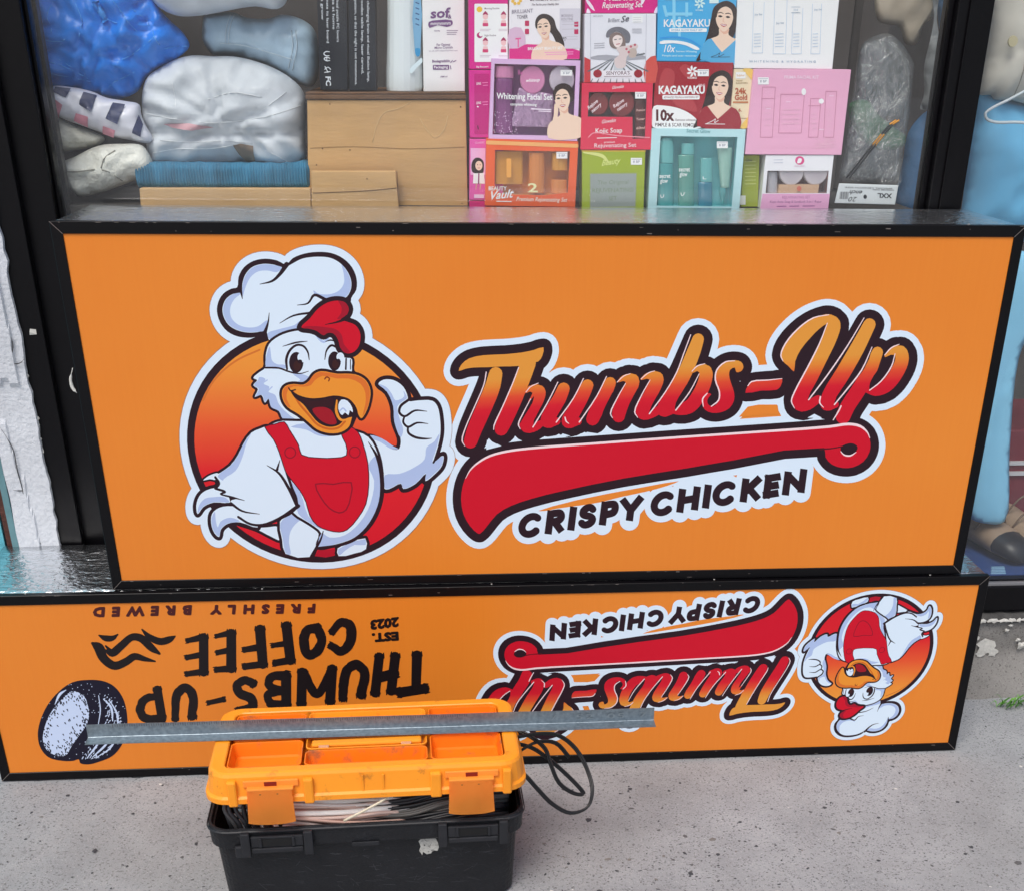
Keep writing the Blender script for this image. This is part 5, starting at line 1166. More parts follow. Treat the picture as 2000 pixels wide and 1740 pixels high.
navy([(62, -120), (268, -120), (272, 608), (88, 608)], [(196, -110, 285, 'a great visual puzzle PC lovers'), (168, -110, 200, 'gift idea at home'), (128, -120, 292, 'to dominate its laser board'), (92, -100, 136, 'it can grow')], True, 'navy lamp box with certification marks and vertical white text, nearest the bags')
navy([(276, -120), (456, -120), (466, 612), (284, 612)], [(402, -120, 555, 'of a very challenging brain and visual illusion lamp,'), (362, -120, 500, 'visual wooden table lamp, laser carved,'), (318, -120, 576, 'this road pattern, so that the night is not monotonous.')], False, 'navy lamp box with vertical white text beside the white bottle')
# white bottle with blue stripe
bo = atY(*Zb(655, 622), .395); bt = empty('lotion_bottle', bo, label='white lotion bottle with a blue stripe label between navy box and white box', cat='bottle')
n = 20; rings = []
for hw, yy in ((100, 624), (118, 612), (124, 590), (124, 480), (121, 420), (118, 300), (116, 100), (116, -120)):
    c = atY(*Zb(655, yy), .42)-bo; R = (atY(*Zb(655+hw, yy), .42)-atY(*Zb(655, yy), .42)).x; rings.append([(c.x+R*cos(2*pi*i/n), .025+.025*sin(2*pi*i/n)*min(1, R/.03), c.z) for i in range(n)])
loft('bottle', rings, mat('#e4edf0', .3, spec=.5, coat=.2), bt, cap0=True, cap1=True, smooth=False)
A = Art(lambda x, y: tuple((atY(*Zb(x, y), .395)-bo)[i] for i in (0, 2)))
A.poly(ink('#6f9fc0'), [(722, -60), (760, -60), (764, 300), (758, 375), (738, 385), (724, 340)], 2); A.poly(ink('#2d86b8'), [(726, 330), (760, 330), (756, 378), (738, 384)], 2)
for q in range(5): A.line(ink('#35507c'), [(732, 20+q*36), (752, 28+q*36)], 8, 1)
A.poly(ink('#c6d6de'), [(690, 470), (740, 420), (770, 390), (776, 420), (740, 455), (700, 500)], 2)
A.build('stripe_label', bt, -.0012)
k = Pack('shampoo_box', Zb, [(772, -120), (1058, -120), (1062, 618), (784, 620)], .388, .06, '#dfe0e6', 'white box printed sof in purple at the right end of the plywood box', 'box', 'dark packages on the plywood box')
P_ = ink('#6b4a78'); k.A.text(P_, 'sof', (830, 125), (962, 118), (3, -62), bold=.03); k.A.text(P_, '&', (948, 128), (972, 126), (0, -26), bold=.02)
k.A.poly(P_, [(820, 150), (880, 138), (975, 140), (978, 168), (940, 184), (880, 172), (826, 190), (816, 178)], 2); k.A.text(ink('#e6dfea'), 'mmmmmm', (832, 172), (966, 168), (0, -22), bold=.01)
k.A.text(P_, 'Gently', (855, 214), (895, 214), (0, -9), bold=.01); 
for q, (a, b) in enumerate(((940, 1015), (940, 1008), (942, 1002))): k.A.line(P_, [(a, 208+q*13), (b, 208+q*13)], 3, 1)
k.A.text(P_, 'For Optimal', (872, 312), (962, 310), (0, -16), bold=.01); k.A.text(P_, 'Micro Crystals', (858, 332), (980, 328), (0, -15), bold=.01); k.A.text(P_, 'on all of Professional Haircare', (820, 350), (1012, 346), (0, -8), bold=0)
k.A.text(P_, 'Biodegradable', (842, 424), (960, 420), (0, -18), bold=.02); k.A.rect(P_, 846, 440, 956, 472, 6); k.A.text(ink('#e6dfea'), 'Packaging', (854, 464), (948, 462), (0, -18), bold=.02)
k.A.line(P_, [(966, 425), (978, 410)], 5); k.A.line(P_, [(982, 420), (1002, 410)], 5); k.A.line(P_, [(964, 445), (968, 468)], 5); k.A.text(P_, '1000 ml', (898, 524), (944, 522), (0, -10), bold=.02)
k.done()

# ---------------------------------------------------------------- bags and cloth: inflated, wrinkled sacks
def sack(name, Z, outline, Y, T, M, label, cat, wr=.006, wscale=(9, 22), seed=0, grid=.012, group=None, back=.5, fold=None):
    """closed soft body: measured outline at depth Y, inflated towards the glass, with creases"""
    P = [atY(*Z(*q), Y) for q in crom(outline, True, 4)]; P2 = ccw([(p.x, p.z) for p in P]); n = len(P2)
    x0, x1 = min(p[0] for p in P2), max(p[0] for p in P2); z0, z1 = min(p[1] for p in P2), max(p[1] for p in P2)
    V2 = [Vector(p) for p in P2]; pts = list(V2); idx = list(range(n))
    Pb = np.array(P2); Pa = np.roll(Pb, 1, 0); Pd = Pb-Pa; PL = np.maximum((Pd**2).sum(1), 1e-12)
    def dist(x, z):
        q_ = np.array((x, z))-Pa; tt = np.clip((q_*Pd).sum(1)/PL, 0, 1); return float(np.sqrt(((q_-Pd*tt[:, None])**2).sum(1).min()))
    i = 0; zz = z0; row = 0; cand = []
    while zz < z1:
        xx = x0+(grid/2 if row % 2 else 0)
        while xx < x1:
            if within(V2, idx, xx, zz):
                d = dist(xx, zz)
                if d > grid*.45: pts.append(Vector((xx, zz))); cand.append(d)
            xx += grid
        zz += grid*.87; row += 1
    r = delaunay_2d_cdt(pts, [], [idx], 1, 1e-7)
    cx, cz = (x0+x1)/2, (z0+z1)/2; R = min(x1-x0, z1-z0)/2
    def h(x, z, d=None):
        if d is None: d = dist(x, z)
        u = min(1, d/(R*.85)); b_ = sqrt(max(0, 1-(1-u)**2)); a = atan2(z-cz, x-cx)
        wv = abs(noise.noise((a*wscale[0]/3+seed, hypot(x-cx, z-cz)*wscale[0], seed)))
        w2 = abs(noise.noise((x*wscale[1]+seed*3, z*wscale[1]*1.4, seed+5))); w3 = noise.noise((x*wscale[1]*2.3, z*wscale[1]*2.3, seed+9))
        e = fold(x, z) if fold else 0
        return T*b_ - (wr*wv*1.6+wr*w2*1.2-wr*.35*w3)*min(1, d/.012) + e*min(1, d/.01)
    ov = r[0]; m_ = len(ov); f = [tuple(t) for t in r[2]]
    dd = [dist(p[0], p[1]) for p in ov]
    v = [(p[0]-cx, -h(p[0], p[1], d) if d > 1e-5 else 0, p[1]-z0) for p, d in zip(ov, dd)]
    v += [(p[0]-cx, T*back*sqrt(min(1, d/(R*.6))) if d > 1e-5 else 0, p[1]-z0) for p, d in zip(ov, dd)]
    f += [tuple(m_+i for i in t[::-1]) for t in r[2]]
    me = bpy.data.meshes.new(name); me.from_pydata(v, [], f); bm = bmesh.new(); bm.from_mesh(me); bpy.data.meshes.remove(me); bmesh.ops.remove_doubles(bm, verts=bm.verts, dist=1e-5)
    root = empty(name, (cx, Y, z0), label=label, cat=cat, group=group)
    bm_obj('sack' if cat == 'bag' else 'cloth', bm, M, root, True)
    def drape(nm, poly, M2, off=.0024, n_=1, par=None):
        Q = ccw([(p.x, p.z) for p in (atY(*Z(*q), Y) for q in crom(poly, True, n_))]); ax0, ax1 = min(p[0] for p in Q), max(p[0] for p in Q); az0, az1 = min(p[1] for p in Q), max(p[1] for p in Q)
        Vq = [Vector(p) for p in Q]; pp = []
        for i in range(len(Q)):                       # edge points, so the patch follows the folds
            a, b = Q[i-1], Q[i]; k_ = max(1, int(hypot(a[0]-b[0], a[1]-b[1])/.006))
            for j in range(k_): pp.append(Vector((a[0]+(b[0]-a[0])*j/k_, a[1]+(b[1]-a[1])*j/k_)))
        nb = len(pp); g = .006; zz = az0
        while zz < az1:
            xx = ax0
            while xx < ax1:
                if within(Vq, range(len(Vq)), xx, zz): pp.append(Vector((xx, zz)))
                xx += g
            zz += g
        rr_ = delaunay_2d_cdt(pp, [], [list(range(nb))], 1, 1e-7)
        return mesh_py(nm, [(p[0]-cx, -h(p[0], p[1])-off, p[1]-z0) for p in rr_[0]], [tuple(t) for t in rr_[2]], M2, root, True)
    def seam(nm, pts_, M2, r_=.0009, off=.0012):
        Q = []
        for p in crom(pts_, False, 6):
            w_ = atY(*Z(*p), Y); Q.append((w_.x-cx, -h(w_.x, w_.z)-off, w_.z-z0))
        return tube(nm, Q, r_, M2, root, 5, sub=1)
    return root, drape, seam
def plastic(c, rough=.22, coat=.5, sc=9, dist=.02, rot=.5): return ridged(c, rough, coat, sc, dist, rot)
r_, dr, sm = sack('blue_bag', Za, [(140, -150), (150, 60), (170, 210), (190, 360), (218, 515), (330, 540), (480, 556), (650, 596), (730, 606), (840, 560), (890, 480), (960, 420), (1060, 372), (1156, 285), (1120, 205), (1040, 130), (965, 40), (890, -150)], .43, .055, plastic('#0a80ea', .42, .12, 6, .04, -.7), 'bright blue plastic sack crumpled in the upper left of the window', 'bag', .020, (16, 16), 3, .0085)
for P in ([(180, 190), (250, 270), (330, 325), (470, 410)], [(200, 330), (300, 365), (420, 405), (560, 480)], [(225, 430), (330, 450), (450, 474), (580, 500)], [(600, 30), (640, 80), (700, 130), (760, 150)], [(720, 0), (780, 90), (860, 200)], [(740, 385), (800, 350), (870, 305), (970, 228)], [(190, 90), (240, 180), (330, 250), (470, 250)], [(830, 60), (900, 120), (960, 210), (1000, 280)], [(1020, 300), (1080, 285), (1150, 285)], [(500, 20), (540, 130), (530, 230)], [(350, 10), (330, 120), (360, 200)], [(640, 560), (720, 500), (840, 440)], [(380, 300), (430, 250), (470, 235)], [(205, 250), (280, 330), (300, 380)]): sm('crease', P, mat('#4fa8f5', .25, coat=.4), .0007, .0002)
dr('print_strip', [(600, 20), (640, 10), (690, 130), (660, 150)], plastic('#3a97f0', .2))
sack('white_bag', Za, [(905, -150), (930, 0), (1000, 66), (1090, 100), (1200, 100), (1330, 80), (1450, 56), (1560, 42), (1690, 58), (1745, 20), (1755, -150)], .42, .06, plastic('#d3dbe4', .55, .08, 9, .024, .3), 'pale sack cropped by the top edge, right of the blue sack', 'bag', .011, (10, 24), 8, .0105)
M_den = ridged('#a9c3d6', .55, .35, 14, .008, .2, 'denim_in_film', .2)
r_, dr, sm = sack('jeans_bag', Za, [(1248, 100), (1320, 84), (1420, 76), (1500, 108), (1640, 116), (1720, 92), (1840, 120), (1916, 180), (1946, 300), (1938, 480), (1900, 530), (1840, 520), (1700, 440), (1560, 376), (1400, 345), (1300, 335), (1238, 250), (1236, 160)], .455, .045, M_den, 'folded light denim trousers in clear plastic beside the navy box', 'bag', .008, (9, 26), 4, .0105)
for P in ([(1420, 90), (1400, 180), (1395, 270)], [(1440, 92), (1420, 180), (1412, 270)], [(1790, 190), (1800, 290), (1770, 420)], [(1815, 190), (1825, 290), (1795, 430)], [(1360, 265), (1500, 280), (1650, 320), (1800, 365)]): sm('seam', P, mat('#b9cad6', .7), .0008)
def fold1(x, z):
    return -.014*math.exp(-((z-1.058-.12*(x-.1)**2)/.006)**2)-.010*math.exp(-((z-1.032-.35*(x-.1))/.007)**2)
r_, dr, sm = sack('white_bag', Za, [(868, 570), (900, 472), (980, 412), (1080, 362), (1180, 340), (1300, 346), (1420, 346), (1560, 376), (1700, 432), (1800, 500), (1850, 562), (1870, 700), (1862, 850), (1870, 955), (1800, 1020), (1740, 1036), (1640, 1004), (1500, 992), (1350, 1000), (1200, 1012), (1050, 1010), (935, 1004), (900, 930), (892, 830), (872, 720)], .425, .060, plastic('#cfd5db', .6, .06, 7, .030, .25), 'big crumpled whitish sack resting on the folded blue cloth', 'bag', .017, (9, 13), 12, .0085, fold=fold1)
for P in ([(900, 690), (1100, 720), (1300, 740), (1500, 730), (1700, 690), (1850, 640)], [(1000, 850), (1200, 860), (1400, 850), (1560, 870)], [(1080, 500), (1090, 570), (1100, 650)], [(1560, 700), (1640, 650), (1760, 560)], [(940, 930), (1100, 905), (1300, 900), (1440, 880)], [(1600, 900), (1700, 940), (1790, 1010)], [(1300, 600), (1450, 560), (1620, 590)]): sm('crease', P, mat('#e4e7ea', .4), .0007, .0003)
dr('brown_patch', [(1440, 882), (1490, 868), (1560, 885), (1565, 985), (1520, 990), (1470, 940)], mat('#8c7866', .6, var=.2, vscale=30)); dr('pink_mark', [(1020, 752), (1180, 746), (1330, 770), (1200, 790), (1080, 775)], mat('#c99aa2', .5))
r_, dr, sm = sack('checked_cloth', Za, [(232, 560), (320, 526), (450, 536), (560, 560), (650, 598), (760, 618), (850, 640), (862, 700), (885, 760), (932, 850), (905, 876), (800, 858), (700, 838), (560, 790), (420, 740), (330, 700), (240, 660)], .395, .026, mat('#e0e0ea', .45, var=.08, vscale=20, coat=.3), 'crumpled white cloth with navy and pink squares under the blue sack', 'cloth', .006, (8, 30), 6, .008)
NVc, PKc = mat('#2a335c', .5, var=.15, vscale=20), mat('#d58b9c', .5, var=.12, vscale=20)
for P in ([(345, 530), (440, 540), (415, 596), (335, 560)], [(520, 560), (600, 582), (575, 680), (498, 640)], [(700, 625), (772, 636), (735, 756), (660, 722)], [(236, 560), (262, 580), (258, 602), (236, 610)], [(855, 700), (880, 760), (870, 835), (820, 810)]): dr('navy_square', P, NVc)
for P in ([(310, 600), (340, 592), (396, 640), (368, 722), (318, 690)], [(480, 690), (555, 712), (545, 780), (462, 738)], [(645, 768), (716, 796), (700, 842), (632, 818)]): dr('pink_square', P, PKc)
M_cream = mat('#dcd8c8', .7, var=.14, vscale=14, bump=.4, bscale=120, coat=.25)
sack('cream_cloth', Za, [(246, 690), (330, 712), (430, 752), (560, 800), (640, 850), (600, 890), (450, 920), (330, 940), (290, 1000), (270, 900)], .41, .028, M_cream, 'cream folded garment in plastic just below the checked cloth', 'cloth', .007, (8, 24), 14, .008)
r_, dr, sm = sack('cream_cloth', Za, [(375, 1000), (450, 962), (600, 892), (750, 880), (870, 892), (930, 985), (940, 1022), (880, 1082), (800, 1112), (650, 1168), (480, 1200), (430, 1150), (380, 1082)], .385, .034, mat('#e0e0d6', .65, var=.12, vscale=14, bump=.4, bscale=120, coat=.3), 'lowest cream garment rolled in clear plastic at the left corner of the window', 'cloth', .008, (8, 22), 17, .008)
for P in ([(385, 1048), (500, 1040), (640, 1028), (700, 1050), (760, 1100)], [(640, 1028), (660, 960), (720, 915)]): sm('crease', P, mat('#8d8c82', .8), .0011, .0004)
# folded ribbed blue textile: a stack of standing pleats
v, f = [], []; n = 56
pl = [atY(*Za(930+i*(975/n), 1080), .362) for i in range(n+1)]; cz0 = atY(*Za(1400, 1156), .362).z; cz1 = atY(*Za(1400, 1000), .362).z
root = empty('folded_textile', (pl[n//2].x, .40, cz0), label='stack of folded teal blue ribbed cloth under the big whitish sack', cat='cloth')
w_ = pl[1].x-pl[0].x; nr = 5; rows_ = 9                 # soft corrugated pile, rounded over at top, bottom and right end
for i in range(-6*nr, n*nr+1):
    u = i/nr; ph = u-floor(u); e_ = max(0, 1-abs((n-u)/2.2)) if u > n-2.2 else 0
    for j in range(rows_):
        tt = j/(rows_-1); a_ = (tt-.5)*2; rd = .012*(abs(a_)**6)+.016*e_*e_
        rib = .0026*(1-abs(sin(pi*(ph))))**1.0
        x_ = pl[0].x+w_*u+.0015*noise.noise((u*.3, tt*2, 1)); z_ = cz0+(cz1-cz0)*tt+.0016*noise.noise((u*.35, a_, 5))*(1 if j in (0, rows_-1) else 0)+.004*max(0, 1-abs(u-n+3)/5)*tt
        v.append((x_-root.location.x, .362+rd+rib+.003*noise.noise((u*.12, tt*2, 9))-.40, z_-cz0))
cols_ = (n+6)*nr+1
f += [(i*rows_+j, (i+1)*rows_+j, (i+1)*rows_+j+1, i*rows_+j+1) for i in range(cols_-1) for j in range(rows_-1)]
b_ = len(v)
for i in range(cols_): p_ = v[i*rows_+rows_-1]; v.append((p_[0], .05, p_[2]-.002))
f += [(i*rows_+rows_-1, (i+1)*rows_+rows_-1, b_+i+1, b_+i) for i in range(cols_-1)]
o = mesh_py('pleats', v, f, mat('#2f7596', .85, var=.3, vscale=18, stretch=(3, 1, .5)), root, smooth=True); o['kind'] = 'stuff'
W(box('display_back', -.17, 1.395, .66, .68, .951, 2.65, M_int_dark))

# ---------------------------------------------------------------- beauty boxes, left column
MG, WT, PKd = '#c81f82', ink('#efe6ee'), ink('#a81566')
def routine(A, x, y, s):                              # little instruction figure
    A.ell(ink('#e8b3b4'), x, y+s*.5, s*.42, s*.5, 10); A.poly(ink('#9c2a58'), [(x-s*.45, y+s*.3), (x, y-s*.35), (x+s*.45, y+s*.3), (x, y+s*.15)], 2); A.poly(ink('#e8b3b4'), [(x-s*.5, y+s*1.9), (x-s*.3, y+s*1.05), (x+s*.3, y+s*1.05), (x+s*.5, y+s*1.9)], 1); A.rect(ink('#c03a68'), x-s*.4, y+s*1.5, x+s*.4, y+s*2.0)
k = Pack('instruction_box', Zb, [(1086, -90), (1352, -90), (1352, 468), (1092, 468)], .352, .05, MG, 'magenta box with white four step routine panel, at the top left of the boxes')
k.A.rect(WT, 1126, 28, 1350, 420, 8); k.A.ell(ink('#e8b23a'), 1160, 66, 20, 20, 12); k.A.text(ink('#6a5a62'), 'Morning Routine', (1194, 66), (1294, 64), (0, -12)); k.A.ell(PKd, 1162, 240, 20); k.A.ell(WT, 1170, 234, 14); k.A.text(ink('#6a5a62'), 'Night Routine', (1194, 248), (1272, 246), (0, -12))
for x, y in ((1200, 92), (1322, 92), (1200, 268), (1322, 268)): routine(k.A, x, y, 44)
for x, y in ((1165, 200), (1290, 200), (1165, 376), (1290, 376)): k.A.line(ink('#b9a6b2'), [(x, y), (x+70, y)], 4, 1); k.A.line(ink('#b9a6b2'), [(x, y+10), (x+60, y+10)], 4, 1)
k.A.text(WT, 'Big Box part', (1140, 458), (1220, 456), (0, -11)); k.done()
k = Pack('magenta_box', Zb, [(1090, 474), (1335, 474), (1335, 930), (1096, 930)], .352, .05, '#c62a86', 'plain magenta box half hidden behind the lilac facial set')
k.A.rect(ink('#b01a70'), 1126, 500, 1226, 905, 6)
for y, s_ in ((560, 'LING'), (690, 'LING')): k.A.text(WT, s_, (1140, y+14), (1170, y+12), (0, -16)); k.A.line(ink('#d987b4'), [(1180, y), (1215, y-2)], 4, 1); k.A.line(ink('#d987b4'), [(1185, y+18), (1215, y+16)], 4, 1)
k.A.line(ink('#4c1436'), [(1148, 850), (1152, 872)], 8, 1); k.A.line(WT, [(1146, 720), (1152, 722)], 8, 1); k.done()
k = Pack('magenta_box', Zb, [(1094, 938), (1320, 938), (1320, 1350), (1092, 1350)], .352, .05, '#cf4f9c', 'magenta box with small cartoon lady beside the orange gift set')
k.A.poly(ink('#d9a4c8'), [(1100, 1000), (1200, 1000), (1200, 1180), (1100, 1180)], 1); k.A.text(ink('#e8a8cc'), 'CLASSIC', (1130, 970), (1195, 968), (0, -12))
k.A.poly(HR, [(1112, 1160), (1108, 1100), (1130, 1068), (1160, 1066), (1186, 1088), (1190, 1130), (1182, 1168), (1140, 1172)]); k.A.ell(SK, 1156, 1118, 24, 32); k.A.ell(HR, 1148, 1112, 3); k.A.ell(HR, 1165, 1112, 3); k.A.line(LIP, [(1150, 1134), (1162, 1134)], 4, 1)
k.A.poly(ink('#e2dbe6'), [(1120, 1170), (1190, 1168), (1196, 1240), (1116, 1238)], 1); k.A.line(ink('#7a2a5c'), [(1156, 1172), (1154, 1238)], 9, 1); k.A.line(ink('#c79a86'), [(1140, 1240), (1136, 1276)], 7, 1); k.A.line(ink('#c79a86'), [(1168, 1240), (1164, 1276)], 7, 1)
k.A.rect(ink('#d9b8d2'), 1124, 1312, 1190, 1336); k.done()
k = Pack('magenta_box', Zb, [(1092, 1356), (1320, 1356), (1320, 1412), (1092, 1412)], .352, .05, '#b81e6a', 'thin dark magenta box lying at the foot of the left column'); k.done()
k = Pack('orange_tray', Zb, [(1205, 1394), (1790, 1394), (1790, 1412), (1205, 1412)], .345, .05, '#c8384a', 'red edged carton base under the orange gift set'); 
for q in range(4): k.A.rect(ink('#e0607a'), 1212+q*145, 1397, 1340+q*145, 1408)
k.done()
k = Pack('soap_box', Zb, [(1362, -90), (1846, -90), (1834, 402), (1358, 400)], .343, .045, '#dcd8e0', 'white and magenta beauty set box with a ponytailed woman, top row')
k.A.poly(ink('#c8207a'), [(1360, 330), (1480, 300), (1720, 310), (1836, 345), (1834, 400), (1360, 400)], 1); k.A.poly(ink('#c9a8c0'), [(1362, 200), (1440, 190), (1470, 300), (1362, 330)], 2)
k.A.text(ink('#4a3f48'), 'Brilliant Skin', (1500, 8), (1700, 4), (0, -34), shear=.3); k.A.text(ink('#5a4a56'), 'The Set for your Healthy Skin', (1512, 40), (1694, 36), (0, -13), shear=.3)
k.A.text(ink('#8a8290'), 'BRILLIANT', (1378, 94), (1520, 86), (0, -24)); k.A.text(ink('#6a6470'), 'TONER', (1412, 130), (1485, 126), (0, -24)); k.A.rect(ink('#c4c0ca'), 1700, 60, 1838, 330, 4); k.A.text(ink('#8a8290'), 'MORNING', (1712, 118), (1790, 116), (0, -18)); k.A.text(ink('#8a8290'), 'ROUTINE', (1712, 142), (1790, 140), (0, -18)); k.A.text(ink('#4a4450'), 'oap', (1704, 272), (1746, 270), (0, -26))
k.A.text(ink('#d0508a'), 'T', (1402, 320), (1440, 318), (0, -60)); 
for x, y in ((1480, 160), (1480, 215), (1812, 165), (1812, 215)): k.A.rect(ink('#b01a50'), x-14, y-18, x+14, y+18, 5)
for y in (150, 168, 250, 268, 200): k.A.line(ink('#b5b0ba'), [(1718, y), (1820, y-2)], 5, 1)
for q in range(6): k.A.poly(ink('#e2b04a'), disc(1410+26*cos(q), 8+20*sin(q), 12, 6), 1)
portrait(k.A, 1590, 190, 66, '#e6c0ab', 'tail', -.12); k.A.text(WT, 'BRILLIANT BEAUTY SET', (1486, 340), (1720, 334), (0, -18), bold=.02)
k.A.line(ink('#e08ab8'), [(1600, 356), (1790, 352)], 5, 1); k.A.line(ink('#e08ab8'), [(1610, 370), (1790, 366)], 5, 1); k.done()
# lilac facial set with film window
k = Pack('facial_set', Zb, [(1242, 396), (1840, 410), (1818, 952), (1222, 936)], .334, .05, '#c9a6cc', 'lilac whitening facial set box with clear window and woman portrait', hole=[(1262, 432), (1810, 446), (1790, 920), (1248, 908)], back='#9a5b98')
k.bottle('bottle_cap', [1326, (62, 446), (64, 452), (64, 524), (60, 526)], mat('#dd8fbb', .35)); k.bottle('toner_bottle', [1324, (58, 528), (62, 545), (62, 895), (58, 900)], mat('#8d4a86', .2, coat=.5))
k.jar('jar', 1518, 540, 84, mat('#e38fbe', .35)); k.jar('jar', 1716, 540, 84, mat('#d6cad8', .35))
A = Art(k.map); c = ink('#b9a8bb'); 
v = [k.loc(x, y, .008) for x, y in ((1425, 592), (1660, 640), (1640, 858), (1372, 852))]; v2 = [k.loc(x, y, .004) for x, y in ((1530, 720),)]
mesh_py('foil_sachet', v+v2, [(0, 4, 1), (1, 4, 2), (2, 4, 3), (3, 4, 0)], mat('#b793b6', .3, .3, bump=.5, bscale=120), k.root)
k.A.text(ink('#f0e9f2'), 'Whitening Facial Set', (1276, 668), (1650, 676), (0, -40), bold=.016); k.A.text(ink('#f0e9f2'), 'complete whitening', (1368, 712), (1545, 716), (0, -18), bold=.02); k.A.line(ink('#e0cfe0'), [(1510, 735), (1640, 742)], 8, 1); k.A.line(ink('#e0cfe0'), [(1560, 750), (1640, 754)], 6, 1)
rnd = random.Random(4)
k.A.polys(ink('#d9b6d8'), [disc(rnd.uniform(1256, 1420), rnd.uniform(745, 905), rnd.uniform(1.5, 4), 5) for q in range(90)])
portrait(k.A, 1716, 672, 74, '#e6c0ab', 'bun', -.08); k.A.poly(SK, [(1640, 900), (1660, 780), (1668, 700), (1690, 730), (1686, 800), (1700, 880), (1720, 910)]); k.tagp(1706, 474, 1784, 512); k.A.text(ink('#f0e0f0'), 'whiteup', (1474, 555), (1566, 550), (0, -22), shear=.3); k.A.text(ink('#b0588f'), 'Be', (1420, 505), (1450, 505), (0, -30)); k.done()
# orange gift set
k = Pack('gift_set', Zb, [(1207, 936), (1826, 956), (1804, 1396), (1197, 1386)], .333, .05, '#d8592c', 'orange gift set box with window showing yellow jars, lower left column', hole=[(1265, 1012), (1520, 1020), (1770, 1022), (1756, 1300), (1600, 1318), (1300, 1312), (1262, 1250)], back='#c4761c')
MY = mat('#d9962a', .4); MO = mat('#e08a3a', .4)
k.bottle('jar_box', [1358, (90, 1022), (92, 1024), (92, 1240), (90, 1242)], MY, flat=.1); k.bottle('tube', [1545, (52, 1028), (54, 1040), (54, 1296), (52, 1300)], MO); k.bottle('jar', [1700, (52, 1030), (54, 1036), (54, 1145), (48, 1150)], MY); k.bottle('jar', [1696, (52, 1212), (54, 1216), (54, 1298), (50, 1304)], MO)
k.A.text(ink('#f0e4d8'), 'BEAUTY', (1222, 1284), (1344, 1284), (0, -26), bold=.02); k.A.text(ink('#f2e8de'), 'Vault', (1238, 1346), (1392, 1330), (0, -54), bold=.02, shear=.35); k.A.line(ink('#f2e8de'), [(1275, 1358), (1375, 1360)], 6, 1)
k.A.text(ink('#f0ddd0'), 'Premium Rejuvenating Set', (1408, 1356), (1752, 1362), (0, -28), bold=.006, shear=.3); k.A.text(ink('#f0d9a8'), '2', (1486, 1296), (1552, 1296), (0, -58), bold=.02); k.A.rect(ink('#d99a4a'), 1342, 1070, 1374, 1198, 8); k.tagp(1678, 1026, 1752, 1070)
k.A.line(ink('#e8a060'), [(1216, 962), (1815, 985)], 26, 1); k.done()

# ---------------------------------------------------------------- second column
k = Pack('rejuvenating_box', Zc, [(84, -120), (598, -120), (596, 94), (82, 94)], .345, .05, '#c61a78', 'magenta rejuvenating set box cropped by the top edge')
k.A.text(WT, 'PREMIUM', (215, 8), (470, 4), (0, -30), bold=.02); k.A.text(WT, 'Rejuvenating Set', (200, 60), (486, 52), (0, -40), bold=.01, shear=.3); k.A.text(ink('#e8a0c8'), 'for all', (380, 70), (420, 70), (0, -12))
for P in ([(84, 0), (110, 10), (150, 80), (120, 60)], [(100, 60), (120, 92), (90, 92)], [(560, 92), (590, 40), (594, 92)], [(470, 40), (500, 0), (480, -20)]): k.A.poly(ink('#e6cfe0'), P, 2)
k.done()
k = Pack('field_box', Zc, [(80, 98), (578, 98), (572, 578), (74, 578)], .336, .045, '#d3d3da', 'white box printed with a grey sketched lady in a hat above farm rows', side='#b83038')
k.A.poly(ink('#b8333a'), [(76, 400), (118, 420), (122, 578), (74, 578)], 1); k.A.poly(ink('#c04a42'), [(504, 430), (574, 390), (572, 578), (500, 578)], 2); k.A.line(ink('#a9a9b4'), [(118, 100), (120, 578)], 3, 1); k.A.line(ink('#a9a9b4'), [(508, 100), (502, 578)], 3, 1)
k.A.text(ink('#8a8a94'), 'Brilliant', (240, 158), (322, 154), (0, -26), shear=.2); k.A.text(ink('#55555f'), 'Se', (330, 160), (388, 150), (0, -42), shear=.3); k.A.rect(ink('#e4e6ea'), 412, 112, 482, 160)
for q in range(3): k.A.line(ink('#aaaab2'), [(418, 124+q*14), (472, 123+q*14)], 3, 1); k.A.line(ink('#9a9aa2'), [(145, 308+q*15), (216, 303+q*15)], 4, 1); k.A.line(ink('#9a9aa2'), [(410, 206+q*13), (474, 206+q*13)], 4, 1)
k.A.text(ink('#9a9aa2'), 'made for a glowing skin', (138, 120), (205, 118), (0, -12))
k.A.poly(ink('#9a9aa2'), [(122, 400), (230, 385), (300, 392), (400, 380), (502, 395), (502, 412), (122, 414)], 2)
GR = ink('#565c60')
for q in range(9): k.A.line(GR, [(300+(q-4)*8, 412, 2), (310+(q-4)*52, 500, 10)], n=1)
k.A.poly(ink('#b9bcc2'), [(285, 410), (335, 410), (350, 500), (280, 500)], 1)
k.A.poly(ink('#6a6a72'), [(228, 262), (235, 222), (275, 195), (330, 192), (380, 220), (396, 250), (388, 300), (360, 300), (330, 235), (290, 225), (256, 260)]); k.A.poly(ink('#7a6a66'), [(250, 300), (256, 250), (290, 228), (335, 240), (362, 290), (355, 340), (300, 345), (262, 330)])
k.A.poly(ink('#d9cac6'), [(274, 270), (300, 248), (335, 258), (342, 290), (325, 325), (300, 334), (280, 310)]); k.A.line(GR, [(286, 280), (300, 278)], 6, 1); k.A.line(GR, [(318, 276), (332, 274)], 6, 1); k.A.line(ink('#a8555a'), [(300, 312), (322, 308)], 6, 1)
k.A.poly(ink('#c9b9b8'), [(300, 340), (380, 320), (440, 310), (450, 330), (400, 370), (372, 400), (360, 470), (300, 475), (285, 420), (320, 380)]); k.A.poly(ink('#b0a098'), [(385, 350), (435, 340), (436, 400), (390, 402)], 2)
for x, y in ((370, 345), (400, 328), (428, 316), (385, 366)): k.A.ell(ink('#b05a68'), x, y, 9, 9, 8)
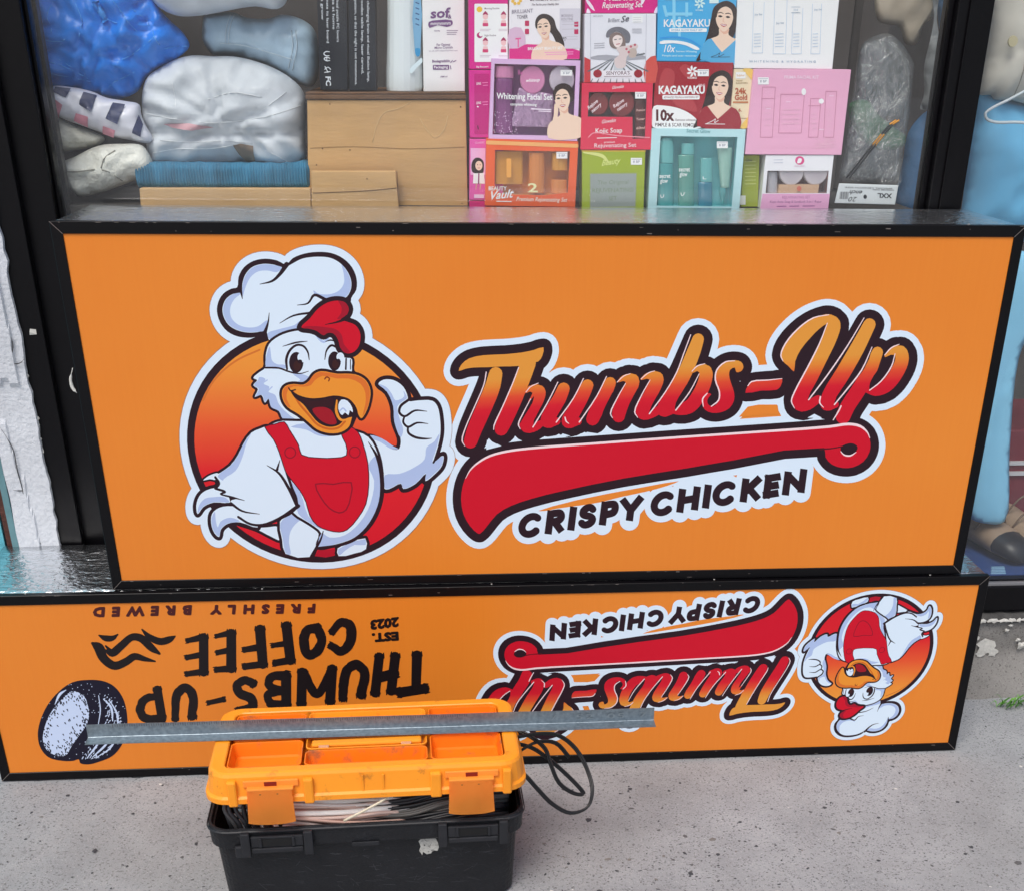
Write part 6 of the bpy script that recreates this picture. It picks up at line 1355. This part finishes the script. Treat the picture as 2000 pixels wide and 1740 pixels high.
k.A.line(GR, [(440, 390), (496, 376)], 6); k.A.text(GR, 'Sketch', (440, 392), (496, 384), (0, -16), shear=.4)
for x in (168, 452): k.A.ell(ink('#8f1c2c'), x, 516, 30, 28)
k.A.rect(ink('#d9d4da'), 200, 494, 420, 544, 6); k.A.text(ink('#5a4048'), "SENYORA'S", (228, 526), (392, 522), (0, -24), bold=.01); k.A.line(ink('#5a4048'), [(215, 536), (405, 534)], 4, 1)
for q in range(9): k.A.line(GR, [(120+q*45, 576, 7), (135+q*42, 552, 3)], n=1)
k.done()
k = Pack('kojic_set', Zc, [(60, 582), (554, 582), (541, 1046), (49, 1046)], .333, .05, '#c92a48', 'crimson kojic soap set box with window on two round jars', hole=[(108, 644), (512, 644), (498, 968), (412, 972), (412, 818), (100, 816)], back='#5a1c22')
k.jar('jar', 172, 726, 72, mat('#8a2428', .25, coat=.5)); k.jar('jar', 338, 720, 88, mat('#8a2428', .25, coat=.5)); k.bottle('bottle', [466, (34, 690), (40, 700), (42, 720), (42, 965), (38, 970)], mat('#5c1e1c', .2, coat=.6))
k.bottle('bottle_cap', [466, (34, 655), (36, 660), (36, 712), (34, 714)], mat('#262024', .3))
W2 = ink('#e8ccd0')
for x, y, a in ((150, 730, -.7), (330, 722, -.6)):
    for q, s_ in enumerate(('Rejuve', 'natory')): dx, dy = cos(a), sin(a); k.A.text(W2, s_, (x-44*dx+q*26-10, y-44*dy+q*22+10), (x+44*dx+q*26-10, y+44*dy+q*22+10), (-14, -18), bold=.02, shear=.3)
k.A.text(W2, 'Glowskin', (270, 624), (352, 614), (0, -20), shear=.4); k.A.text(W2, 'Glowskin', (198, 864), (296, 852), (0, -24), shear=.4, bold=.01); k.A.text(ink('#f2e6e8'), 'Kojic Soap', (154, 930), (340, 926), (0, -32), bold=.01); k.A.line(W2, [(165, 966), (300, 962)], 6, 1)
k.A.text(W2, 'premium', (214, 1000), (290, 998), (0, -12)); k.A.text(W2, 'Rejuvenating Set', (146, 1032), (438, 1026), (0, -28), bold=.004); k.A.line(ink('#e08a98'), [(104, 960), (140, 930), (300, 948), (530, 962)], 7); k.tagp(430, 644, 506, 690)
for q, s_ in enumerate(('Premium', 'Toner', '60ml')): k.A.text(ink('#d0a8a0'), s_, (438, 780+q*62), (500, 776+q*62), (0, -16), shear=.2)
k.done()
k = Pack('green_set', Zc, [(60, 1052), (502, 1052), (490, 1458), (60, 1458)], .334, .05, '#8fa01e', 'lime green rejuvenating set box with silver label')
SV = mat('#a9b2ae', .3, .35, var=.08, vscale=9); k.A.poly(ink('#8f9a50'), [(112, 1208), (444, 1206), (436, 1448), (112, 1454)], 1); k.A.poly(SV, [(118, 1216), (438, 1213), (430, 1442), (118, 1447)], 1)
OL = ink('#7d8a74'); k.A.text(OL, 'The Original', (168, 1290), (384, 1284), (0, -28), bold=0, shear=.1); k.A.text(OL, 'REJUVENATING', (132, 1346), (416, 1340), (0, -28)); k.A.text(OL, 'SET', (246, 1402), (302, 1398), (0, -28)); k.tagp(400, 1104, 478, 1152)
k.A.text(ink('#c9d27a'), 'Beauty', (196, 1160), (330, 1140), (0, -40), shear=.4); k.A.line(ink('#c6cc7a'), [(70, 1066, 10), (200, 1090, 24), (250, 1140, 6)]); k.A.line(ink('#c9a63a'), [(60, 1056), (500, 1056)], 8, 1); k.done()

# ---------------------------------------------------------------- third column
k = Pack('portrait_box', Zc, [(594, -120), (1146, -120), (1114, 436), (580, 430)], .338, .045, '#3f9fd0', 'sky blue KAGAYAKU box with long haired woman in blue', side='#2a6a96')
for P in ([(640, -20), (800, -20), (800, 4), (640, 4)], [(690, -60), (712, -60), (712, 210), (690, 210)], [(640, 90), (830, 90), (830, 112), (640, 112)], [(780, 20), (800, 20), (800, 120), (780, 120)], [(620, 40), (642, 40), (660, 120), (640, 120)], [(730, 120), (748, 120), (748, 260), (730, 260)]): k.A.poly(ink('#7cc0e0'), P, 1)
k.A.poly(ink('#dfeaf2'), [(604, 292), (720, 286), (820, 308), (880, 345), (860, 352), (780, 318), (690, 304), (602, 308)], 3); k.A.line(ink('#2f8fd0'), [(606, 268, 10), (720, 262, 14), (820, 286, 14), (890, 330, 6)])
WB_ = ink('#e9f0f6'); k.A.text(WB_, 'KAGAYAKU', (630, 190), (952, 188), (0, -50), bold=.02); k.A.rect(WB_, 668, 200, 930, 226, 8); k.A.text(ink('#4a90b8'), 'HYDRA GLOW DAILY SET', (682, 220), (900, 219), (0, -13)); k.A.text(WB_, '10x', (630, 366), (708, 366), (4, -50), bold=.01, shear=.2); k.A.text(ink('#bfe0f0'), 'Extreme Whitening', (716, 366), (860, 368), (0, -12)); k.A.text(ink('#bfe0f0'), 'Pimple and scar remover', (618, 396), (860, 398), (0, -12))
def flower(A, x, y, s, c):
    for q in range(7): a = q*2*pi/7; A.poly(c, [(x+s*.2*cos(a-.5), y+s*.2*sin(a-.5)), (x+s*.75*cos(a-.25), y+s*.75*sin(a-.25)), (x+s*cos(a+.15), y+s*sin(a+.15)), (x+s*.3*cos(a+.3), y+s*.3*sin(a+.3))], 2)
flower(k.A, 880, 26, 40, ink('#bfe2f0')); k.A.text(ink('#bfe2f0'), 'ROOMAE', (852, 80), (904, 80), (0, -12)); k.A.rect(ink('#c8dbe6'), 948, -8, 1012, 26)
portrait(k.A, 1050, 130, 86, '#4a9cc8', 'long', .1); k.A.line(ink('#1d2c40'), [(960, 400), (1000, 385), (1020, 372), (1012, 398), (1050, 380)], 4); k.A.line(ink('#1d2c40'), [(960, 402), (1090, 400)], 4, 1); k.done()
k = Pack('portrait_box', Zc, [(576, 434), (1118, 440), (1082, 896), (551, 890)], .336, .045, '#941c2a', 'dark red KAGAYAKU box reading 10x pimple and scar remover', side='#5a1018')
for P in ([(600, 560), (640, 480), (700, 500), (690, 620), (640, 680), (600, 660)], [(740, 480), (780, 450), (860, 520), (820, 560)], [(690, 690), (820, 690), (860, 780), (720, 740)]): k.A.poly(ink('#a63a40'), P, 4)
k.A.poly(ink('#e6e4ea'), [(560, 744), (640, 740), (740, 760), (820, 800), (870, 850), (890, 893), (552, 890)], 3)
k.A.text(ink('#f1eef0'), 'KAGAYAKU', (594, 656), (916, 654), (0, -52), bold=.04); k.A.rect(ink('#e6e4ea'), 620, 666, 880, 696, 8); k.A.text(ink('#7a2a34'), 'ADVANCED PEELING & WHITENING SET', (630, 688), (872, 687), (0, -13), bold=.01); k.A.text(ink('#4a1018'), '10x', (576, 842), (704, 842), (0, -72), bold=.04); k.A.text(ink('#5a3a44'), 'Extreme whitening', (712, 846), (860, 846), (0, -15)); k.A.text(ink('#3a1a24'), 'PIMPLE & SCAR REMOVER', (570, 884), (886, 886), (0, -24), bold=.012); k.A.text(ink('#e0b8bc'), 'EBC', (872, 608), (918, 606), (0, -18))
flower(k.A, 830, 500, 42, ink('#efe8ea')); k.A.text(ink('#efe8ea'), 'ROOMAE', (796, 552), (860, 552), (0, -13)); k.tagp(866, 486, 944, 534); portrait(k.A, 1020, 608, 82, '#8f1826', 'long', .1); k.A.line(ink('#f0dcdc'), [(925, 866), (970, 845), (990, 832), (984, 858), (1010, 842)], 4); k.A.line(ink('#f0dcdc'), [(920, 866), (1055, 868)], 4, 1); k.done()
k = Pack('gold_box', Zc, [(1120, 482), (1256, 486), (1217, 898), (1086, 894)], .338, .03, '#d9c9a8', 'slim cream and gold 24k Gold box beside the dark red box')
GD = ink('#c08a2c'); k.A.poly(ink('#d9b45c'), [(1180, 484), (1254, 488), (1246, 560), (1216, 530)], 3); k.A.poly(ink('#d3a850'), [(1088, 850), (1130, 860), (1160, 890), (1088, 892)], 3); k.A.poly(ink('#d9b45c'), [(1190, 850), (1218, 820), (1212, 895), (1160, 894)], 3); k.A.rect(ink('#e6e4dc'), 1132, 506, 1200, 550); k.A.text(GD, 'Sulphur', (1138, 536), (1194, 534), (0, -14)); k.A.text(ink('#8a6a3a'), 'beauty', (1136, 570), (1180, 568), (0, -10)); k.A.text(ink('#8a6a3a'), 'KAGAYAKU', (1134, 588), (1216, 586), (0, -11)); k.A.text(ink('#a8502c'), '24k', (1128, 656), (1208, 656), (0, -38), bold=.04); k.A.text(ink('#a8502c'), 'Gold', (1124, 700), (1212, 698), (0, -34), bold=.04); k.A.rect(ink('#b06a3c'), 1112, 710, 1218, 722); k.A.text(ink('#a8502c'), '6.', (1150, 780), (1174, 780), (0, -20), bold=.03); k.A.line(ink('#8a6a4a'), [(1108, 826), (1206, 828)], 4, 1); k.done()
k = Pack('secret_glow_set', Zc, [(547, 898), (1202, 904), (1156, 1462), (520, 1456)], .331, .05, '#a9cdd2', 'pale aqua gift box with window showing four teal skincare bottles', hole=[(608, 952), (1144, 958), (1104, 1444), (580, 1438)], back='#5fb0b6')
TL, TL2, TL3 = mat('#4aa6a8', .2, coat=.6), mat('#6cbcbc', .25, coat=.5), mat('#2f86a0', .2, coat=.6)
k.bottle('spray_bottle', [640, (46, 1140), (56, 1146), (58, 1300), (58, 1430), (54, 1436)], TL); k.bottle('spray_cap', [650, (34, 962), (46, 985), (50, 1040), (50, 1136), (46, 1138)], TL2)
k.bottle('toner_bottle', [786, (52, 1082), (56, 1088), (56, 1430), (52, 1436)], mat('#5fa79a', .2, coat=.6)); k.bottle('toner_cap', [798, (42, 1002), (46, 1006), (46, 1078), (44, 1080)], TL2)
k.bottle('serum_bottle', [918, (44, 1272), (50, 1280), (50, 1434), (46, 1438)], TL3); k.bottle('serum_pump', [926, (38, 1104), (42, 1108), (44, 1268), (42, 1270)], TL2)
k.bottle('cream_tube', [1056, (52, 1030), (52, 1048), (40, 1200), (30, 1300), (26, 1312)], mat('#9ccabc', .25, coat=.5)); k.bottle('tube_cap', [1040, (26, 1314), (26, 1345), (14, 1400), (8, 1426)], TL)
k.A.text(ink('#6a9aa0'), 'Secret Glow', (788, 926), (956, 932), (0, -26), shear=.1); LT = ink('#d6ecea')
for x, y in ((600, 1244), (736, 1198)): k.A.text(LT, 'secret', (x, y), (x+76, y), (0, -30)); k.A.text(LT, 'glow', (x+4, y+34), (x+58, y+34), (0, -30), shear=.1)
for x, y in ((618, 1370), (760, 1356)): k.A.line(LT, [(x-10, y-8), (x-6, y+10), (x+8, y+6), (x+12, y-10)], 5)
k.A.text(LT, 'L.', (902, 1252), (926, 1252), (0, -18)); k.tagp(1000, 990, 1076, 1036); k.done()

# ---------------------------------------------------------------- fourth column
k = Pack('white_box', Zc, [(1150, -120), (1866, -120), (1806, 486), (1121, 479)], .337, .05, '#e2eaf2', 'large plain white box with faint embossed bottle outlines')
EM, EM2 = ink('#b6c4d4'), ink('#8fa0b4')
for x0, x1, y0, y1 in ((1245, 1330, 20, 372), (1392, 1490, 0, 378), (1520, 1600, 60, 378), (1655, 1730, 30, 378)):
    k.A.line(EM, [(x0+12, y0), (x0, y1), (x1-12, y1), (x1, y0)], 4, 1)
    for q in range(5): k.A.line(EM, [(x0+14, 240+q*22), (x1-26, 238+q*22)], 5, 1)
for x, y in ((1290, 104), (1440, 164), (1706, 70)): k.A.text(EM2, 'Joy Set', (x-28, y+6), (x+28, y+4), (0, -12))
k.A.rect(ink('#dfe8f0'), 1520, 56, 1580, 88); k.A.line(EM2, [(1520, 52), (1580, 52)], 3, 1); k.A.line(EM2, [(1520, 92), (1580, 92)], 3, 1); k.A.text(EM2, '350', (1534, 80), (1566, 79), (0, -14)); k.A.text(EM2, 'WHITENING & HYDRATING', (1224, 438), (1690, 440), (0, -14), spacing=1.5); k.done()
k = Pack('pink_kit', Zc, [(1258, 485), (1938, 488), (1869, 1084), (1197, 1080)], .332, .05, '#d59db8', 'large pale pink facial kit box with embossed bottles')
PE, PE2, PW = ink('#bd8098'), ink('#d4a3b8'), ink('#e4c6d4')
k.A.text(PW, 'PRIMA FACIAL KIT', (1470, 552), (1712, 552), (0, -22)); k.tagp(1286, 542, 1362, 592)
for x0, x1, y0, y1 in ((1308, 1408, 610, 960), (1436, 1610, 660, 930), (1644, 1726, 690, 960), (1750, 1836, 640, 960)):
    k.A.line(PE, [(x0+10, y0), (x0-6, y1), (x1-22, y1), (x1, y0)], 5, 1, closed=True)
    for q in range(4): k.A.line(PE2, [(x0+18, y0+(y1-y0)*(.4+.12*q)), (x1-34, y0+(y1-y0)*(.4+.12*q)-2)], 6, 1)
k.A.line(PE, [(1312, 690), (1406, 690)], 5, 1); k.A.line(PE, [(1640, 740), (1726, 740)], 5, 1); k.A.ell(ink('#efe6ec'), 1606, 642, 16, 24); k.A.ell(ink('#efe6ec'), 1728, 708, 18)
for q in range(16): k.A.line(PE2, [(1660+rnd.uniform(0, 160), 1000+rnd.uniform(-35, 35)), (1680+rnd.uniform(0, 160), 1000+rnd.uniform(-40, 30))], 5, 1)
k.A.text(PE2, 'A MILD ROUTINE FOR GLOWING SKIN', (1280, 1036), (1800, 1040), (0, -13), spacing=1.5)
for x, y in ((1360, 760), (1498, 712), (1730, 905), (1800, 670)): k.A.text(PW, 'skin', (x-16, y+5), (x+16, y+4), (0, -10))
k.done()
k = Pack('yellow_box', Zc, [(1188, 1086), (1300, 1086), (1286, 1446), (1168, 1446)], .352, .05, '#8f9a2a', 'olive yellow box squeezed between aqua and white sets')
for q in range(7): k.A.line(ink('#b9bf6a'), [(1198, 1130+q*26), (1270, 1128+q*26)], 5, 1)
k.A.text(ink('#4a5a1c'), 'Glow', (1200, 1130), (1250, 1128), (0, -20), shear=.3); k.A.rect(ink('#d6d6ce'), 1160, 1366, 1200, 1430); k.done()
k = Pack('dark_base', Zc, [(1150, 1452), (1300, 1452), (1290, 1475), (1150, 1475)], .353, .05, '#4a4640', 'dark carton edge under the olive yellow box'); k.done()
k = Pack('rejuvenating_set', Zc, [(1342, 1086), (1816, 1086), (1776, 1456), (1302, 1456)], .334, .05, '#d9d9e2', 'white and pink set box with window on two round white jars', hole=[(1354, 1194), (1780, 1194), (1766, 1350), (1340, 1350)], back='#7a4038')
k.A.poly(ink('#d79cc0'), [(1318, 1354), (1788, 1354), (1776, 1456), (1302, 1456)], 1); k.A.ell(ink('#c8487e'), 1578, 1122, 32, 30); k.A.poly(ink('#e8dce4'), [(1560, 1140), (1572, 1106), (1592, 1112), (1584, 1138)], 3); k.A.text(ink('#c9b0be'), 'Beaumis', (1540, 1166), (1612, 1166), (0, -12), shear=.2)
for q in range(2): k.A.line(ink('#b8bcc8'), [(1398, 1118+q*20), (1460, 1116+q*20)], 5, 1)
k.jar('jar', 1524, 1200, 86, mat('#d3cbd0', .3), .004); k.jar('jar', 1694, 1200, 84, mat('#d3cbd0', .3), .004); k.bottle('bottle', [1386, (34, 1200), (36, 1204), (36, 1346), (34, 1348)], mat('#bdbcc4', .3))
P_s = [k.loc(x, y, .003) for x, y in ((1436, 1290), (1714, 1290), (1706, 1350), (1428, 1350))]; mesh_py('soap_bar', P_s+[p+Vector((0, .012, 0)) for p in P_s], [(0, 3, 2, 1), (0, 1, 5, 4), (3, 0, 4, 7), (1, 2, 6, 5)], mat('#d9b08c', .5), k.root)
k.A.ell(ink('#c06a5a'), 1574, 1318, 16, 18)
for x in (1524, 1694):
    for q in range(7): k.A.line(ink('#a8a0aa'), [(x-60+q*14, 1225+q*6), (x-10+q*9, 1205+q*4)], 3, 1)
k.A.text(ink('#b06a98'), 'REJUVENATING SET', (1456, 1388), (1650, 1386), (0, -18)); k.A.text(ink('#8a4a7c'), 'Kojic Acne Soap & Sunblock 3-in-1 Rejuv', (1370, 1418), (1730, 1416), (0, -15), shear=.1); k.A.line(ink('#8a4a7c'), [(1420, 1442), (1482, 1441)], 6, 1); k.A.line(ink('#8a4a7c'), [(1508, 1441), (1572, 1440)], 6, 1); k.A.line(ink('#8a4a7c'), [(1600, 1440), (1680, 1439)], 6, 1); k.done()

# ---------------------------------------------------------------- right of the boxes: hanging bag, garments
M_clear = bpy.data.materials.new('crinkled_clear_bag'); M_clear.use_nodes = True; t = M_clear.node_tree; t.nodes.remove(t.nodes['Principled BSDF'])
tr = t.nodes.new('ShaderNodeBsdfTransparent'); gl = t.nodes.new('ShaderNodeBsdfGlossy'); gl.inputs['Roughness'].default_value = .16; df = t.nodes.new('ShaderNodeBsdfDiffuse'); df.inputs[0].default_value = (.55, .6, .62, 1)
n1 = t.nodes.new('ShaderNodeTexNoise'); n1.inputs['Scale'].default_value = 42; n1.inputs['Detail'].default_value = 5; n1.inputs['Distortion'].default_value = 1.5; bp = t.nodes.new('ShaderNodeBump'); bp.inputs['Strength'].default_value = .9; bp.inputs['Distance'].default_value = .012
tc = t.nodes.new('ShaderNodeTexCoord'); t.links.new(tc.outputs['Object'], n1.inputs['Vector']); t.links.new(n1.outputs['Fac'], bp.inputs['Height']); t.links.new(bp.outputs[0], gl.inputs['Normal'])
m1 = t.nodes.new('ShaderNodeMixShader'); m1.inputs[0].default_value = .10; m2 = t.nodes.new('ShaderNodeMixShader'); m2.inputs[0].default_value = .14
t.links.new(tr.outputs[0], m1.inputs[1]); t.links.new(df.outputs[0], m1.inputs[2]); t.links.new(m1.outputs[0], m2.inputs[1]); t.links.new(gl.outputs[0], m2.inputs[2]); t.links.new(m2.outputs[0], t.nodes['Material Output'].inputs[0])
r_, dr, sm = sack('clear_bag', Zd, [(470, 330), (560, 270), (660, 250), (740, 300), (850, 470), (845, 560), (800, 980), (770, 1150), (740, 1370), (540, 1350), (310, 1330), (330, 1150), (380, 850), (430, 500)], .375, .022, M_clear, 'crinkled clear plastic bag hanging beside the pink kit, white size label below', 'bag', .009, (9, 20), 21, .010)
lab = Pack('size_label', Zd, [(300, 1358), (738, 1372), (712, 1516), (266, 1504)], .342, .003, '#c9ced0', 'white size label reading XXL upside down at the foot of the clear bag', 'label', 'labels behind the glass')
lab.A.text(ink('#1a1c22'), 'XXL', (690, 1434), (582, 1430), (-2, 32), bold=.03); lab.A.ell(ink('#1a1c22'), 490, 1456, 13, 16); lab.A.text(ink('#1a1c22'), '20', (432, 1458), (368, 1456), (-4, 34), bold=.0, shear=.3); lab.A.text(ink('#1a1c22'), 'ench', (470, 1412), (376, 1408), (-4, 30), shear=.4)
for q in range(11): lab.A.line(ink('#3a3c44'), [(306+q*6, 1420), (302+q*6, 1472)], 2+(q*7 % 3), 1)
lab.A.text(ink('#4a4c54'), 'SPECIAL LENGTH SIZE', (690, 1392), (340, 1382), (0, 9)); lab.A.text(ink('#4a4c54'), 'DREAM GIRL', (700, 1404), (540, 1400), (0, 8)); lab.done()
# contents of the bag: dark hair, green wrap, two black and gold sticks
sack('hair_extension', Zd, [(470, 330), (560, 300), (690, 330), (800, 440), (820, 640), (790, 900), (740, 1120), (700, 1330), (360, 1310), (360, 1100), (420, 700)], .43, .03, mat('#1c1d20', .45, var=.5, vscale=40, stretch=(4, 1, 1), bump=.4, bscale=70), 'dark hair piece inside the clear bag', 'hair piece', .006, (10, 26), 31, .012)
sack('green_wrap', Zd, [(370, 780), (430, 742), (520, 750), (570, 830), (700, 940), (790, 1010), (780, 1080), (620, 1110), (470, 1040), (380, 880)], .395, .008, mat('#2c6b3a', .5, var=.45, vscale=24, bump=.3, bscale=80), 'crumpled green wrapping inside the clear bag', 'wrapping', .004, (10, 30), 33, .010)
for dx, c1 in ((0, 0), (22, 1)):
    st_ = empty('hair_stick', atY(*Zd(350+dx, 1320), .356), label=('black and gold hair stick, ' + ('left' if not c1 else 'right') + ' of the pair in the clear bag'), cat='stick', group='hair sticks in the clear bag')
    for nm, a, b, cc in (('shaft', (350+dx, 1320), (548+dx, 1070), '#0d0d10'), ('gold_band', (542+dx, 1078), (610+dx, 995), '#c98a2a'), ('shaft', (612+dx, 992), (670+dx, 925), '#15151a'), ('gold_tip', (672+dx, 922), (720+dx, 890), '#c98a2a')):
        q = tube(nm, [atY(*Zd(*a), .356), atY(*Zd((a[0]+b[0])/2, (a[1]+b[1])/2), .356), atY(*Zd(*b), .356)], .0017, mat(cc, .3, .6 if 'gold' in nm else 0), None, 7); Wb(q, st_)
sack('beige_garment', Zd, [(600, -150), (580, 150), (640, 180), (740, 200), (790, 330), (870, 330), (920, 190), (985, 130), (1000, -150)], .47, .014, ridged('#a89c8a', .5, .3, 12, .02, .9), 'beige garment in plastic hanging above the clear bag', 'garment', .009, (8, 18), 41, .012)
sack('grey_garment', Zd, [(985, -150), (1000, 130), (970, 300), (925, 500), (925, 700), (900, 810), (1080, 760), (1120, 460), (1060, 330), (1020, 150), (1040, -150)], .46, .022, mat('#8b8f90', .75, var=.2, vscale=14, bump=.3, bscale=100, coat=.2), 'grey translucent garment hanging left of the mullion', 'garment', .008, (8, 20), 43, .012)
sack('blue_garment', Zd, [(1020, -150), (1030, 150), (1060, 420), (1080, 740), (920, 840), (810, 980), (770, 1200), (720, 1560), (1000, 1560), (1080, 1200), (1180, 400), (1230, -150)], .50, .028, mat('#4f83b4', .7, var=.22, vscale=9, bump=.3, bscale=90, coat=.15), 'blue garment hanging left of the black mullion', 'garment', .010, (8, 14), 45, .013)
# ---- right hand pane
r_, dr, sm = sack('linen_shirt', Zd, [(1440, -150), (1420, 150), (1380, 420), (1335, 700), (1420, 705), (1440, 735), (1560, 740), (1680, 770), (1900, 780), (2000, -150)], .44, .045, mat('#d3cfc4', .85, var=.10, vscale=10), 'off white linen shirt with a button at the top right corner', 'shirt', .007, (5, 8), 51, .011, fold=lambda x, z: .008*noise.noise((x*30+z*4, z*4, 2)))
sm('placket', [(1640, -100), (1620, 250), (1590, 560), (1560, 730)], mat('#98948a', .9), .0010, .0006)
p = atY(*Zd(1582, 308), .392); bm = bmesh.new(); bmesh.ops.create_cone(bm, cap_ends=True, segments=18, radius1=.0092, radius2=.0085, depth=.003, matrix=Matrix.Translation((0, 0, 0)) @ Matrix.Rotation(pi/2, 4, 'X'))
o = bm_obj('button', bm, mat('#c9bf9a', .4, coat=.3), None); o.location = p-r_.location; o.parent = r_
BL = mat('#6cbbe6', .8, var=.10, vscale=6)
sack('blue_dress', Zd, [(1340, 700), (1300, 880), (1270, 1000), (1240, 1250), (1200, 1560), (1180, 1700), (2100, 1700), (2100, 700), (1700, 760)], .47, .05, BL, 'sky blue dress hanging below the linen shirt', 'dress', .012, (5, 6), 53, .013, fold=lambda x, z: .010*noise.noise((x*26+z*3, z*2.5, 4)))
sack('blue_trousers', lambda x, y: (x, y), [(2030, 500), (1955, 500), (1935, 580), (1910, 760), (1890, 1005), (1925, 1022), (1962, 1018), (1972, 880), (1990, 700), (2030, 600)], .445, .013, mat('#8ed0f0', .85, var=.06, vscale=6), 'pale blue trouser leg hanging in front of the shoes', 'trousers', .003, (5, 6), 57, .012, fold=lambda x, z: .007*noise.noise((x*30+z*2, z*2, 7)))
hg = tube('clothes_hanger', [atY(*Zd(x, y), .385) for x, y in ((1680, 670), (1560, 735), (1430, 800), (1380, 840), (1390, 880), (1450, 905), (1600, 905), (1760, 915))], .0026, mat('#c9d4da', .35), None, 7); tag(hg, 'white wire clothes hanger over the blue dress', 'hanger')
# shoes and floor things behind the right pane
def shoe(x, y, Y, s, rz, label):
    p = atY(x, y, Y); root = empty('shoe', (p.x, Y, .2305), (0, 0, rz), label, 'shoe', 'shoes on the shop floor')
    def ringat(yy, w_, h0, h1, n=14): return [(w_*cos(2*pi*i/n)*s, yy*s, (h0+(h1-h0)*(.5+.5*sin(2*pi*i/n)))*s) for i in range(n)]
    loft('toe', [ringat(-.13, .004, .010, .02), ringat(-.125, .026, .008, .042), ringat(-.10, .040, .008, .056), ringat(-.07, .045, .008, .062)], mat('#23252c', .4, var=.2, vscale=20), root, cap0=True, smooth=True)
    loft('upper', [ringat(-.071, .0455, .008, .0625), ringat(-.03, .043, .008, .07), ringat(.03, .036, .008, .074), ringat(.08, .038, .008, .078), ringat(.12, .034, .008, .075), ringat(.13, .012, .012, .06)], mat('#a48d78', .6, var=.12, vscale=20), root, cap1=True, smooth=True)
    tube('strap', [(-.042*s, -.01*s, .05*s), (-.02*s, -.02*s, .088*s), (.02*s, -.02*s, .088*s), (.042*s, -.01*s, .05*s)], .0025, mat('#6e5a4a', .5), root, 6); tube('strap', [(-.036*s, .04*s, .05*s), (0, .02*s, .11*s), (.036*s, .04*s, .05*s)], .0025, mat('#6e5a4a', .5), root, 6)
shoe(1915, 1090, .50, 1.0, .30, 'left of the two beige shoes with dark toes behind the right pane'); shoe(1985, 1098, .49, 1.05, .22, 'right of the two beige shoes with dark toes, at the photo edge')
rug = empty('striped_mat', (1.75, .40, .231), label='blue mat with pale stripes on the shop floor under the shoes', cat='mat')
o = box('mat_sheet', 1.55, 2.5, .335, .6, .2298, .2318, mat('#2a4a86', .8, var=.25, vscale=20), None); Wb(o, rug)
for q in range(5): o = box('stripe', 1.742+.004*q, 1.775+.003*q, .340+.009*q, .3448+.009*q, .2318, .2326, mat('#8fbad6', .8), None); Wb(o, rug)
crate = empty('red_case', (2.0, .6, .231), label='dark red case with white straps behind the trouser leg', cat='case')
p0 = atY(1960, 1000, .62); p1 = atY(2000, 840, .62)
o = box('body', p0.x-.05, p0.x+.5, .62, .9, .232, p1.z, mat('#7a2230', .6, var=.2, vscale=8), None, bev=.004); Wb(o, crate)
for yy in (905, 925): q = atY(1985, yy, .612); o = box('strap', p0.x-.05, p0.x+.5, .612, .6195, q.z-.004, q.z+.004, mat('#cfcfd2', .5), None); o.rotation_euler = (0, 0, 0); Wb(o, crate)

# ------------------------------------------------------------------ weeds at the foot of the plinth
gp = Vector((1.752, .172, 0)); gt = empty('grass_tuft', (gp.x, gp.y, 0), label='small bright green weed tuft at the foot of the plinth', cat='plant', )
rnd = random.Random(21); ML = [mat('#4f8a2c', .6), mat('#6aa83a', .6), mat('#3d7024', .6)]
for k_ in range(46):
    bx, by = gp.x+rnd.gauss(.012, .022), gp.y+rnd.gauss(-.002, .007); a = rnd.uniform(0, 2*pi); L = rnd.uniform(.012, .03); w_ = rnd.uniform(.0012, .0028); v = []
    dx, dy = cos(a), sin(a)*.6
    for tt, hh, ww in ((0, 0, .5), (.35, .55, 1), (.7, .8, .8), (1, .72, .05)):
        x_, y_, z_ = bx+dx*L*tt, by+dy*L*tt-.003*tt, .002+L*hh*.9; v += [(x_-dy*w_*ww, y_+dx*w_*ww, z_), (x_+dy*w_*ww, y_-dx*w_*ww, z_)]
    o = mesh_py('leaf', [(p[0]-gp.x, p[1]-gp.y, p[2]) for p in v], [(0, 1, 3, 2), (2, 3, 5, 4), (4, 5, 7, 6)], ML[k_ % 3], gt)
